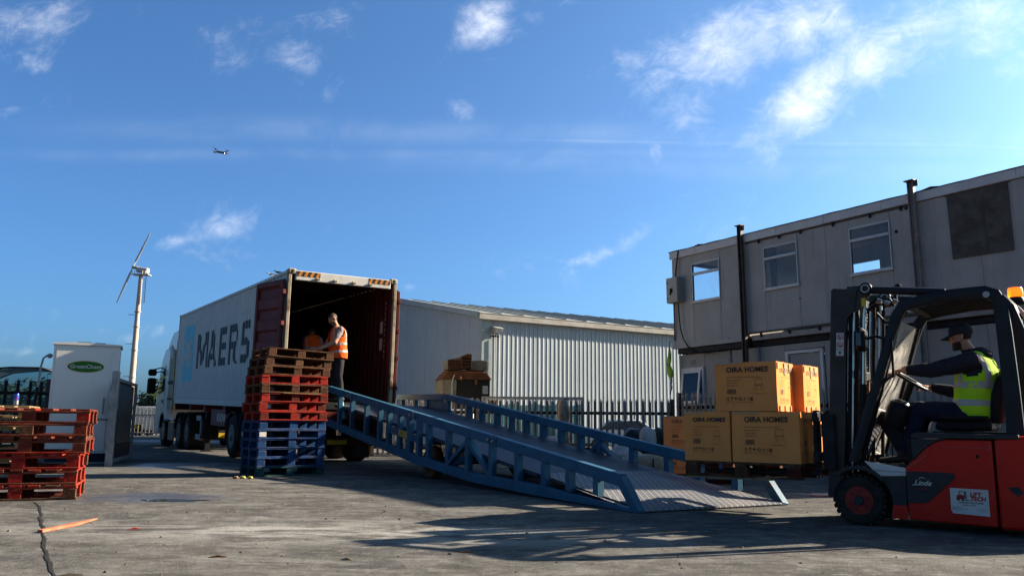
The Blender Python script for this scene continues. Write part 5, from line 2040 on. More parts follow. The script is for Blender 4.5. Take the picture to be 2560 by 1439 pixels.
# chain and hook at the far toe
CHN = thing('chain_hook', 'short chain with a rusty hook hanging at the far toe of the ramp', 'chain', mat=RPM @ Matrix.Translation((RW + .06, .30, 0)))
b = MB()
for i in range(9):
    zz = .30 - i * .026
    pts = [Vector((.011 * math.cos(a), 0, .018 * math.sin(a))) for a in [2 * math.pi * k / 10 for k in range(10)]]
    Rm = Matrix.Rotation(R(90 * (i % 2)), 4, 'Z')
    b.tube([Rm @ p + Vector((-.004 * i, -.012 * i, zz)) for p in pts], .0045, 5, closed=True)
b.build('chain', M['dark_steel'], CHN)
b = MB()
b.tube([(-.03, -.10, .085), (-.03, -.14, .06), (-.03, -.19, .045), (-.03, -.225, .03), (-.03, -.22, .012), (-.03, -.18, .010)], .012, 7)
b.build('hook', M['rust'], CHN)

# ================================================================== CARDBOARD BOXES
SF = Matrix.Translation((3.178, 7.738, 0)) @ Matrix.Rotation(R(-38), 4, 'Z')     # x: backwards, y: away, z: up


def soft_box(w, d, h, seed, amp=.004):
    bm = bmesh.new()
    bmesh.ops.create_cube(bm, size=1.0)
    bmesh.ops.subdivide_edges(bm, edges=list(bm.edges), cuts=5, use_grid_fill=True)
    for q_ in bm.verts:
        c = q_.co
        p = Vector(((c.x + .5) * w, (c.y + .5) * d, (c.z + .5) * h))
        bul = .006 * (1 - (2 * c.y) ** 2) * (1 - (2 * c.z) ** 2) * (2 * c.x if abs(c.x) > .49 else 0)
        bul2 = .006 * (1 - (2 * c.x) ** 2) * (1 - (2 * c.z) ** 2) * (2 * c.y if abs(c.y) > .49 else 0)
        nz = Vector((noise.noise(p * 3 + Vector((seed, 0, 0))), noise.noise(p * 3 + Vector((0, seed, 9))), noise.noise(p * 3 + Vector((5, 0, seed)))))
        if c.z < -.49:
            nz.z = 0
        q_.co = p + nz * amp * .6 + Vector((bul, bul2, 0))
    return bm


def icons(sz):
    """row of handling marks"""
    o = []
    x = 0
    for k_ in range(2):       # this way up
        o.append(rect(x + .1 * sz, .25 * sz, x + .2 * sz, .7 * sz))
        o.append([(x, .7 * sz), (x + .3 * sz, .7 * sz), (x + .15 * sz, sz)])
        x += .38 * sz
    o.append(rect(0, .08 * sz, .7 * sz, .15 * sz))
    x = 1.05 * sz             # glass
    o.append([(x, sz), (x + .5 * sz, sz), (x + .38 * sz, .6 * sz), (x + .12 * sz, .6 * sz)])
    o.append(rect(x + .21 * sz, .2 * sz, x + .29 * sz, .6 * sz))
    o.append(rect(x + .08 * sz, .1 * sz, x + .42 * sz, .2 * sz))
    x = 1.85 * sz             # umbrella
    o.append([(x, .55 * sz), (x + .7 * sz, .55 * sz), (x + .55 * sz, .85 * sz), (x + .35 * sz, .95 * sz), (x + .15 * sz, .85 * sz)])
    o.append(rect(x + .32 * sz, .12 * sz, x + .38 * sz, .55 * sz))
    x = 2.85 * sz             # ring of arrows
    o += [r_ for i, r_ in enumerate(ring(x + .4 * sz, .55 * sz, .25 * sz, .42 * sz, 18)) if i % 6 != 5]
    x = 3.95 * sz
    for k_ in range(3):
        o.append(rect(x + .1 * sz * k_, (.2 + .28 * k_) * sz, x + .4 * sz + .06 * sz * k_, (.32 + .28 * k_) * sz))
        o.append(rect(x + .4 * sz, (.33 + .18 * k_) * sz, x + .48 * sz, (.45 + .18 * k_) * sz))
    x = 4.8 * sz
    o.append([(x, .9 * sz), (x + .35 * sz, .7 * sz), (x + .3 * sz, .6 * sz), (x, .75 * sz)])
    o.append(rect(x + .3 * sz, .15 * sz, x + .4 * sz, .55 * sz))
    x = 5.55 * sz
    o.append(rect(x, .15 * sz, x + .25 * sz, .9 * sz))
    o.append(rect(x + .32 * sz, .15 * sz, x + .6 * sz, .45 * sz))
    o.append(rect(x + .32 * sz, .55 * sz, x + .6 * sz, .9 * sz))
    return o


def chair_icon(sz):
    o = [rect(.2 * sz, .55 * sz, .22 * sz, 1.0 * sz), rect(.78 * sz, .55 * sz, .8 * sz, 1.0 * sz), rect(.222 * sz, .97 * sz, .778 * sz, sz),
         rect(.15 * sz, .48 * sz, .85 * sz, .50 * sz), rect(.15 * sz, .5005 * sz, .85 * sz, .53 * sz)]
    for (x0, x1) in ((.18, .1), (.35, .32), (.65, .68), (.82, .9)):
        o.append([(x1 * sz, 0), ((x1 + .02) * sz, 0), ((x0 + .02) * sz, .479 * sz), (x0 * sz, .479 * sz)])
    return o


def barcode(w, h, seed=3):
    rg = random.Random(seed)
    o, x = [], 0
    while x < w:
        d = rg.choice((.004, .006, .010))
        o.append(rect(x, 0, min(x + d, w), h))
        x += d + rg.choice((.004, .006))
    return o


def print_face(parent, org, right, w, h, strength='print'):
    """all marks of one printed side; org: lower left of the face, pushed 1.5 mm out"""
    r = Vector(right)
    up = Vector((0, 0, 1))
    n = r.cross(up)
    o = Vector(org) + n * .0115
    P = lambda x, z_: o + r * x + up * z_
    k = min(1.0, w / .62)
    mp, ms = M[strength], M['print_soft']
    lettering('brand_lettering', 'OIRA HOMES', .074 * k, mp, parent, P(.125 * w / .63, h * .80), r, up, .0018, 0, 'LEFT', 1.02)
    lettering('brand_mark', '®', .03 * k, mp, parent, P(.125 * w / .63 + .425 * k, h * .80 + .034 * k), r, up)
    lettering('print_line', 'Product Name: Bone Velvet Dining Chairs', .021 * k, ms, parent, P(.125 * w / .63, h * .685), r, up)
    lettering('print_line', 'Quantity: Set of 4', .021 * k, ms, parent, P(.125 * w / .63, h * .62), r, up)
    lettering('print_line', 'Colour: Black', .021 * k, ms, parent, P(.125 * w / .63, h * .565), r, up)
    lettering('print_line', 'Model: DM-04', .021 * k, ms, parent, P(.125 * w / .63, h * .51), r, up)
    flat('barcode', barcode(.10 * k, .05), ms, parent, P(.13 * w / .63, h * .35), r, up)
    flat('chair_drawing', chair_icon(.13 * k), ms, parent, P(w * .62, h * .40), r, up)
    lettering('print_line', 'www.oirahomes.co.uk', .017 * k, ms, parent, P(w * .60, h * .345), r, up)
    flat('handling_marks', icons(.046 * k), mp, parent, P(.12 * w / .63, h * .20), r, up)
    flat('print_dashes', [rect(.0 + i * .05 * k, 0, .0 + i * .05 * k + .036 * k, .004) for i in range(6)], ms, parent, P(.12 * w / .63, h * .175), r, up)


def carton(label, Mx, w, d, h, seed, front=True, side=True, group='printed cartons', tape_side=True, fprint='print'):
    t = thing('cardboard_box', label, 'box', mat=Mx, group=group)
    b = MB()
    b.bm(soft_box(w, d, h, seed))
    b.build('carton', M['cardboard'], t, 50)
    # flap tape over the top and down the right side
    b = MB()
    b.box(.01, w - .01, d / 2 - .035, d / 2 + .035, h + .004, h + .006)
    b.build('tape', M['tape'], t)
    if tape_side:
        for (y0, y1, z0) in ((.02, .05, .07), (d * .42, d * .56, .13), (d * .70, d * .80, .09)):
            b = MB()
            b.box(w + .009, w + .0105, y0, y1, h - z0, h - .004)
            b.build('tape', M['tape'], t)
        for (y0, y1) in ((.05, .1), (d * .4, d * .55), (d * .72, d * .78)):
            b = MB()
            b.box(w + .009, w + .0105, y0, y1, .004, .06)
            b.build('tape', M['tape'], t)
    b = MB()
    b.add([(.004, -.0095, h - .02), (w * .42, -.0095, h - .02), (w * .40, -.0095, h - .006), (.004, -.0095, h - .004)], [(0, 1, 2, 3)])
    b.build('tape', M['tape'], t)
    if front:
        print_face(t, (0, 0, 0), (1, 0, 0), w, h, fprint)
    if side:
        print_face(t, (w, 0, 0), (0, 1, 0), d, h, 'print_soft')
    return t


def at(x, y, z_, rz=0.0):
    return SF @ Matrix.Translation((x, y, z_)) @ Matrix.Rotation(R(rz), 4, 'Z')


carton('wide carton at the bottom right of the forklift load', at(-1.235, .10, .522), .69, .48, .50, 1, True, True, tape_side=False)
carton('narrower carton at the bottom left of the forklift load', at(-1.76, .09, .522), .505, .66, .50, 2, True, False)
carton('carton behind the bottom right carton of the forklift load', at(-1.20, .60, .522), .66, .48, .5, 4, False, False, tape_side=False)
carton('upper carton with a sunlit side on top of the forklift load', at(-1.405, .10, 1.029), .655, .48, .495, 5)
carton('upper carton at the back of the forklift load with a sunlit side', at(-1.335, .61, 1.029), .68, .48, .485, 6, False, True)
fp_ = pallet('dark pallet carried on the forks under the cartons', SF @ Matrix.Translation((-1.76, .08, .370)), M['wood_brown'], .15, 1.22, 1.02, None, 'x', M['wood_maroon'], 7, 99)
b = MB()
b.bar((.02, .02, -.012), (.95, -.03, -.006), .07, .016)
b.bar((.78, -.02, .004), (1.10, -.05, .028), .05, .012)
b.build('split_board', M['wood_raw'], fp_)
# cartons on the ground behind the ramp
pallet('pallet on the ground under the cartons behind the ramp', Matrix.Translation((2.35, 12.98, 0)) @ Matrix.Rotation(R(-12), 4, 'Z'), M['wood_maroon'], .15, 1.2, 1.0, None, 'x', None, 7, 120)


def gcart(label, x, y, z_, rz, w, d, h, sd, fr=True):
    return carton(label, Matrix.Translation((x, y, z_)) @ Matrix.Rotation(R(rz), 4, 'Z'), w, d, h, sd, fr, False, 'printed cartons', False, 'print_soft')


gcart('left-hand lower carton on the pallet behind the far rail of the ramp', 2.39, 13.0, .152, -12, .46, .5, .36, 21)
gcart('right-hand lower carton on the pallet behind the far rail of the ramp', 2.87, 12.9, .152, -12, .5, .5, .36, 22)
gcart('upper carton on the pallet behind the far rail of the ramp', 2.37, 12.99, .517, -12, .62, .55, .50, 23)


# ================================================================== FORKLIFT   (x backwards, y away from the camera, z up)
fk = thing('forklift', 'red and charcoal counterbalance forklift carrying cartons on its forks', 'forklift', mat=SF)
FW = 1.10


def both(fn):
    fn(0.0, 1)
    fn(FW, -1)


def side_prism(name, poly, y0, y1, mtl, bevel=.008, parent=None):
    """poly in (x,z); built on the near side at depth y0..y1 and mirrored to the far side"""
    res = []
    for (a, c_) in ((y0, y1), (FW - y1, FW - y0)):
        b = MB()
        b.prism(poly, 'y', a, c_)
        res.append(b.build(name, mtl, parent or fk, bevel=bevel))
    return res


arcw = [(.27 * math.cos(a), .215 + .27 * math.sin(a)) for a in [R(-20) + R(110) * i / 14 for i in range(15)]]
# charcoal skirt behind the front wheel
side_prism('front_skirt', [(.255, .10), (.405, .095), (.405, .455), (.19, .44)] + [(.285 * math.cos(a), .215 + .285 * math.sin(a)) for a in [R(52) - R(78) * i / 10 for i in range(11)]], .03, .08, M['fl_grey'], .006)
side_prism('skirt_edge', [(.27, .085), (.405, .08), (.405, .20), (.285, .20)], .028, .07, M['fl_red'], .004)
# step plate, pale with dark line
side_prism('step_plate', [(.06, .575), (.41, .525), (.412, .458), (.185, .445)], .026, .079, M['white_paint'], .004)
side_prism('step_groove', [(.12, .505), (.41, .493), (.41, .483), (.13, .493)], .0235, .0255, M['steel_grey'], 0)
# red side door
red = [(.412, .085), (1.098, .07), (1.098, .782), (.74, .782), (.66, .757), (.58, .70), (.50, .62), (.412, .535)]
dp = side_prism('side_panel', red, .02, .08, M['fl_red'], .012)
gi = side_prism('grey_inset', [(.414, .50), (.775, .50), (.80, .49), (.805, .465), (.64, .30), (.575, .245), (.53, .232), (.414, .225)], .014, .0195, M['fl_grey'], .003)
side_prism('inset_edge', [(.805, .465), (.64, .30), (.575, .245), (.53, .232), (.53, .247), (.57, .258), (.635, .315), (.785, .468)], .010, .0135, M['fl_grey'], .001)
side_prism('upper_inset', [(.47, .600), (.50, .625), (.58, .705), (.66, .762), (.73, .785), (.47, .785)], .022, .08, M['fl_grey'], .004)
side_prism('swage_line', [(.43, .53), (.52, .60), (.62, .68), (.72, .72), (1.095, .72), (1.095, .715), (.725, .713), (.628, .672), (.53, .592), (.445, .525)], .016, .0195, M['fl_red'], .001)
side_prism('latch', [(1.035, .70), (1.075, .70), (1.075, .745), (1.035, .745)], .0155, .0195, M['fl_red'], .004)
side_prism('latch', [(1.035, .30), (1.075, .30), (1.075, .34), (1.035, .34)], .0155, .0195, M['fl_red'], .004)
b = MB()
b.cyl((.985, .012, .645), (.985, .0195, .645), .014, 14)
b.build('key_hole', M['machine_black'], fk)
# sill above
side_prism('hood_edge', [(.47, .788), (1.30, .792), (1.30, .83), (.52, .84), (.47, .815)], .012, .10, M['fl_grey'], .008)
# counterweight
b = MB()
cw = [(1.115, .05), (1.9, .05), (2.02, .2), (2.04, .6), (1.98, .8), (1.7, .86), (1.115, .80)]
rings = []
for (y, k_) in ((.02, .97), (.06, 1.0), (FW - .06, 1.0), (FW - .02, .97)):
    rings.append([(1.115 + (p[0] - 1.115) * k_, y, .42 + (p[1] - .42) * (k_ if k_ < 1 else 1)) for p in cw])
b.loft(rings)
b.build('counterweight', M['fl_red'], fk, 40, bevel=.02)
flat('scuff_mark', [[(1.19, .40), (1.27, .41), (1.30, .36), (1.26, .33), (1.21, .37)]], M['fl_grey'], fk, (0, .016, 0), (1, 0, 0), (0, 0, 1))
b = MB()
b.box(.42, 1.11, .10, FW - .10, .12, .78)
b.box(-.02, .42, .16, FW - .16, .14, .42)
b.build('chassis', M['dark_steel'], fk)
b = MB()
b.box(.02, .46, .09, FW - .09, .52, .545)
b.build('floor_plate', M['rubber'], fk)
b = MB()
b.box(1.0, 1.1, .45, .65, .0, .12)
b.build('underside_bracket', M['dark_steel'], fk)
# lettering
lettering('lettering', 'Linde', .062, M['white_paint'], gi[0], (.475, .0105, .385), (1, 0, 0), (0, 0, 1), .001, .35)
flat('lettering_swash', [[(.455, .386), (.50, .392), (.53, .40), (.53, .395), (.50, .386), (.46, .381)], [(.50, .43), (.53, .447), (.56, .447), (.575, .435), (.56, .452), (.53, .453)]], M['white_paint'], gi[0], (0, .0098, 0), (1, 0, 0), (0, 0, 1))
lettering('lettering', 'E16C-02', .026, M['sign_red'], gi[0], (.49, .0105, .345), (1, 0, 0), (0, 0, 1), 0, .2)
# service sticker
stk = flat('service_sticker', [[(.755, .375), (1.045, .372), (1.045, .155), (.77, .165), (.755, .19)]], M['white_paint'], dp[0], (0, .0145, 0), (1, 0, 0), (0, 0, 1))
lettering('lettering', 'LIFT', .046, M['sign_red'], stk, (.905, .3, -.0) if False else (.905, .315, .002), (1, 0, 0), (0, 1, 0), .002, .2)
lettering('lettering', 'TECH', .046, M['sign_red'], stk, (.905, .278, .002), (1, 0, 0), (0, 1, 0), .002, .2)
lettering('lettering', 'FORKLIFT SOLUTIONS', .019, M['print'], stk, (.815, .252, .002), (1, 0, 0), (0, 1, 0), .0004)
lettering('lettering', '020 8123 7890', .017, M['print'], stk, (.845, .232, .002), (1, 0, 0), (0, 1, 0))
for i, (x_, z_, tx) in enumerate(((.766, .213, '■ FULL SERVICE'), (.766, .202, '■ REPAIRS & MAINTENANCE'), (.766, .191, '■ HIRE & SALES'), (.95, .205, 'Unit 14, Trading Estate'), (.97, .192, 'Yard Road'))):
    lettering('lettering', tx, .009, M['print'], stk, (x_, z_, .002), (1, 0, 0), (0, 1, 0))
flat('forklift_logo', [[(.80, .285), (.835, .285), (.86, .295), (.86, .318), (.83, .325), (.805, .315)]], M['sign_red'], stk, (0, 0, .002), (1, 0, 0), (0, 1, 0))
flat('forklift_logo', [rect(.822, .325, .828, .352), rect(.829, .347, .868, .352), rect(.862, .295, .868, .3465), rect(.872, .275, .879, .355), rect(.880, .275, .915, .28)] + [disc(.815, .283, .011, None, 14), disc(.852, .283, .011, None, 14)], M['print'], stk, (0, 0, .0035), (1, 0, 0), (0, 1, 0))
# wheels
wheel_parts(fk, (0, .005, .222), (0, -1, 0), .218, .20, .125, mat('red wheel rim', (0.33, 0.03, 0.015), (0.2, 0.02, 0.012), 12, .5, spot=(.05, .04, .035)), 36, 6, .03, 26, hubm=M['fl_grey'])
wheel_parts(fk, (0, FW - .005, .222), (0, 1, 0), .218, .20, .125, bpy.data.materials['red wheel rim'], 36, 6, .03, 26, hubm=M['fl_grey'])
for yy, axx in ((.25, -1), (FW - .25, 1)):
    wheel_parts(fk, (1.5, yy, .195), (0, axx, 0), .19, .15, .11, bpy.data.materials['red wheel rim'], 28, 6, .03)
# wing over the front wheel
wing = [(.29 * math.cos(a), .222 + .31 * math.sin(a)) for a in [R(38) + R(92) * i / 14 for i in range(15)]]
wing2 = [(.262 * math.cos(a), .222 + .275 * math.sin(a)) for a in [R(38) + R(92) * i / 14 for i in range(15)]]
side_prism('wing', wing + wing2[::-1], .0, .22, M['fl_grey'], .006)
# overhead guard: side frames
fr_path = [(-.055, .56), (.07, .93), (.2, 1.30), (.33, 1.70), (.40, 1.90), (.46, 1.985), (.60, 2.02), (.87, 2.055), (1.13, 2.06), (1.20, 2.03), (1.235, 1.95), (1.25, 1.70), (1.265, 1.2), (1.27, .82)]


def guard_frame(y):
    b = MB()
    n_ = len(fr_path)
    rings = []
    for i, (x, z_) in enumerate(fr_path):
        d = Vector((fr_path[min(i + 1, n_ - 1)][0] - fr_path[max(i - 1, 0)][0], 0, fr_path[min(i + 1, n_ - 1)][1] - fr_path[max(i - 1, 0)][1])).normalized()
        nn = Vector((-d.z, 0, d.x))
        w_ = .042 if i < 4 else (.05 if i < 9 else .05 + .004 * (i - 9))
        t_ = .035
        c = Vector((x, y, z_))
        rings.append([c + nn * (w_ * a) + Vector((0, t_ * e, 0)) for a, e in ((1, -.6), (1, .6), (.6, 1), (-.6, 1), (-1, .6), (-1, -.6), (-.6, -1), (.6, -1))])
    b.loft(rings)
    return b.build('guard_frame', mat('black guard paint', (0.028, 0.029, 0.033), (0.02, 0.021, 0.024), 6, .4, spec=.1) if 'black guard paint' not in bpy.data.materials else bpy.data.materials['black guard paint'], fk, 40)


guard_frame(.12)
guard_frame(FW - .12)
b = MB()
b.cyl((1.14, .08, 2.03), (1.14, .0849, 2.03), .028, 14)
b.build('guard_bolt', M['steel_grey'], fk)
GP = bpy.data.materials['black guard paint']
for (x0, x1, z0) in ((.47, .53, 1.99), (1.12, 1.2, 2.035)):
    b = MB()
    b.box(x0, x1, .156, FW - .156, z0 - .03, z0 + .03, .01)
    b.build('roof_cross_bar', GP, fk)
for i in range(6):
    y0 = .22 + i * .128
    b = MB()
    b.prism([(.50, 2.0), (.85, 2.04), (1.15, 2.045), (1.15, 2.03), (.85, 2.025), (.50, 1.985)], 'y', y0, y0 + .03)
    b.build('roof_slat', GP, fk)
b = MB()
b.add([(.52, .16, 2.055), (.87, .16, 2.085), (1.12, .16, 2.09), (.52, FW - .16, 2.055), (.87, FW - .16, 2.085), (1.12, FW - .16, 2.09)], [(0, 1, 4, 3), (1, 2, 5, 4)])
b.build('roof_pane', M['glass_dark'], fk)
# pale rear shoulder of the guard
side_prism('rear_shoulder', [(1.205, 2.045), (1.27, 2.02), (1.34, 1.93), (1.40, 1.72), (1.43, 1.3), (1.435, .83), (1.40, .83), (1.395, 1.3), (1.365, 1.70), (1.31, 1.88), (1.25, 1.96)], .10, .16, bpy.data.materials['black guard paint'], .012)
side_prism('shoulder_cap', [(1.215, 2.052), (1.275, 2.028), (1.345, 1.935), (1.365, 1.86), (1.335, 1.86), (1.30, 1.93), (1.25, 2.0), (1.205, 2.02)], .165, .22, M['white_paint'], .01)
# windscreen, dusty
b = MB()
b.add([(.02, .17, .62), (.40, .17, 1.86), (.40, FW - .17, 1.86), (.02, FW - .17, .62)], [(0, 1, 2, 3)])
b.build('windscreen', M['glass_dusty'], fk)
side_prism('windscreen_bar', [(.005, .62), (.045, .62), (.425, 1.86), (.385, 1.86)], .16, .178, M['black_plastic'], .003)
b = MB()
b.tube([(.28, .13, 1.70), (.345, .085, 1.68), (.345, .085, 1.35), (.24, .12, 1.29)], .012, 8)
b.build('grab_handle', M['black_plastic'], fk)
# mirror
b = MB()
b.box(.03, .13, .00, .17, 1.58, 1.80, .035)
mr = b.build('mirror', M['black_plastic'], fk)
b = MB()
b.box(.06, .10, -.004, -.0005, 1.63, 1.75, 0)
b.build('mirror_glass', M['glass_dark'], mr)
b = MB()
b.tube([(.12, .1, 1.70), (.2, .12, 1.72), (.27, .12, 1.70)], .014, 8)
b.build('mirror_arm', M['black_plastic'], fk)
b = MB()
b.lathe([(.001, 0), (.05, 0), (.06, .03), (.055, .06), (.001, .065)], (.30, .42, 1.60), (-1, 0, .1), 16)
b.build('work_lamp', M['black_plastic'], fk)
# beacon
b = MB()
b.lathe([(.001, 0), (.075, 0), (.07, .03), (.06, .045), (.001, .045)], (1.33, .34, 1.975), (0, 0, 1), 20)
bc = b.build('beacon_base', M['black_plastic'], fk)
b = MB()
b.lathe([(.055, .046), (.062, .06), (.06, .115), (.052, .13), (.001, .134)], (1.33, .34, 1.975), (0, 0, 1), 20)
b.build('beacon_lens', M['amber_glass'], bc)
b = MB()
b.bar((1.2, .34, 1.96), (1.4, .34, 1.965), .08, .02)
b.build('beacon_bracket', M['black_plastic'], fk)
# mast (tilted back a little)
MT = Matrix.Translation((-.235, 0, .30)) @ Matrix.Rotation(R(3.6), 4, 'Y') @ Matrix.Translation((.20, 0, -.30))
for (y0, y1) in ((.17, .23), (FW - .23, FW - .17)):
    b = MB()
    b.prism([(-.285, .22), (-.135, .22), (-.135, 1.86), (-.125, 1.93), (-.06, 2.0), (-.04, 2.2), (-.26, 2.215), (-.285, 2.2)], 'y', y0, y1, 0, MT)
    b.build('outer_mast_rail', M['fl_mast'], fk, bevel=.005)
    yi = y1 + .03 if y0 < .5 else y0 - .03
    b = MB()
    b.prism([(-.13, .25), (-.04, .25), (-.04, 2.12), (-.13, 2.12)], 'y', yi - .022, yi + .022, 0, MT)
    b.build('inner_mast_rail', M['dark_steel'], fk)
    b = MB()
    b.cyl(MT @ Vector((.005, yi, .3)), MT @ Vector((.005, yi, 1.3)), .032, 12)
    lc = b.build('lift_cylinder', M['dark_steel'], fk)
    b = MB()
    b.cyl(MT @ Vector((.005, yi, 1.3)), MT @ Vector((.005, yi, 2.12)), .02, 12)
    b.build('piston_rod', M['chrome'], lc)
    b = MB()
    b.cyl(MT @ Vector((-.075, yi - .05, .4)), MT @ Vector((-.075, yi - .05, 2.1)), .011, 8)
    b.build('guide_rod', M['chrome'], fk)
for (x, y) in ((.06, .40), (.09, .62)):
    b = MB()
    b.cyl(MT @ Vector((x, y, .35)), MT @ Vector((x, y, 2.05)), .018, 8)
    b.build('hose_pipe', M['black_plastic'], fk)
b = MB()
for i in range(48):
    zz = .55 + i * .03
    b.box(-.02, .01, .34, .36 if i % 2 else .368, zz, zz + .022, .004, 0, MT)
b.build('lift_chain', M['steel_grey'], fk)
b = MB()
pts = []
for i in range(120):
    a = i * .55
    pts.append(MT @ Vector((.075 + .016 * math.cos(a), .30 + .016 * math.sin(a), .95 + i * .0035)))
b.tube(pts, .005, 5)
b.build('coiled_cable', M['black_plastic'], fk)
for zz in (.62, 1.35, 2.06):
    b = MB()
    b.box(-.11, -.05, .2, FW - .2, zz, zz + .08, .006, 0, MT)
    b.build('mast_cross_tie', M['dark_steel'], fk)
# tilt cylinder over the roof and its pin
for yy in (.20, FW - .20):
    b = MB()
    b.lathe([(.001, -.03), (.058, -.03), (.058, .03), (.001, .03)], (.125, yy - .02, 2.185), (0, 1, 0), 22)
    pv = b.build('pivot', M['dark_steel'], fk)
    b = MB()
    b.lathe([(.028, -.034), (.042, -.034), (.042, -.031), (.028, -.031)], (.125, yy - .02, 2.185), (0, 1, 0), 22, closed=True)
    b.build('pivot_ring', M['steel_grey'], pv)
    b = MB()
    b.cyl((.15, yy, 2.175), (.80, yy, 2.095), .036, 14)
    b.cyl((.80, yy, 2.095), (.90, yy, 2.08), .024, 12)
    b.build('tilt_cylinder', GP, fk)
    b = MB()
    b.prism([(-.10, 1.95), (.04, 1.98), (.16, 2.13), (.16, 2.22), (-.05, 2.225)], 'y', yy - .012, yy + .012)
    b.build('mast_head_plate', M['fl_mast'], fk)
flat('yellow_decal', [rect(.075, 2.02, .115, 2.10)], M['yellow'], fk, (0, .1855, 0), (1, 0, 0), (0, 0, 1))
b = MB()
b.tube([(.10, .3, 2.0), (.2, .32, 2.06), (.28, .34, 2.03), (.36, .36, 2.06), (.46, .4, 2.02)], .016, 7)
b.tube([(.14, .45, 1.98), (.22, .45, 1.88), (.34, .45, 1.90), (.42, .45, 1.98)], .014, 7)
b.tube([(.12, .28, 2.04), (.20, .28, 2.10), (.3, .3, 2.09), (.34, .3, 2.02)], .014, 7)
b.build('hydraulic_hoses', M['black_plastic'], fk)
for (x, z_) in ((.20, 2.075), (.27, 2.05), (.34, 2.06)):
    b = MB()
    b.cyl((x, .26, z_), (x + .04, .26, z_ - .015), .024, 8)
    b.build('hose_union', M['chrome'], fk)
b = MB()
b.box(.27, .33, .5, .62, 2.205, 2.24, .012)
b.box(.31, .36, .5, .56, 2.23, 2.262, .012)
b.cyl((.3, .55, 2.09), (.3, .55, 2.21), .02, 8)
b.build('camera_head', M['black_plastic'], fk)
# mast stickers
stm = flat('warning_sticker', [rect(-.245, 1.555, -.175, 1.615), rect(-.245, 1.62, -.175, 1.78)], M['white_paint'], fk, (0, 0, 0), (1, 0, 0), (0, 0, 1))
stm.matrix_local = MT @ face_matrix((.02, .1685, .0), (1, 0, 0), (0, 0, 1))
rr_ = ring(-.21, 1.74, .023, .03, 18) + ring(-.21, 1.663, .023, .03, 18) + [[(-.235, 1.755), (-.23, 1.76), (-.185, 1.725), (-.19, 1.72)], [(-.235, 1.678), (-.23, 1.683), (-.185, 1.648), (-.19, 1.643)], rect(-.243, 1.557, -.177, 1.563)]
flat('warning_marks', rr_, M['sign_red'], stm, (0, 0, .0015), (1, 0, 0), (0, 1, 0))
flat('warning_figures', [rect(-.218, 1.728, -.205, 1.75), rect(-.225, 1.722, -.212, 1.727), rect(-.216, 1.65, -.203, 1.672), rect(-.228, 1.65, -.217, 1.655)] + [disc(-.21, 1.59, .013, None, 12)], M['print'], stm, (0, 0, .001), (1, 0, 0), (0, 1, 0))
# carriage and forks
for zz in (.55, .93):
    b = MB()
    b.box(-.42, -.36, .08, FW - .08, zz, zz + .09, .008)
    b.build('carriage_bar', M['dark_steel'], fk)
for yy in (.30, FW - .38):
    b = MB()
    b.box(-.36, -.27, yy, yy + .08, .5, 1.04, .008)
    b.build('carriage_plate', M['dark_steel'], fk)
for yy in (.26, FW - .37):
    b = MB()
    b.prism([(-.425, 1.04), (-.465, 1.04), (-.465, .455), (-1.60, .43), (-1.62, .415), (-1.60, .408), (-.44, .408), (-.425, .42)], 'y', yy, yy + .11)
    b.build('fork', M['dark_steel'], fk, bevel=.004)
b = MB()
b.box(-.34, -.22, .12, .17, .48, 1.0, .01)
b.build('side_shift', M['dark_steel'], fk)
# cockpit
b = MB()
b.prism([(.36, .546), (.46, .546), (.40, .80), (.27, 1.02), (.16, 1.04), (.14, .95)], 'y', .36, .66)
b.build('front_console', M['black_plastic'], fk, bevel=.03)
b = MB()
b.lathe([(.001, -.0), (.075, 0), (.10, .05), (.105, .17), (.09, .24), (.05, .27), (.001, .27)], (.30, .34, .88), (.35, 0, 1), 18)
b.build('instrument_pod', M['black_plastic'], fk)
b = MB()
b.cyl((.30, .52, .95), (.44, .52, 1.29), .035, 12)
b.build('steering_column', M['black_plastic'], fk)
wc = Vector((.44, .52, 1.32))
wn = Vector((.55, 0, .835)).normalized()
e1 = Vector((0, 1, 0))
e2 = wn.cross(e1)
b = MB()
b.tube([wc + (e1 * math.cos(a) + e2 * math.sin(a)) * .155 for a in [2 * math.pi * i / 28 for i in range(28)]], .015, 8, closed=True)
for a in (R(90), R(210), R(330)):
    b.cyl(wc, wc + (e1 * math.cos(a) + e2 * math.sin(a)) * .155, .012, 8)
b.cyl(wc - wn * .02, wc + wn * .02, .05, 14)
b.build('steering_wheel', M['black_plastic'], fk)
b = MB()
b.box(.60, 1.28, .14, FW - .14, .79, .85, .02)
b.build('battery_cover', M['black_plastic'], fk)
# seat
st_ = MB()
st_.loft([[(x, y, z_ + .02 * math.cos((y - .55) * 8)) for (x, y, z_) in ((x0, .30, za), (x0, .80, za), (x0, .80, zb), (x0, .30, zb))] for (x0, za, zb) in ((.66, .87, .93), (.74, .86, .965), (.95, .86, .955), (1.12, .87, .985))])
seat = st_.build('seat_cushion', M['vinyl'], fk, bevel=.03)
b = MB()
rings = []
for (z_, x, hw, th) in ((.93, 1.15, .22, .09), (1.05, 1.17, .26, .10), (1.2, 1.19, .27, .095), (1.32, 1.22, .26, .08), (1.40, 1.235, .22, .06), (1.43, 1.24, .12, .03)):
    rings.append([(x + th * math.cos(a), .55 + hw * math.sin(a), z_ + .02 * math.cos(a)) for a in [2 * math.pi * i / 16 for i in range(16)]])
b.loft(rings)
b.build('seat_back', M['vinyl'], fk, 60)
b = MB()
b.box(.7, 1.1, .26, .32, .95, .99, .015)
b.build('armrest', M['vinyl'], fk)
b = MB()
b.cyl((1.24, .2, .84), (1.24, .2, .95), .04, 12)
b.build('filler_cap', M['chrome'], fk)
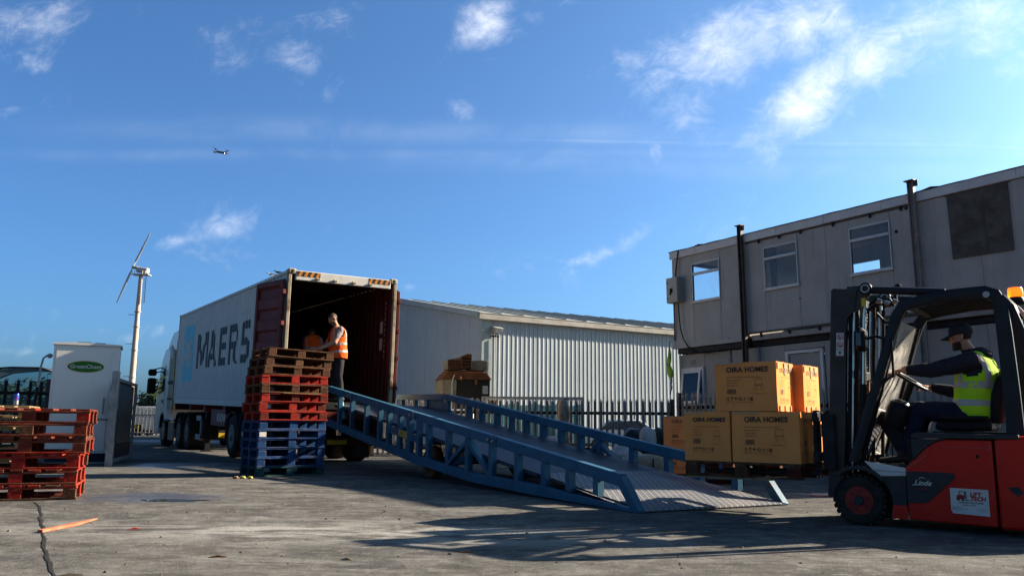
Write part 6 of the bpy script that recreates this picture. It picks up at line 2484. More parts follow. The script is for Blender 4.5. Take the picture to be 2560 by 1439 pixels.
flat('interior_placard', [rect(0, 0, .05, .09)], M['white_paint'], fk, (.36, .92, 1.38), (1, 0, .2), (-.2, 0, 1))

for o in fk.children:
    if o.name.split('.')[0] in ('front_console', 'instrument_pod', 'steering_column', 'steering_wheel', 'seat_cushion', 'seat_back', 'armrest'):
        o.location.x -= .045


# ================================================================== PEOPLE
def ell(c, ax, side, rx, ry, n=16, sq=1.0):
    """ring of points round c, normal ax; side gives the rx direction"""
    c, ax = Vector(c), Vector(ax).normalized()
    s_ = Vector(side)
    s_ = (s_ - ax * s_.dot(ax)).normalized()
    f = ax.cross(s_)
    out_ = []
    for i in range(n):
        a = 2 * math.pi * i / n
        ca, sa = math.cos(a), math.sin(a)
        ca = math.copysign(abs(ca) ** sq, ca)
        sa = math.copysign(abs(sa) ** sq, sa)
        out_.append(c + s_ * rx * ca + f * ry * sa)
    return out_


def limb(b, pts, rad, n=12, side=(1, 0, 0), flatten=1.0):
    pts = [Vector(p) for p in pts]
    rings = []
    for i, p in enumerate(pts):
        d = (pts[min(i + 1, len(pts) - 1)] - pts[max(i - 1, 0)]).normalized()
        sd_ = Vector(side)
        if abs(d.dot(sd_)) > .95:
            sd_ = Vector((0, 1, 0))
        rings.append(ell(p, d, sd_, rad[i], rad[i] * flatten, n))
    b.loft(rings)
    b.ball(pts[0], rad[0] * .98, 10, 6)
    b.ball(pts[-1], rad[-1] * .98, 10, 6)


def remesh(b, name, voxel, smooth=3):
    me = bpy.data.meshes.new(name)
    me.from_pydata([tuple(p) for p in b.v], [], b.f)
    bm = bmesh.new()
    bm.from_mesh(me)
    bmesh.ops.recalc_face_normals(bm, faces=bm.faces)
    bm.to_mesh(me)
    bm.free()
    o = bpy.data.objects.new(name, me)
    COL.objects.link(o)
    r = o.modifiers.new('r', 'REMESH')
    r.mode = 'VOXEL'
    r.voxel_size = voxel
    s_ = o.modifiers.new('s', 'SMOOTH')
    s_.factor = .5
    s_.iterations = smooth
    dg = bpy.context.evaluated_depsgraph_get()
    out_ = bpy.data.meshes.new_from_object(o.evaluated_get(dg))
    bpy.data.objects.remove(o)
    bpy.data.meshes.remove(me)
    out_.name = name
    return out_


def hand(b, wrist, fwd, palm_n, side, curl=40, grip=1.0):
    """palm and five separate fingers; side = direction towards the thumb"""
    w, f, pn, sd_ = Vector(wrist), Vector(fwd).normalized(), Vector(palm_n).normalized(), Vector(side).normalized()
    b.loft([ell(w + f * t_, f, sd_, rx, ry, 10, .8) for (t_, rx, ry) in ((-.01, .028, .021), (.03, .036, .017), (.075, .042, .015), (.098, .039, .013))])
    for k_, (o_, ln) in enumerate(((.030, .072), (.010, .080), (-.011, .074), (-.031, .058))):
        p = w + f * .092 + sd_ * o_
        d = f.copy()
        pts = [p]
        for j, part in enumerate((.45, .32, .23)):
            ang = R(curl * (.7 + .3 * j) + 4 * k_)
            d = (Matrix.Rotation(ang * grip, 3, sd_.cross(Vector((0, 0, 0))) if False else f.cross(pn)) @ d).normalized()
            p = p + d * ln * part
            pts.append(p)
        rad = [.0095, .009, .0082, .0066]
        rings = []
        for i, q_ in enumerate(pts):
            dd_ = (pts[min(i + 1, 3)] - pts[max(i - 1, 0)]).normalized()
            rings.append(ell(q_, dd_, sd_, rad[i], rad[i], 8))
        b.loft(rings)
        b.ball(pts[-1], .0066, 8, 5)
    p = w + f * .03 + sd_ * .03
    d1 = (f * .55 + sd_ * .75 + pn * .25).normalized()
    d2 = (f * .85 + sd_ * .25 + pn * .45).normalized()
    pts = [p, p + d1 * .035, p + d1 * .035 + d2 * .035, p + d1 * .035 + d2 * .06]
    b.loft([ell(q_, d1 if i < 2 else d2, pn, r_, r_, 8) for i, (q_, r_) in enumerate(zip(pts, (.014, .012, .0105, .008)))])
    b.ball(pts[-1], .008, 8, 5)


def head(b, c, fwd, up):
    """head about c (centre of the skull); returns its frame"""
    f, u_ = Vector(fwd).normalized(), Vector(up).normalized()
    r = f.cross(u_).normalized()
    u_ = r.cross(f)
    F = Matrix((r, f, u_)).transposed().to_4x4()
    F.translation = Vector(c)
    b.ball((0, -.008, .03), (.076, .096, .088), 18, 12, 0, F)          # skull
    b.ball((0, .012, -.03), (.063, .076, .085), 16, 10, 0, F)         # face
    b.ball((0, .045, -.085), (.043, .04, .034), 12, 8, 0, F)          # jaw
    b.ball((0, .074, -.102), (.022, .018, .018), 10, 6, 0, F)         # chin
    b.loft([[F @ Vector((x * k_, y, z_)) for x, y in ((-.5, 0), (.5, 0), (.32, .012 + .0), (0, .018), (-.32, .012))] for k_, y0, z_ in ((.014, 0, .022), (.02, 0, 0))] and
           [[F @ Vector(p) for p in ((-.009, .076, .018), (.009, .076, .018), (.006, .092, .016), (-.006, .092, .016))],
            [F @ Vector(p) for p in ((-.015, .076, -.028), (.015, .076, -.028), (.011, .120, -.026), (-.011, .120, -.026))],
            [F @ Vector(p) for p in ((-.014, .076, -.038), (.014, .076, -.038), (.008, .100, -.037), (-.008, .100, -.037))]])
    b.ball((0, .078, .026), (.046, .018, .012), 12, 6, 0, F)          # brow
    b.ball((0, .083, -.064), (.024, .014, .007), 10, 6, 0, F)         # lips
    b.ball((0, .081, -.076), (.021, .014, .007), 10, 6, 0, F)
    for s_ in (-1, 1):
        b.ball((s_ * .079, -.012, -.008), (.009, .020, .033), 10, 8, 0, F)   # ear
        b.ball((s_ * .046, .058, -.018), (.022, .022, .018), 10, 6, 0, F)    # cheek
    return F


def torso_rings(levels, n=24):
    return [ell(c, ax, sd_, rx, ry, n, .85) for (c, ax, sd_, rx, ry) in levels]


def lerp_level(levels, t):
    k_ = t * (len(levels) - 1)
    i = min(int(k_), len(levels) - 2)
    a, c_, f = levels[i], levels[i + 1], k_ - int(k_) if k_ < len(levels) - 1 else 1.0
    L_ = lambda p, q_: Vector(p) * (1 - f) + Vector(q_) * f
    return (L_(a[0], c_[0]), L_(a[1], c_[1]), L_(a[2], c_[2]), a[3] * (1 - f) + c_[3] * f, a[4] * (1 - f) + c_[4] * f)


def crumple(me, skin_idx):
    """cloth folds: push non-skin vertices in and out"""
    skin = set()
    for p in me.polygons:
        if p.material_index in skin_idx:
            skin.update(p.vertices)
    cos = []
    for v_ in me.vertices:
        if v_.index in skin:
            continue
        c = v_.co
        n1 = noise.noise(Vector((c.x * 16, c.y * 16, c.z * 9)))
        n2 = abs(noise.noise(Vector((c.x * 26 + 5, c.y * 26, c.z * 15 + 2))))
        cos.append((v_, v_.normal * (.0055 * n1 + .0075 * (.25 - n2))))
    for v_, d in cos:
        v_.co += d


def paint(me, fn, mats):
    for m_ in mats:
        me.materials.append(m_)
    for p in me.polygons:
        p.material_index = fn(p.center)
        p.use_smooth = True


def seg_dist(p, a, c_):
    a, c_ = Vector(a), Vector(c_)
    d = c_ - a
    t = max(0, min(1, (p - a).dot(d) / max(d.length_squared, 1e-9)))
    return (p - a - d * t).length


def band(levels, t0, t1, grow, a0=0.0, a1=2 * math.pi, n=72, nt=6):
    """strip of the torso surface between t0 and t1 and angles a0..a1, pushed out by grow"""
    vs_, fs = [], []
    for j in range(nt + 1):
        c, ax, sd_, rx, ry = lerp_level(levels, t0 + (t1 - t0) * j / nt)
        ax = ax.normalized()
        s_ = (sd_ - ax * sd_.dot(ax)).normalized()
        f = ax.cross(s_)
        for i in range(n + 1):
            a = a0 + (a1 - a0) * i / n
            ca, sa = math.cos(a), math.sin(a)
            ca = math.copysign(abs(ca) ** .85, ca)
            sa = math.copysign(abs(sa) ** .85, sa)
            q_ = c + s_ * (rx + grow) * ca + f * (ry + grow) * sa
            wv = .007 * noise.noise(Vector((q_.x * 13, q_.y * 13, q_.z * 8))) + .010 * (.22 - abs(noise.noise(Vector((q_.x * 17 + 3, q_.y * 17, q_.z * 12)))))
            vs_.append(q_ + (s_ * ca + f * sa) * wv)
    w = n + 1
    for j in range(nt):
        for i in range(n):
            fs.append((j * w + i, j * w + i + 1, (j + 1) * w + i + 1, (j + 1) * w + i))
    return vs_, fs


def eyes(F, parent):
    for s_ in (-1, 1):
        b = MB()
        b.ball((s_ * .031, .078, .002), (.013, .010, .009), 10, 6, 0, F)
        e = b.build('eye', M['white_paint'], parent, 60)
        b = MB()
        b.ball((s_ * .031, .085, .002), (.006, .005, .006), 8, 5, 0, F)
        b.build('iris', M['hair'], e, 60)


def shell(levels, t0, t1, grow, name, mtl, parent, openings=None, n=72, nt=32):
    vs_, fs = band(levels, t0, t1, grow, 0, 2 * math.pi, n, nt)
    if openings:
        keep = []
        for f in fs:
            c = sum((vs_[i] for i in f), Vector()) / len(f)
            if not openings(c):
                keep.append(f)
        fs = keep
    b = MB()
    b.add(vs_, fs)
    me = b.mesh(name, mtl, 70)
    o = link(name, me, parent)
    s_ = o.modifiers.new('thick', 'SOLIDIFY')
    s_.thickness = .006
    s_.offset = 1
    return o


# ---------------------------------------------- driver (in the forklift frame: faces -x, left side towards the camera)
dv = thing('person', 'driver in lime high visibility vest and black cap seated in the forklift', 'person', mat=SF @ Matrix.Translation((-.045, 0, 0)))
Y = .55
lev = [((.985, Y, .955), (0, 0, 1), (0, 1, 0), .195, .165), ((.975, Y, 1.04), (.0, 0, 1), (0, 1, 0), .205, .178), ((.985, Y, 1.14), (.05, 0, 1), (0, 1, 0), .198, .172),
       ((1.00, Y, 1.25), (.05, 0, 1), (0, 1, 0), .205, .168), ((1.00, Y, 1.36), (-.08, 0, 1), (0, 1, 0), .215, .160), ((.985, Y, 1.455), (-.18, 0, 1), (0, 1, 0), .212, .135),
       ((.965, Y, 1.52), (-.3, 0, 1), (0, 1, 0), .16, .095), ((.95, Y, 1.56), (-.4, 0, 1), (0, 1, 0), .08, .07)]
b = MB()
b.loft(torso_rings(lev))
limb(b, [(.97, Y, 1.53), (.935, Y, 1.60), (.905, Y, 1.65)], [.066, .058, .056], 12, (0, 1, 0))
HF = head(b, (.885, Y, 1.715), (-1, 0, -.13), (-.10, 0, 1))
for s_ in (-1, 1):
    # arms: near hand on the wheel rim, far hand lower on the wheel
    sh = (.985, Y + s_ * .195, 1.475)
    if s_ < 0:
        el_, wr = (.66, Y - .245, 1.40), (.435, Y - .20, 1.415)
    else:
        el_, wr = (.86, Y + .28, 1.20), (.60, Y + .14, 1.255)
    limb(b, [sh, Vector(sh).lerp(Vector(el_), .5), el_, Vector(el_).lerp(Vector(wr), .5), wr], [.090, .080, .068, .060, .044], 12, (0, 1, 0))
    fwd = (Vector(wr) - Vector(el_)).normalized()
    if s_ < 0:
        hand(b, Vector(wr) + fwd * .012, Vector((-.95, .12, -.12)), (.15, .05, -1), (0, 1, .05), 42)
    else:
        hand(b, Vector(wr) + fwd * .012, fwd, (0, .1, -1), (0, -1, 0), 42)
    hp, kn, an = (1.0, Y + s_ * .10, .985), (.515, Y + s_ * .13 - .03, 1.045), (.36, Y + s_ * .13 - .03, .64)
    limb(b, [hp, Vector(hp).lerp(Vector(kn), .5), kn], [.112, .104, .082], 14, (0, 1, 0))
    limb(b, [kn, Vector(kn).lerp(Vector(an), .4) + Vector((.02, 0, 0)), an], [.082, .075, .056], 12, (0, 1, 0))
    limb(b, [(an[0] + .035, an[1], .60), (an[0] - .03, an[1], .592), (an[0] - .14, an[1], .578), (an[0] - .20, an[1], .573)], [.045, .048, .042, .03], 10, (0, 1, 0), .8)
# hood bunched at the neck
b.ball((1.035, Y, 1.565), (.075, .11, .05), 14, 8)
b.ball((1.09, Y - .03, 1.54), (.05, .08, .04), 12, 8)
me = remesh(b, 'body', .0075, 4)


def drv(p):
    q_ = HF.inverted() @ p
    if q_.length < .19 and q_.z > -.125 and abs(q_.x) < .1 and p.x < 1.0 and q_.y > -.12:
        if q_.z > .045 or (q_.y < -.005 and q_.z > -.03 and abs(q_.x) < .078 and not (abs(q_.x) > .068 and q_.y > -.035)):
            return 2
        if q_.z < -.045 and q_.y > .0 and not (abs(q_.x) < .024 and q_.y > .082 and -.085 < q_.z):
            return 2           # beard
        return 1
    if p.x < .45 and p.z > 1.3 or (p.x < .62 and p.z > 1.1 and p.y > Y + .05 and p.z < 1.3 and p.x < .585):
        return 1
    if p.z < .66 and p.x < .42:
        return 4
    if p.z < 1.0 or (p.x < .9 and p.z < 1.16):
        return 3
    return 0


paint(me, drv, [M['navy_cloth'], M['skin'], M['hair'], M['blue_cloth'], M['boot']])
crumple(me, {1, 2, 4})
link('body', me, dv)
eyes(HF, dv)
# vest
shA, shB = Vector((.985, Y - .195, 1.475)), Vector((.985, Y + .195, 1.475))


def arm_hole(c):
    for s_, sh in ((-1, shA), (1, shB)):
        d = c - (sh + Vector((0, s_ * .02, -.03)))
        if abs(d.y) < .09 and (d.x / .095) ** 2 + (d.z / .11) ** 2 < 1:
            return True
    if c.z > 1.50 and c.x < .93:
        return True
    return False


vest = shell(lev, .02, .955, .016, 'vest', M['hv_lime'], dv, arm_hole)
for (t0, t1) in ((.20, .275), (.41, .485)):
    vs_, fs = band(lev, t0, t1, .0235)
    b = MB()
    b.add(vs_, fs)
    b.build('reflective_band', M['reflective'], vest, 70)
for a in (R(215), R(325), R(145), R(35)):
    vs_, fs = band(lev, .486, .90, .0235, a - .16, a + .16, 6, 14)
    b = MB()
    b.add(vs_, fs)
    b.build('reflective_strap', M['reflective'], vest, 70)
# cap
b = MB()
b.lathe([(.086, -.012), (.088, .02), (.082, .055), (.062, .085), (.03, .1), (.001, .103)], (0, 0, 0), (0, 0, 1), 24, 0, HF @ Matrix.Translation((0, -.008, .03)) @ Matrix.Diagonal((.96, 1.17, 1, 1)))
cp_ = b.build('cap', M['navy_cloth'], dv, 60)
b = MB()
brim = []
for i in range(13):
    a = R(20) + R(140) * i / 12
    brim.append(((.078 * math.cos(a), .09 * math.sin(a)), (.088 * math.cos(a), .05 + .125 * math.sin(a))))
vs_, fs = [], []
for (i0, o0) in brim:
    vs_ += [HF @ Vector((i0[0], i0[1], .032)), HF @ Vector((o0[0], o0[1], .012 - .03 * abs(o0[0]) * 6)), HF @ Vector((o0[0], o0[1], .006 - .03 * abs(o0[0]) * 6)), HF @ Vector((i0[0], i0[1], .026))]
for i in range(12):
    for j in range(4):
        fs.append((4 * i + j, 4 * i + (j + 1) % 4, 4 * i + 4 + (j + 1) % 4, 4 * i + 4 + j))
b.add(vs_, fs)
b.build('cap_brim', M['navy_cloth'], cp_, 60)


# ---------------------------------------------- worker in the container mouth (local: faces +y, x to his right)
def standing(name_label, Mx, lean, look, arms, vest_m, tee_m, leg_m, hair_m, voxel=.008, bend=0.0, bare=True, open_front=True):
    t = thing('person', name_label, 'person', mat=Mx)
    sp = lambda z_, y: Vector((0, y + lean * max(0, z_ - .95) + bend * max(0, z_ - .98) ** 2, z_ - bend * .35 * max(0, z_ - .98)))
    lv = []
    for (z_, y, rx, ry) in ((.86, 0, .19, .155), (.96, 0, .198, .16), (1.06, .005, .19, .152), (1.18, .0, .196, .152), (1.30, -.005, .212, .152), (1.41, -.01, .212, .132), (1.475, -.01, .155, .09), (1.515, 0, .075, .065)):
        c = sp(z_, y)
        up = (sp(z_ + .03, y) - sp(z_ - .03, y)).normalized()
        lv.append((c, up, (1, 0, 0), rx, ry))
    b = MB()
    b.loft(torso_rings(lv))
    nk = sp(1.50, .0)
    hc = sp(1.63, .0) + Vector(look[0])
    limb(b, [nk, nk.lerp(hc, .5), hc - Vector((0, 0, .02))], [.062, .054, .052], 12)
    Fh = head(b, hc + Vector((0, .01, .03)), look[1], look[2])
    wrs = []
    for s_ in (-1, 1):
        sh = sp(1.43, -.01) + Vector((s_ * .2, 0, 0))
        el_, wr, fw, pn, th = arms[0 if s_ < 0 else 1]
        el_, wr = Vector(el_), Vector(wr)
        limb(b, [sh, sh.lerp(el_, .5), el_, el_.lerp(wr, .45), wr], [.076, .066, .053, .048, .031], 12)
        hand(b, wr + Vector(fw).normalized() * .008, fw, pn, th, 24)
        wrs.append((sh, el_, wr))
        hp, kn, an = Vector((s_ * .09, 0, .90)), Vector((s_ * .105, .025 + .02 * s_, .50)), Vector((s_ * .11, -.02 + .03 * s_, .10))
        limb(b, [hp, hp.lerp(kn, .5), kn, kn.lerp(an, .4) + Vector((0, -.01, 0)), an], [.112, .1, .08, .076, .062], 14)
        limb(b, [an + Vector((0, -.045, -.05)), an + Vector((0, .03, -.052)), an + Vector((0, .12, -.062)), an + Vector((0, .175, -.066))], [.045, .048, .04, .03], 10, (1, 0, 0), .85)
    me = remesh(b, 'body', voxel, 4)
    Fi = Fh.inverted()

    def fn(p):
        q_ = Fi @ p
        if q_.length < .19 and q_.z > -.128 and abs(q_.x) < .1 and q_.y > -.12:
            if (q_.z > .052 and q_.y < .075) or (q_.y < -.012 and q_.z > -.06 and abs(q_.x) < .077 and not (abs(q_.x) > .068 and q_.y > -.035)) or q_.z > .075:
                return 2
            if q_.z < -.045 and q_.y > .0 and (q_.z < -.075 or abs(q_.x) > .02):
                return 5
            return 1
        for (sh, el_, wr) in wrs:
            d_up = seg_dist(p, sh, el_)
            d_lo = seg_dist(p, el_, wr + (wr - el_).normalized() * .2)
            if d_lo < .075 and d_lo < d_up + .004 and bare:
                return 1
            if d_up < .08:
                tt = (p - sh).dot((el_ - sh).normalized()) / (el_ - sh).length
                return 1 if (tt > .72 and bare) else 0
        if p.z < .085:
            return 4
        if p.z < .93:
            return 3
        if q_.z > -.2 and q_.length < .23 and p.z > nk.z:
            return 1
        return 0
    paint(me, fn, [tee_m, M['skin'], hair_m, leg_m, M['boot'], mat('stubble', (0.2, 0.11, 0.08), None, 30, .7) if 'stubble' not in bpy.data.materials else bpy.data.materials['stubble']])
    crumple(me, {1, 2, 4, 5})
    link('body', me, t)
    eyes(Fh, t)

    def holes(c):
        for i, s_ in enumerate((-1, 1)):
            sh = wrs[i][0] + Vector((s_ * .02, 0, -.04))
            d = c - sh
            if abs(d.x) < .085 and (d.y / .095) ** 2 + (d.z / .115) ** 2 < 1:
                return True
        if open_front and c.y > sp(c.z, 0).y + .03 and abs(c.x) < .025 + max(0, (c.z - 1.05)) * .17:
            return True
        return False
    vst = shell(lv, .0, .93, .018, 'vest', vest_m, t, holes)
    for (t0, t1) in ((.165, .225), (.36, .42)):
        a0, a1 = (R(90) + .16, R(450) - .16) if open_front else (0, 2 * math.pi)
        vs_, fs = band(lv, t0, t1, .0255, a0, a1)
        b = MB()
        b.add(vs_, fs)
        b.build('reflective_band', M['reflective'], vst, 70)
    for a in (R(48), R(132), R(228), R(312)):
        vs_, fs = band(lv, .421, .87, .0255, a - .13, a + .13, 6, 14)
        b = MB()
        b.add(vs_, fs)
        b.build('reflective_strap', M['reflective'], vst, 70)
    return t


FLZ = 1.124 + .16 + .0246 * .4
standing('man in an orange high visibility vest standing in the container doorway, looking down',
         Matrix.Translation((-3.72, 17.75, FLZ + .005)) @ Matrix.Rotation(R(118), 4, 'Z') @ Matrix.Scale(1.06, 4),
         .10, ((0, .06, 0), (-.05, 1, -.62), (0, .5, 1)),
         (((-.27, .16, 1.16), (-.20, .42, 1.03), (.2, 1, -.35), (0, -.3, -1), (1, 0, 0)), ((.26, .17, 1.17), (.17, .43, 1.04), (-.2, 1, -.35), (0, -.3, -1), (-1, 0, 0))),
         M['hv_orange'], M['tee'], M['trousers'], M['hair_grey'])
standing('second worker in an orange vest bending down deep inside the dark container',
         Matrix.Translation((-4.50, 18.75, FLZ + .03)) @ Matrix.Rotation(R(24), 4, 'Z'),
         .22, ((0, .10, -.03), (0, 1, -.9), (0, .8, 1)),
         (((-.3, .42, 1.05), (-.24, .62, .85), (.1, .6, -.8), (0, -.8, -.6), (1, 0, 0)), ((.3, .42, 1.05), (.24, .62, .85), (-.1, .6, -.8), (0, -.8, -.6), (-1, 0, 0))),
         M['hv_orange'], M['trousers'], M['trousers'], M['hair'], .011, .1, False, False)


# ================================================================== YARD CLUTTER
# rusty baling press behind the fence
RM = thing('baling_press', 'rusty old baling press with louvred vents standing behind the fence', 'machine', (-1.98, 24.0, 0), R(14))
RM.scale = (.88, .9, .97)
b = MB()
b.box(0, .48, .02, 1.5, 0, 2.2, .02)
b.build('side_casing', M['rust_grey'], RM)
b = MB()
b.box(.482, 1.62, .06, 1.5, 1.25, 2.2, .02)
b.build('front_casing', M['machine_black'], RM)
b = MB()
b.prism([(-.02, 2.201), (1.66, 2.201), (1.48, 2.42), (.16, 2.42)], 'y', .0, 1.52)
b.build('hopper', M['rust'], RM, bevel=.01)
b = MB()
b.box(.2, 1.42, .2, 1.3, 2.421, 2.48)
b.build('top_plate', M['rust'], RM)
for (x0, x1, h0, h1, y0, rz) in ((.18, .78, 2.5, 2.86, .1, 0), (.62, .98, 2.52, 2.98, .02, 0), (.98, 1.52, 2.5, 2.84, .12, 6)):
    T = Matrix.Translation((x0, y0, h0)) @ Matrix.Rotation(R(rz), 4, 'Y')
    w_, hh = x1 - x0, h1 - h0
    b = MB()
    b.prism([(0, 0), (w_, .02), (w_, hh), (w_ * .55, hh * .98), (0, hh * .8)], 'y', .03, .9, 0, T)
    vt = b.build('vent_box', M['rust_grey'] if x0 < .5 or x0 > .9 else M['rust'], RM, bevel=.01)
    if x0 != .98:
        b = MB()
        b.box(.02, w_ - .02, .018, .0295, .03, hh * .78, 0, 0, T)
        b.build('vent_backing', M['machine_black'], vt)
    for i in range(4):
        b = MB()
        zz = .06 + i * (hh - .1) / 4
        if x0 == .98:
            b.prism([(w_ + .002, zz), (w_ + .05, zz + .03), (w_ + .002, zz + .06)], 'y', .05, .85, 0, T)
        else:
            b.box(.03, w_ - .03, -.025, .0175, zz, zz + .03, 0, 0, T)
        b.build('louvre', M['rust'], vt)
b = MB()
b.box(1.36, 1.54, .04, .059, 1.78, 2.02)
b.build('name_plate', M['steel_grey'], RM)
b = MB()
b.cyl((1.14, .03, 2.05), (1.14, .03, 2.2), .05, 10)
b.build('ram_boss', M['rust'], RM)
b = MB()
b.cyl((.56, -.03, 2.24), (.66, .06, 2.22), .06, 10)
b.build('ram_boss', M['rust'], RM)
b = MB()
b.tube([(.32, -.01, .6), (.32, -.01, 2.1), (.36, -.01, 2.25), (.45, .05, 2.42)], .022, 8)
b.build('pipe', M['gutter'], RM)
b = MB()
b.box(.6, 1.5, .3, 1.4, 0, 1.24)
b.build('lower_chamber', M['machine_black'], RM)
b = MB()
b.box(1.50, 1.62, .08, .2, 0, 1.24)
b.build('leg', M['steel_grey'], RM)
b = MB()
b.prism([(1.64, 1.3), (1.86, 1.32), (1.9, 1.62), (1.64, 1.6)], 'y', .1, .6)
b.build('chute', M['rust'], RM)
# white tank
TK = thing('storage_tank', 'pale grey storage tank glimpsed behind the fence through the ramp rail', 'tank', (-2.25, 23.1, 0), R(-12))
b = MB()
b.box(0, 1.1, 0, .7, .3, 1.26, .05)
b.build('shell', M['gc_white'], TK)
for xx in (.1, .9):
    b = MB()
    b.box(xx, xx + .1, .05, .65, 0, .299)
    b.build('foot', M['dark_steel'], TK)
# teal cage
CG = thing('mesh_cage', 'teal netted steel cage behind the palisade fence', 'cage', (-.78, 22.9, 0), R(-4))
b = MB()
for (x, y) in ((0, 0), (2.75, 0), (0, 1.1), (2.75, 1.1), (.9, 0), (1.8, 0)):
    b.box(x - .025, x + .025, y - .025, y + .025, 0, 1.56 if x in (0, 2.75) else 1.42)
for (y, z_) in ((0, 1.56), (1.1, 1.56), (0, .12), (1.1, .12)):
    b.box(-.025, 2.775, y - .025, y + .025, z_, z_ + .05)
b.build('frame', M['steel_grey'], CG)
net_m, q, nb_ = new_mat('teal net')
ob = q.n('ShaderNodeTexCoord').outputs['Object']
x, y, z_ = q.sep(ob)
hole = q.m('MULTIPLY', q.ss(q.m('ABSOLUTE', q.m('SINE', q.m('MULTIPLY', x, 60.0))), .35, .5), q.ss(q.m('ABSOLUTE', q.m('SINE', q.m('MULTIPLY', z_, 60.0))), .35, .5))
q.put(nb_.inputs['Base Color'], q.mix(q.noise(ob, 4.0), (0.02, 0.17, 0.17), (0.03, 0.23, 0.22)))
q.put(nb_.inputs['Alpha'], q.m('SUBTRACT', 1.0, q.m('MULTIPLY', hole, .6)))
for (a, c_) in (((.0, -.03), (2.75, -.03)), ((2.78, 0), (2.78, 1.1)), ((0, 1.13), (2.75, 1.13))):
    b = MB()
    n_ = 16
    vs_ = []
    for i in range(n_ + 1):
        t = i / n_
        px_, py_ = a[0] + (c_[0] - a[0]) * t, a[1] + (c_[1] - a[1]) * t
        sag = .03 * math.sin(i * 1.7)
        vs_ += [(px_, py_ + .012 * math.sin(i * 2.1), .2), (px_, py_ + .012 * math.cos(i * 1.6), 1.40 + sag)]
    b.add(vs_, [(2 * i, 2 * i + 2, 2 * i + 3, 2 * i + 1) for i in range(n_)])
    b.build('netting', net_m, CG)
# wrapped roll standing before the fence
RL = thing('wrapped_roll', 'tall brown shrink-wrapped roll leaning by the palisade fence', 'roll', (1.27, 20.2, 0))
b = MB()
rings = []
for i in range(22):
    z_ = i * 1.46 / 21
    rr = .145 + .03 * noise.noise(Vector((z_ * 4, 3, 0))) - (.05 if i == 21 else 0)
    rings.append([(rr * math.cos(a) * (1 + .16 * noise.noise(Vector((math.cos(a) * 2, math.sin(a) * 2, z_ * 6)))), rr * math.sin(a), z_ + (.03 * noise.noise(Vector((a, 0, 9))) if i > 19 else 0)) for a in [2 * math.pi * j / 20 for j in range(20)]])
b.loft(rings)
b.build('wrap', M['bag_brown'], RL, 50)

# sacks, bales and rubbish between ramp and fence
def bag(name, label, cat, mtl, loc, size, amp, seed, rz=0, freq=2.0, strap=None):
    t = thing(name, label, cat, loc, R(rz))
    lumpy('wrapping', M[mtl], t, (0, 0, 0), size, amp, freq, seed)
    if strap:
        b = MB()
        for xx in strap:
            b.tube([(xx * size[0], size[1] * .52 * math.cos(a), size[2] * (.5 + .53 * math.sin(a))) for a in [R(-20) + R(220) * i / 14 for i in range(15)]], .012, 6)
        b.build('strap', M['bag_black'], t)
    return t


bag('rubbish_sack', 'white sack printed in red lying behind the ramp under loose boards', 'sack', 'bag_red', (1.45, 18.0, 0), (.95, .7, .40), .18, 3)
LB = thing('loose_boards', 'thin loose boards lying on the red printed sack behind the ramp', 'boards', (1.40, 17.8, .42), R(8))
for i in range(3):
    b = MB()
    b.box(-.5 + .1 * i, .55 + .05 * i, -.2 + .08 * i, .15 + .05 * i, .022 * i, .022 * i + .018)
    b.build('board', M['wood_raw'], LB)
bag('rubbish_sack', 'white crumpled sack beside the A-shaped brace of the far ramp rail', 'sack', 'bag_white', (2.05, 15.2, 0), (.62, .55, .50), .25, 7, 20)
bag('rubbish_sack', 'small white sack glimpsed through the far ramp rail left of the printed one', 'sack', 'bag_white', (.32, 19.0, 0), (.5, .45, .42), .22, 12)
bag('rubbish_sack', 'white and black sack against the fence behind the ramp rail', 'sack', 'bag_white', (.88, 18.7, 0), (.45, .45, .62), .25, 15)
bag('rubbish_sack', 'black sack beside the olive bale near the fence', 'sack', 'bag_black', (2.42, 16.4, .0), (.52, .5, .82), .16, 19)
bag('wrapped_bale', 'olive strapped bale on top of the heap beside the cartons', 'bale', 'bag_green', (2.98, 16.1, .40), (.78, .6, .42), .08, 23, 5, 1.4, (-.2, .1))
bag('wrapped_bale', 'white bale end beside the olive bale in the heap', 'bale', 'bag_white', (2.62, 16.0, .38), (.32, .55, .46), .1, 25)
bag('wrapped_bale', 'lower dark green bale carrying the heap by the cartons', 'bale', 'bag_green', (2.85, 16.1, 0), (1.0, .7, .40), .08, 27, 0, 1.3)
bag('wrapped_bale', 'cream wrapped bale with a black strap behind the lower ramp rail', 'bale', 'bag_cream', (2.28, 14.1, 0.0), (.7, .5, .40), .14, 31, -10, 1.6, (.16,))
bag('rubbish_sack', 'yellow sack sticking out under the cream bale', 'sack', 'bag_yellow', (2.22, 13.75, 0), (.6, .32, .16), .2, 35)
bag('rubbish_sack', 'pale torn sack by the ramp between the A-brace and the cream bale', 'sack', 'bag_white', (1.85, 14.2, 0), (.45, .4, .25), .25, 37)
PC = thing('parked_car', 'silver car partly hidden behind the palisade fence', 'car', (2.2, 26.3, 0), R(-8))
PC.scale = (.8, .8, .8)
b = MB()
b.prism([(0, .25), (.02, .75), (.5, .85), (1.1, 1.28), (2.3, 1.3), (2.9, .92), (3.6, .8), (3.65, .3)], 'y', 0, 1.6)
b.build('body', mat('silver car paint', (0.5, 0.53, 0.56), None, 3, .35, .1, k=.9), PC, bevel=.06)
b = MB()
b.prism([(.72, .9), (1.15, 1.22), (2.25, 1.24), (2.7, .93)], 'y', -.006, -.001)
b.build('window', M['panel_dark'], PC)
for xx in (.7, 2.9):
    for yy in (.0, 1.42):
        b = MB()
        b.cyl((xx, yy - .02, .3), (xx, yy + .18, .3), .3, 18)
        b.build('wheel', M['rubber'], PC)

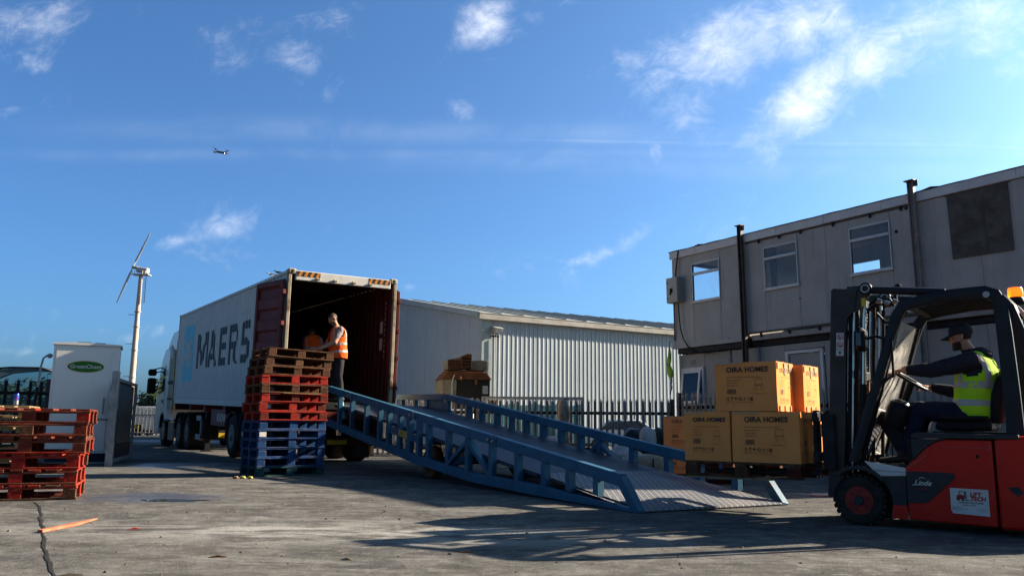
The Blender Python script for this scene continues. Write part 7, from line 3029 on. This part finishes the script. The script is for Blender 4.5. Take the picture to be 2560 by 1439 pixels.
# drone
DR = thing('drone', 'small dark quadcopter drone hovering in the sky', 'drone', (-9.21, 25.0, 9.2), R(25))
b = MB()
b.loft([[(x + 0, w_ * math.cos(a), .03 * math.sin(a) * h_) for a in [2 * math.pi * i / 12 for i in range(12)]] for (x, w_, h_) in ((-.13, .02, .5), (-.1, .04, .9), (0, .05, 1.2), (.1, .04, 1), (.14, .02, .5))])
b.build('body', M['fl_grey'], DR, 50)
for (sx, sy) in ((1, 1), (1, -1), (-1, 1), (-1, -1)):
    b = MB()
    b.tube([(sx * .06, sy * .03, .0), (sx * .18, sy * .15, .015)], .012, 6)
    b.cyl((sx * .18, sy * .15, 0), (sx * .18, sy * .15, .045), .018, 8)
    arm = b.build('arm', M['black_plastic'], DR)
    b = MB()
    b.loft([ell((sx * .18 + d * .8, sy * .15 + d * .6, .05), (.8, .6, 0), (-.6, .8, 0), w_, .003, 8) for (d, w_) in ((-.11, .006), (-.06, .012), (0, .008), (.06, .012), (.11, .006))])
    b.build('rotor_blade', M['black_plastic'], arm, 50)
b = MB()
b.ball((.1, 0, -.04), .025, 10, 6)
b.build('camera', M['chrome'], DR)

# litter
SPL = thing('wood_splinter', 'broken red painted board lying on the ground at the lower left', 'wood', (-3.67, 6.69, .004), math.atan2(.62, .02))
b = MB()
b.add([(0, -.022, 0), (0, .022, 0), (.5, .018, .0), (.74, .004, .02), (.75, -.004, .02), (.45, -.02, 0),
       (0, -.022, .02), (0, .022, .02), (.5, .018, .022), (.74, .004, .03), (.75, -.004, .03), (.45, -.02, .02)],
      [(5, 4, 3, 2, 1, 0), (6, 7, 8, 9, 10, 11), (0, 1, 7, 6), (1, 2, 8, 7), (2, 3, 9, 8), (3, 4, 10, 9), (4, 5, 11, 10), (5, 0, 6, 11)])
b.build('board', mat('splintered pink wood', (0.42, 0.10, 0.06), (0.45, 0.2, 0.13), 9, .8, spec=.05), SPL)
SPL.rotation_euler = (0, 0, math.atan2(.62, .0) - R(6))
YS2 = thing('paper_scrap', 'crumpled yellowish scraps on the ground by the tall pallet stack', 'litter', (-4.1, 13.02, .0), 0)
for i, (x, y) in enumerate(((-.12, 0), (-.02, .03), (.10, .01))):
    lumpy('scrap', M['bag_yellow'] if i else M['wood_raw'], YS2, (x, y, 0), (.09, .07, .04), .3, 3, i + 3, 2)
WS = thing('plastic_wrap', 'white strip of plastic wrap lying behind the ramp toe', 'litter', (4.0, 10.9, .003), R(4))
lumpy('strip', M['bag_white'], WS, (0, 0, 0), (.34, .08, .035), .25, 3, 5, 2)
BR = thing('concrete_offcut', 'low pale slab edge lying below the ramp under its middle', 'slab', (-.5, 13.2, 0), R(20))
b = MB()
b.box(0, .5, 0, .12, 0, .05, .01)
b.box(.05, .45, .01, .11, .052, .09, .01)
b.build('stone', M['kerb'], BR)
rgL = random.Random(21)
vs_, fs = [], []
for i in range(620):
    x = rgL.uniform(-5.5, 5.5)
    y = 3.2 + 11 * rgL.random() ** 1.5
    s_ = rgL.choice((.004, .006, .006, .008, .012)) * (1 + .05 * y)
    k_ = len(vs_)
    a = rgL.uniform(0, 6.28)
    e = [(math.cos(a + j * 2.094) * s_ * rgL.uniform(.6, 1.5), math.sin(a + j * 2.094) * s_ * rgL.uniform(.6, 1.5)) for j in range(3)]
    vs_ += [(x + q_[0], y + q_[1], .0) for q_ in e] + [(x, y, s_ * rgL.uniform(.5, 1.0))]
    fs += [(k_, k_ + 1, k_ + 3), (k_ + 1, k_ + 2, k_ + 3), (k_ + 2, k_, k_ + 3)]
b = MB()
b.add(vs_, fs)
gv = b.build('grit', mat('grit and chips', (0.2, 0.17, 0.13), (0.06, 0.05, 0.04), 3, .9))
tag(gv, 'scattered grit and wood chips on the yard', 'grit', kind='stuff')
for i, (x, y, w_, rz, mt) in enumerate(((-3.05, 6.95, .09, 20, 'wood_red'), (-1.9, 5.6, .12, 10, 'wood_brown'), (-1.05, 5.55, .08, -20, 'wood_raw'), (-2.5, 4.9, .14, 30, 'bark'), (-.3, 5.9, .1, 8, 'wood_brown'), (1.2, 4.9, .1, -12, 'wood_brown'), (-1.35, 4.75, .07, 50, 'wood_raw'))):
    labs_ = ['tiny red chip of wood beside the broken red board', 'thin brown twig of wood on the open concrete', 'small pale wood chip on the open concrete', 'dark dead leaf near the lower left slab joint',
             'brown chip of wood at the edge of the white powder', 'brown chip of wood in front of the forklift shadow', 'pale chip of wood near the bottom edge']
    t = thing('wood_chip', labs_[i], 'litter', (x, y, .003), R(rz), 'wood chips scattered on the concrete')
    b = MB()
    b.add([(-w_ / 2, -.01, 0), (w_ / 2, -.006, 0), (w_ / 2, .006, .004), (-w_ / 2, .012, 0), (0, 0, .014)], [(0, 1, 4), (1, 2, 4), (2, 3, 4), (3, 0, 4)])
    b.build('chip', M[mt], t)
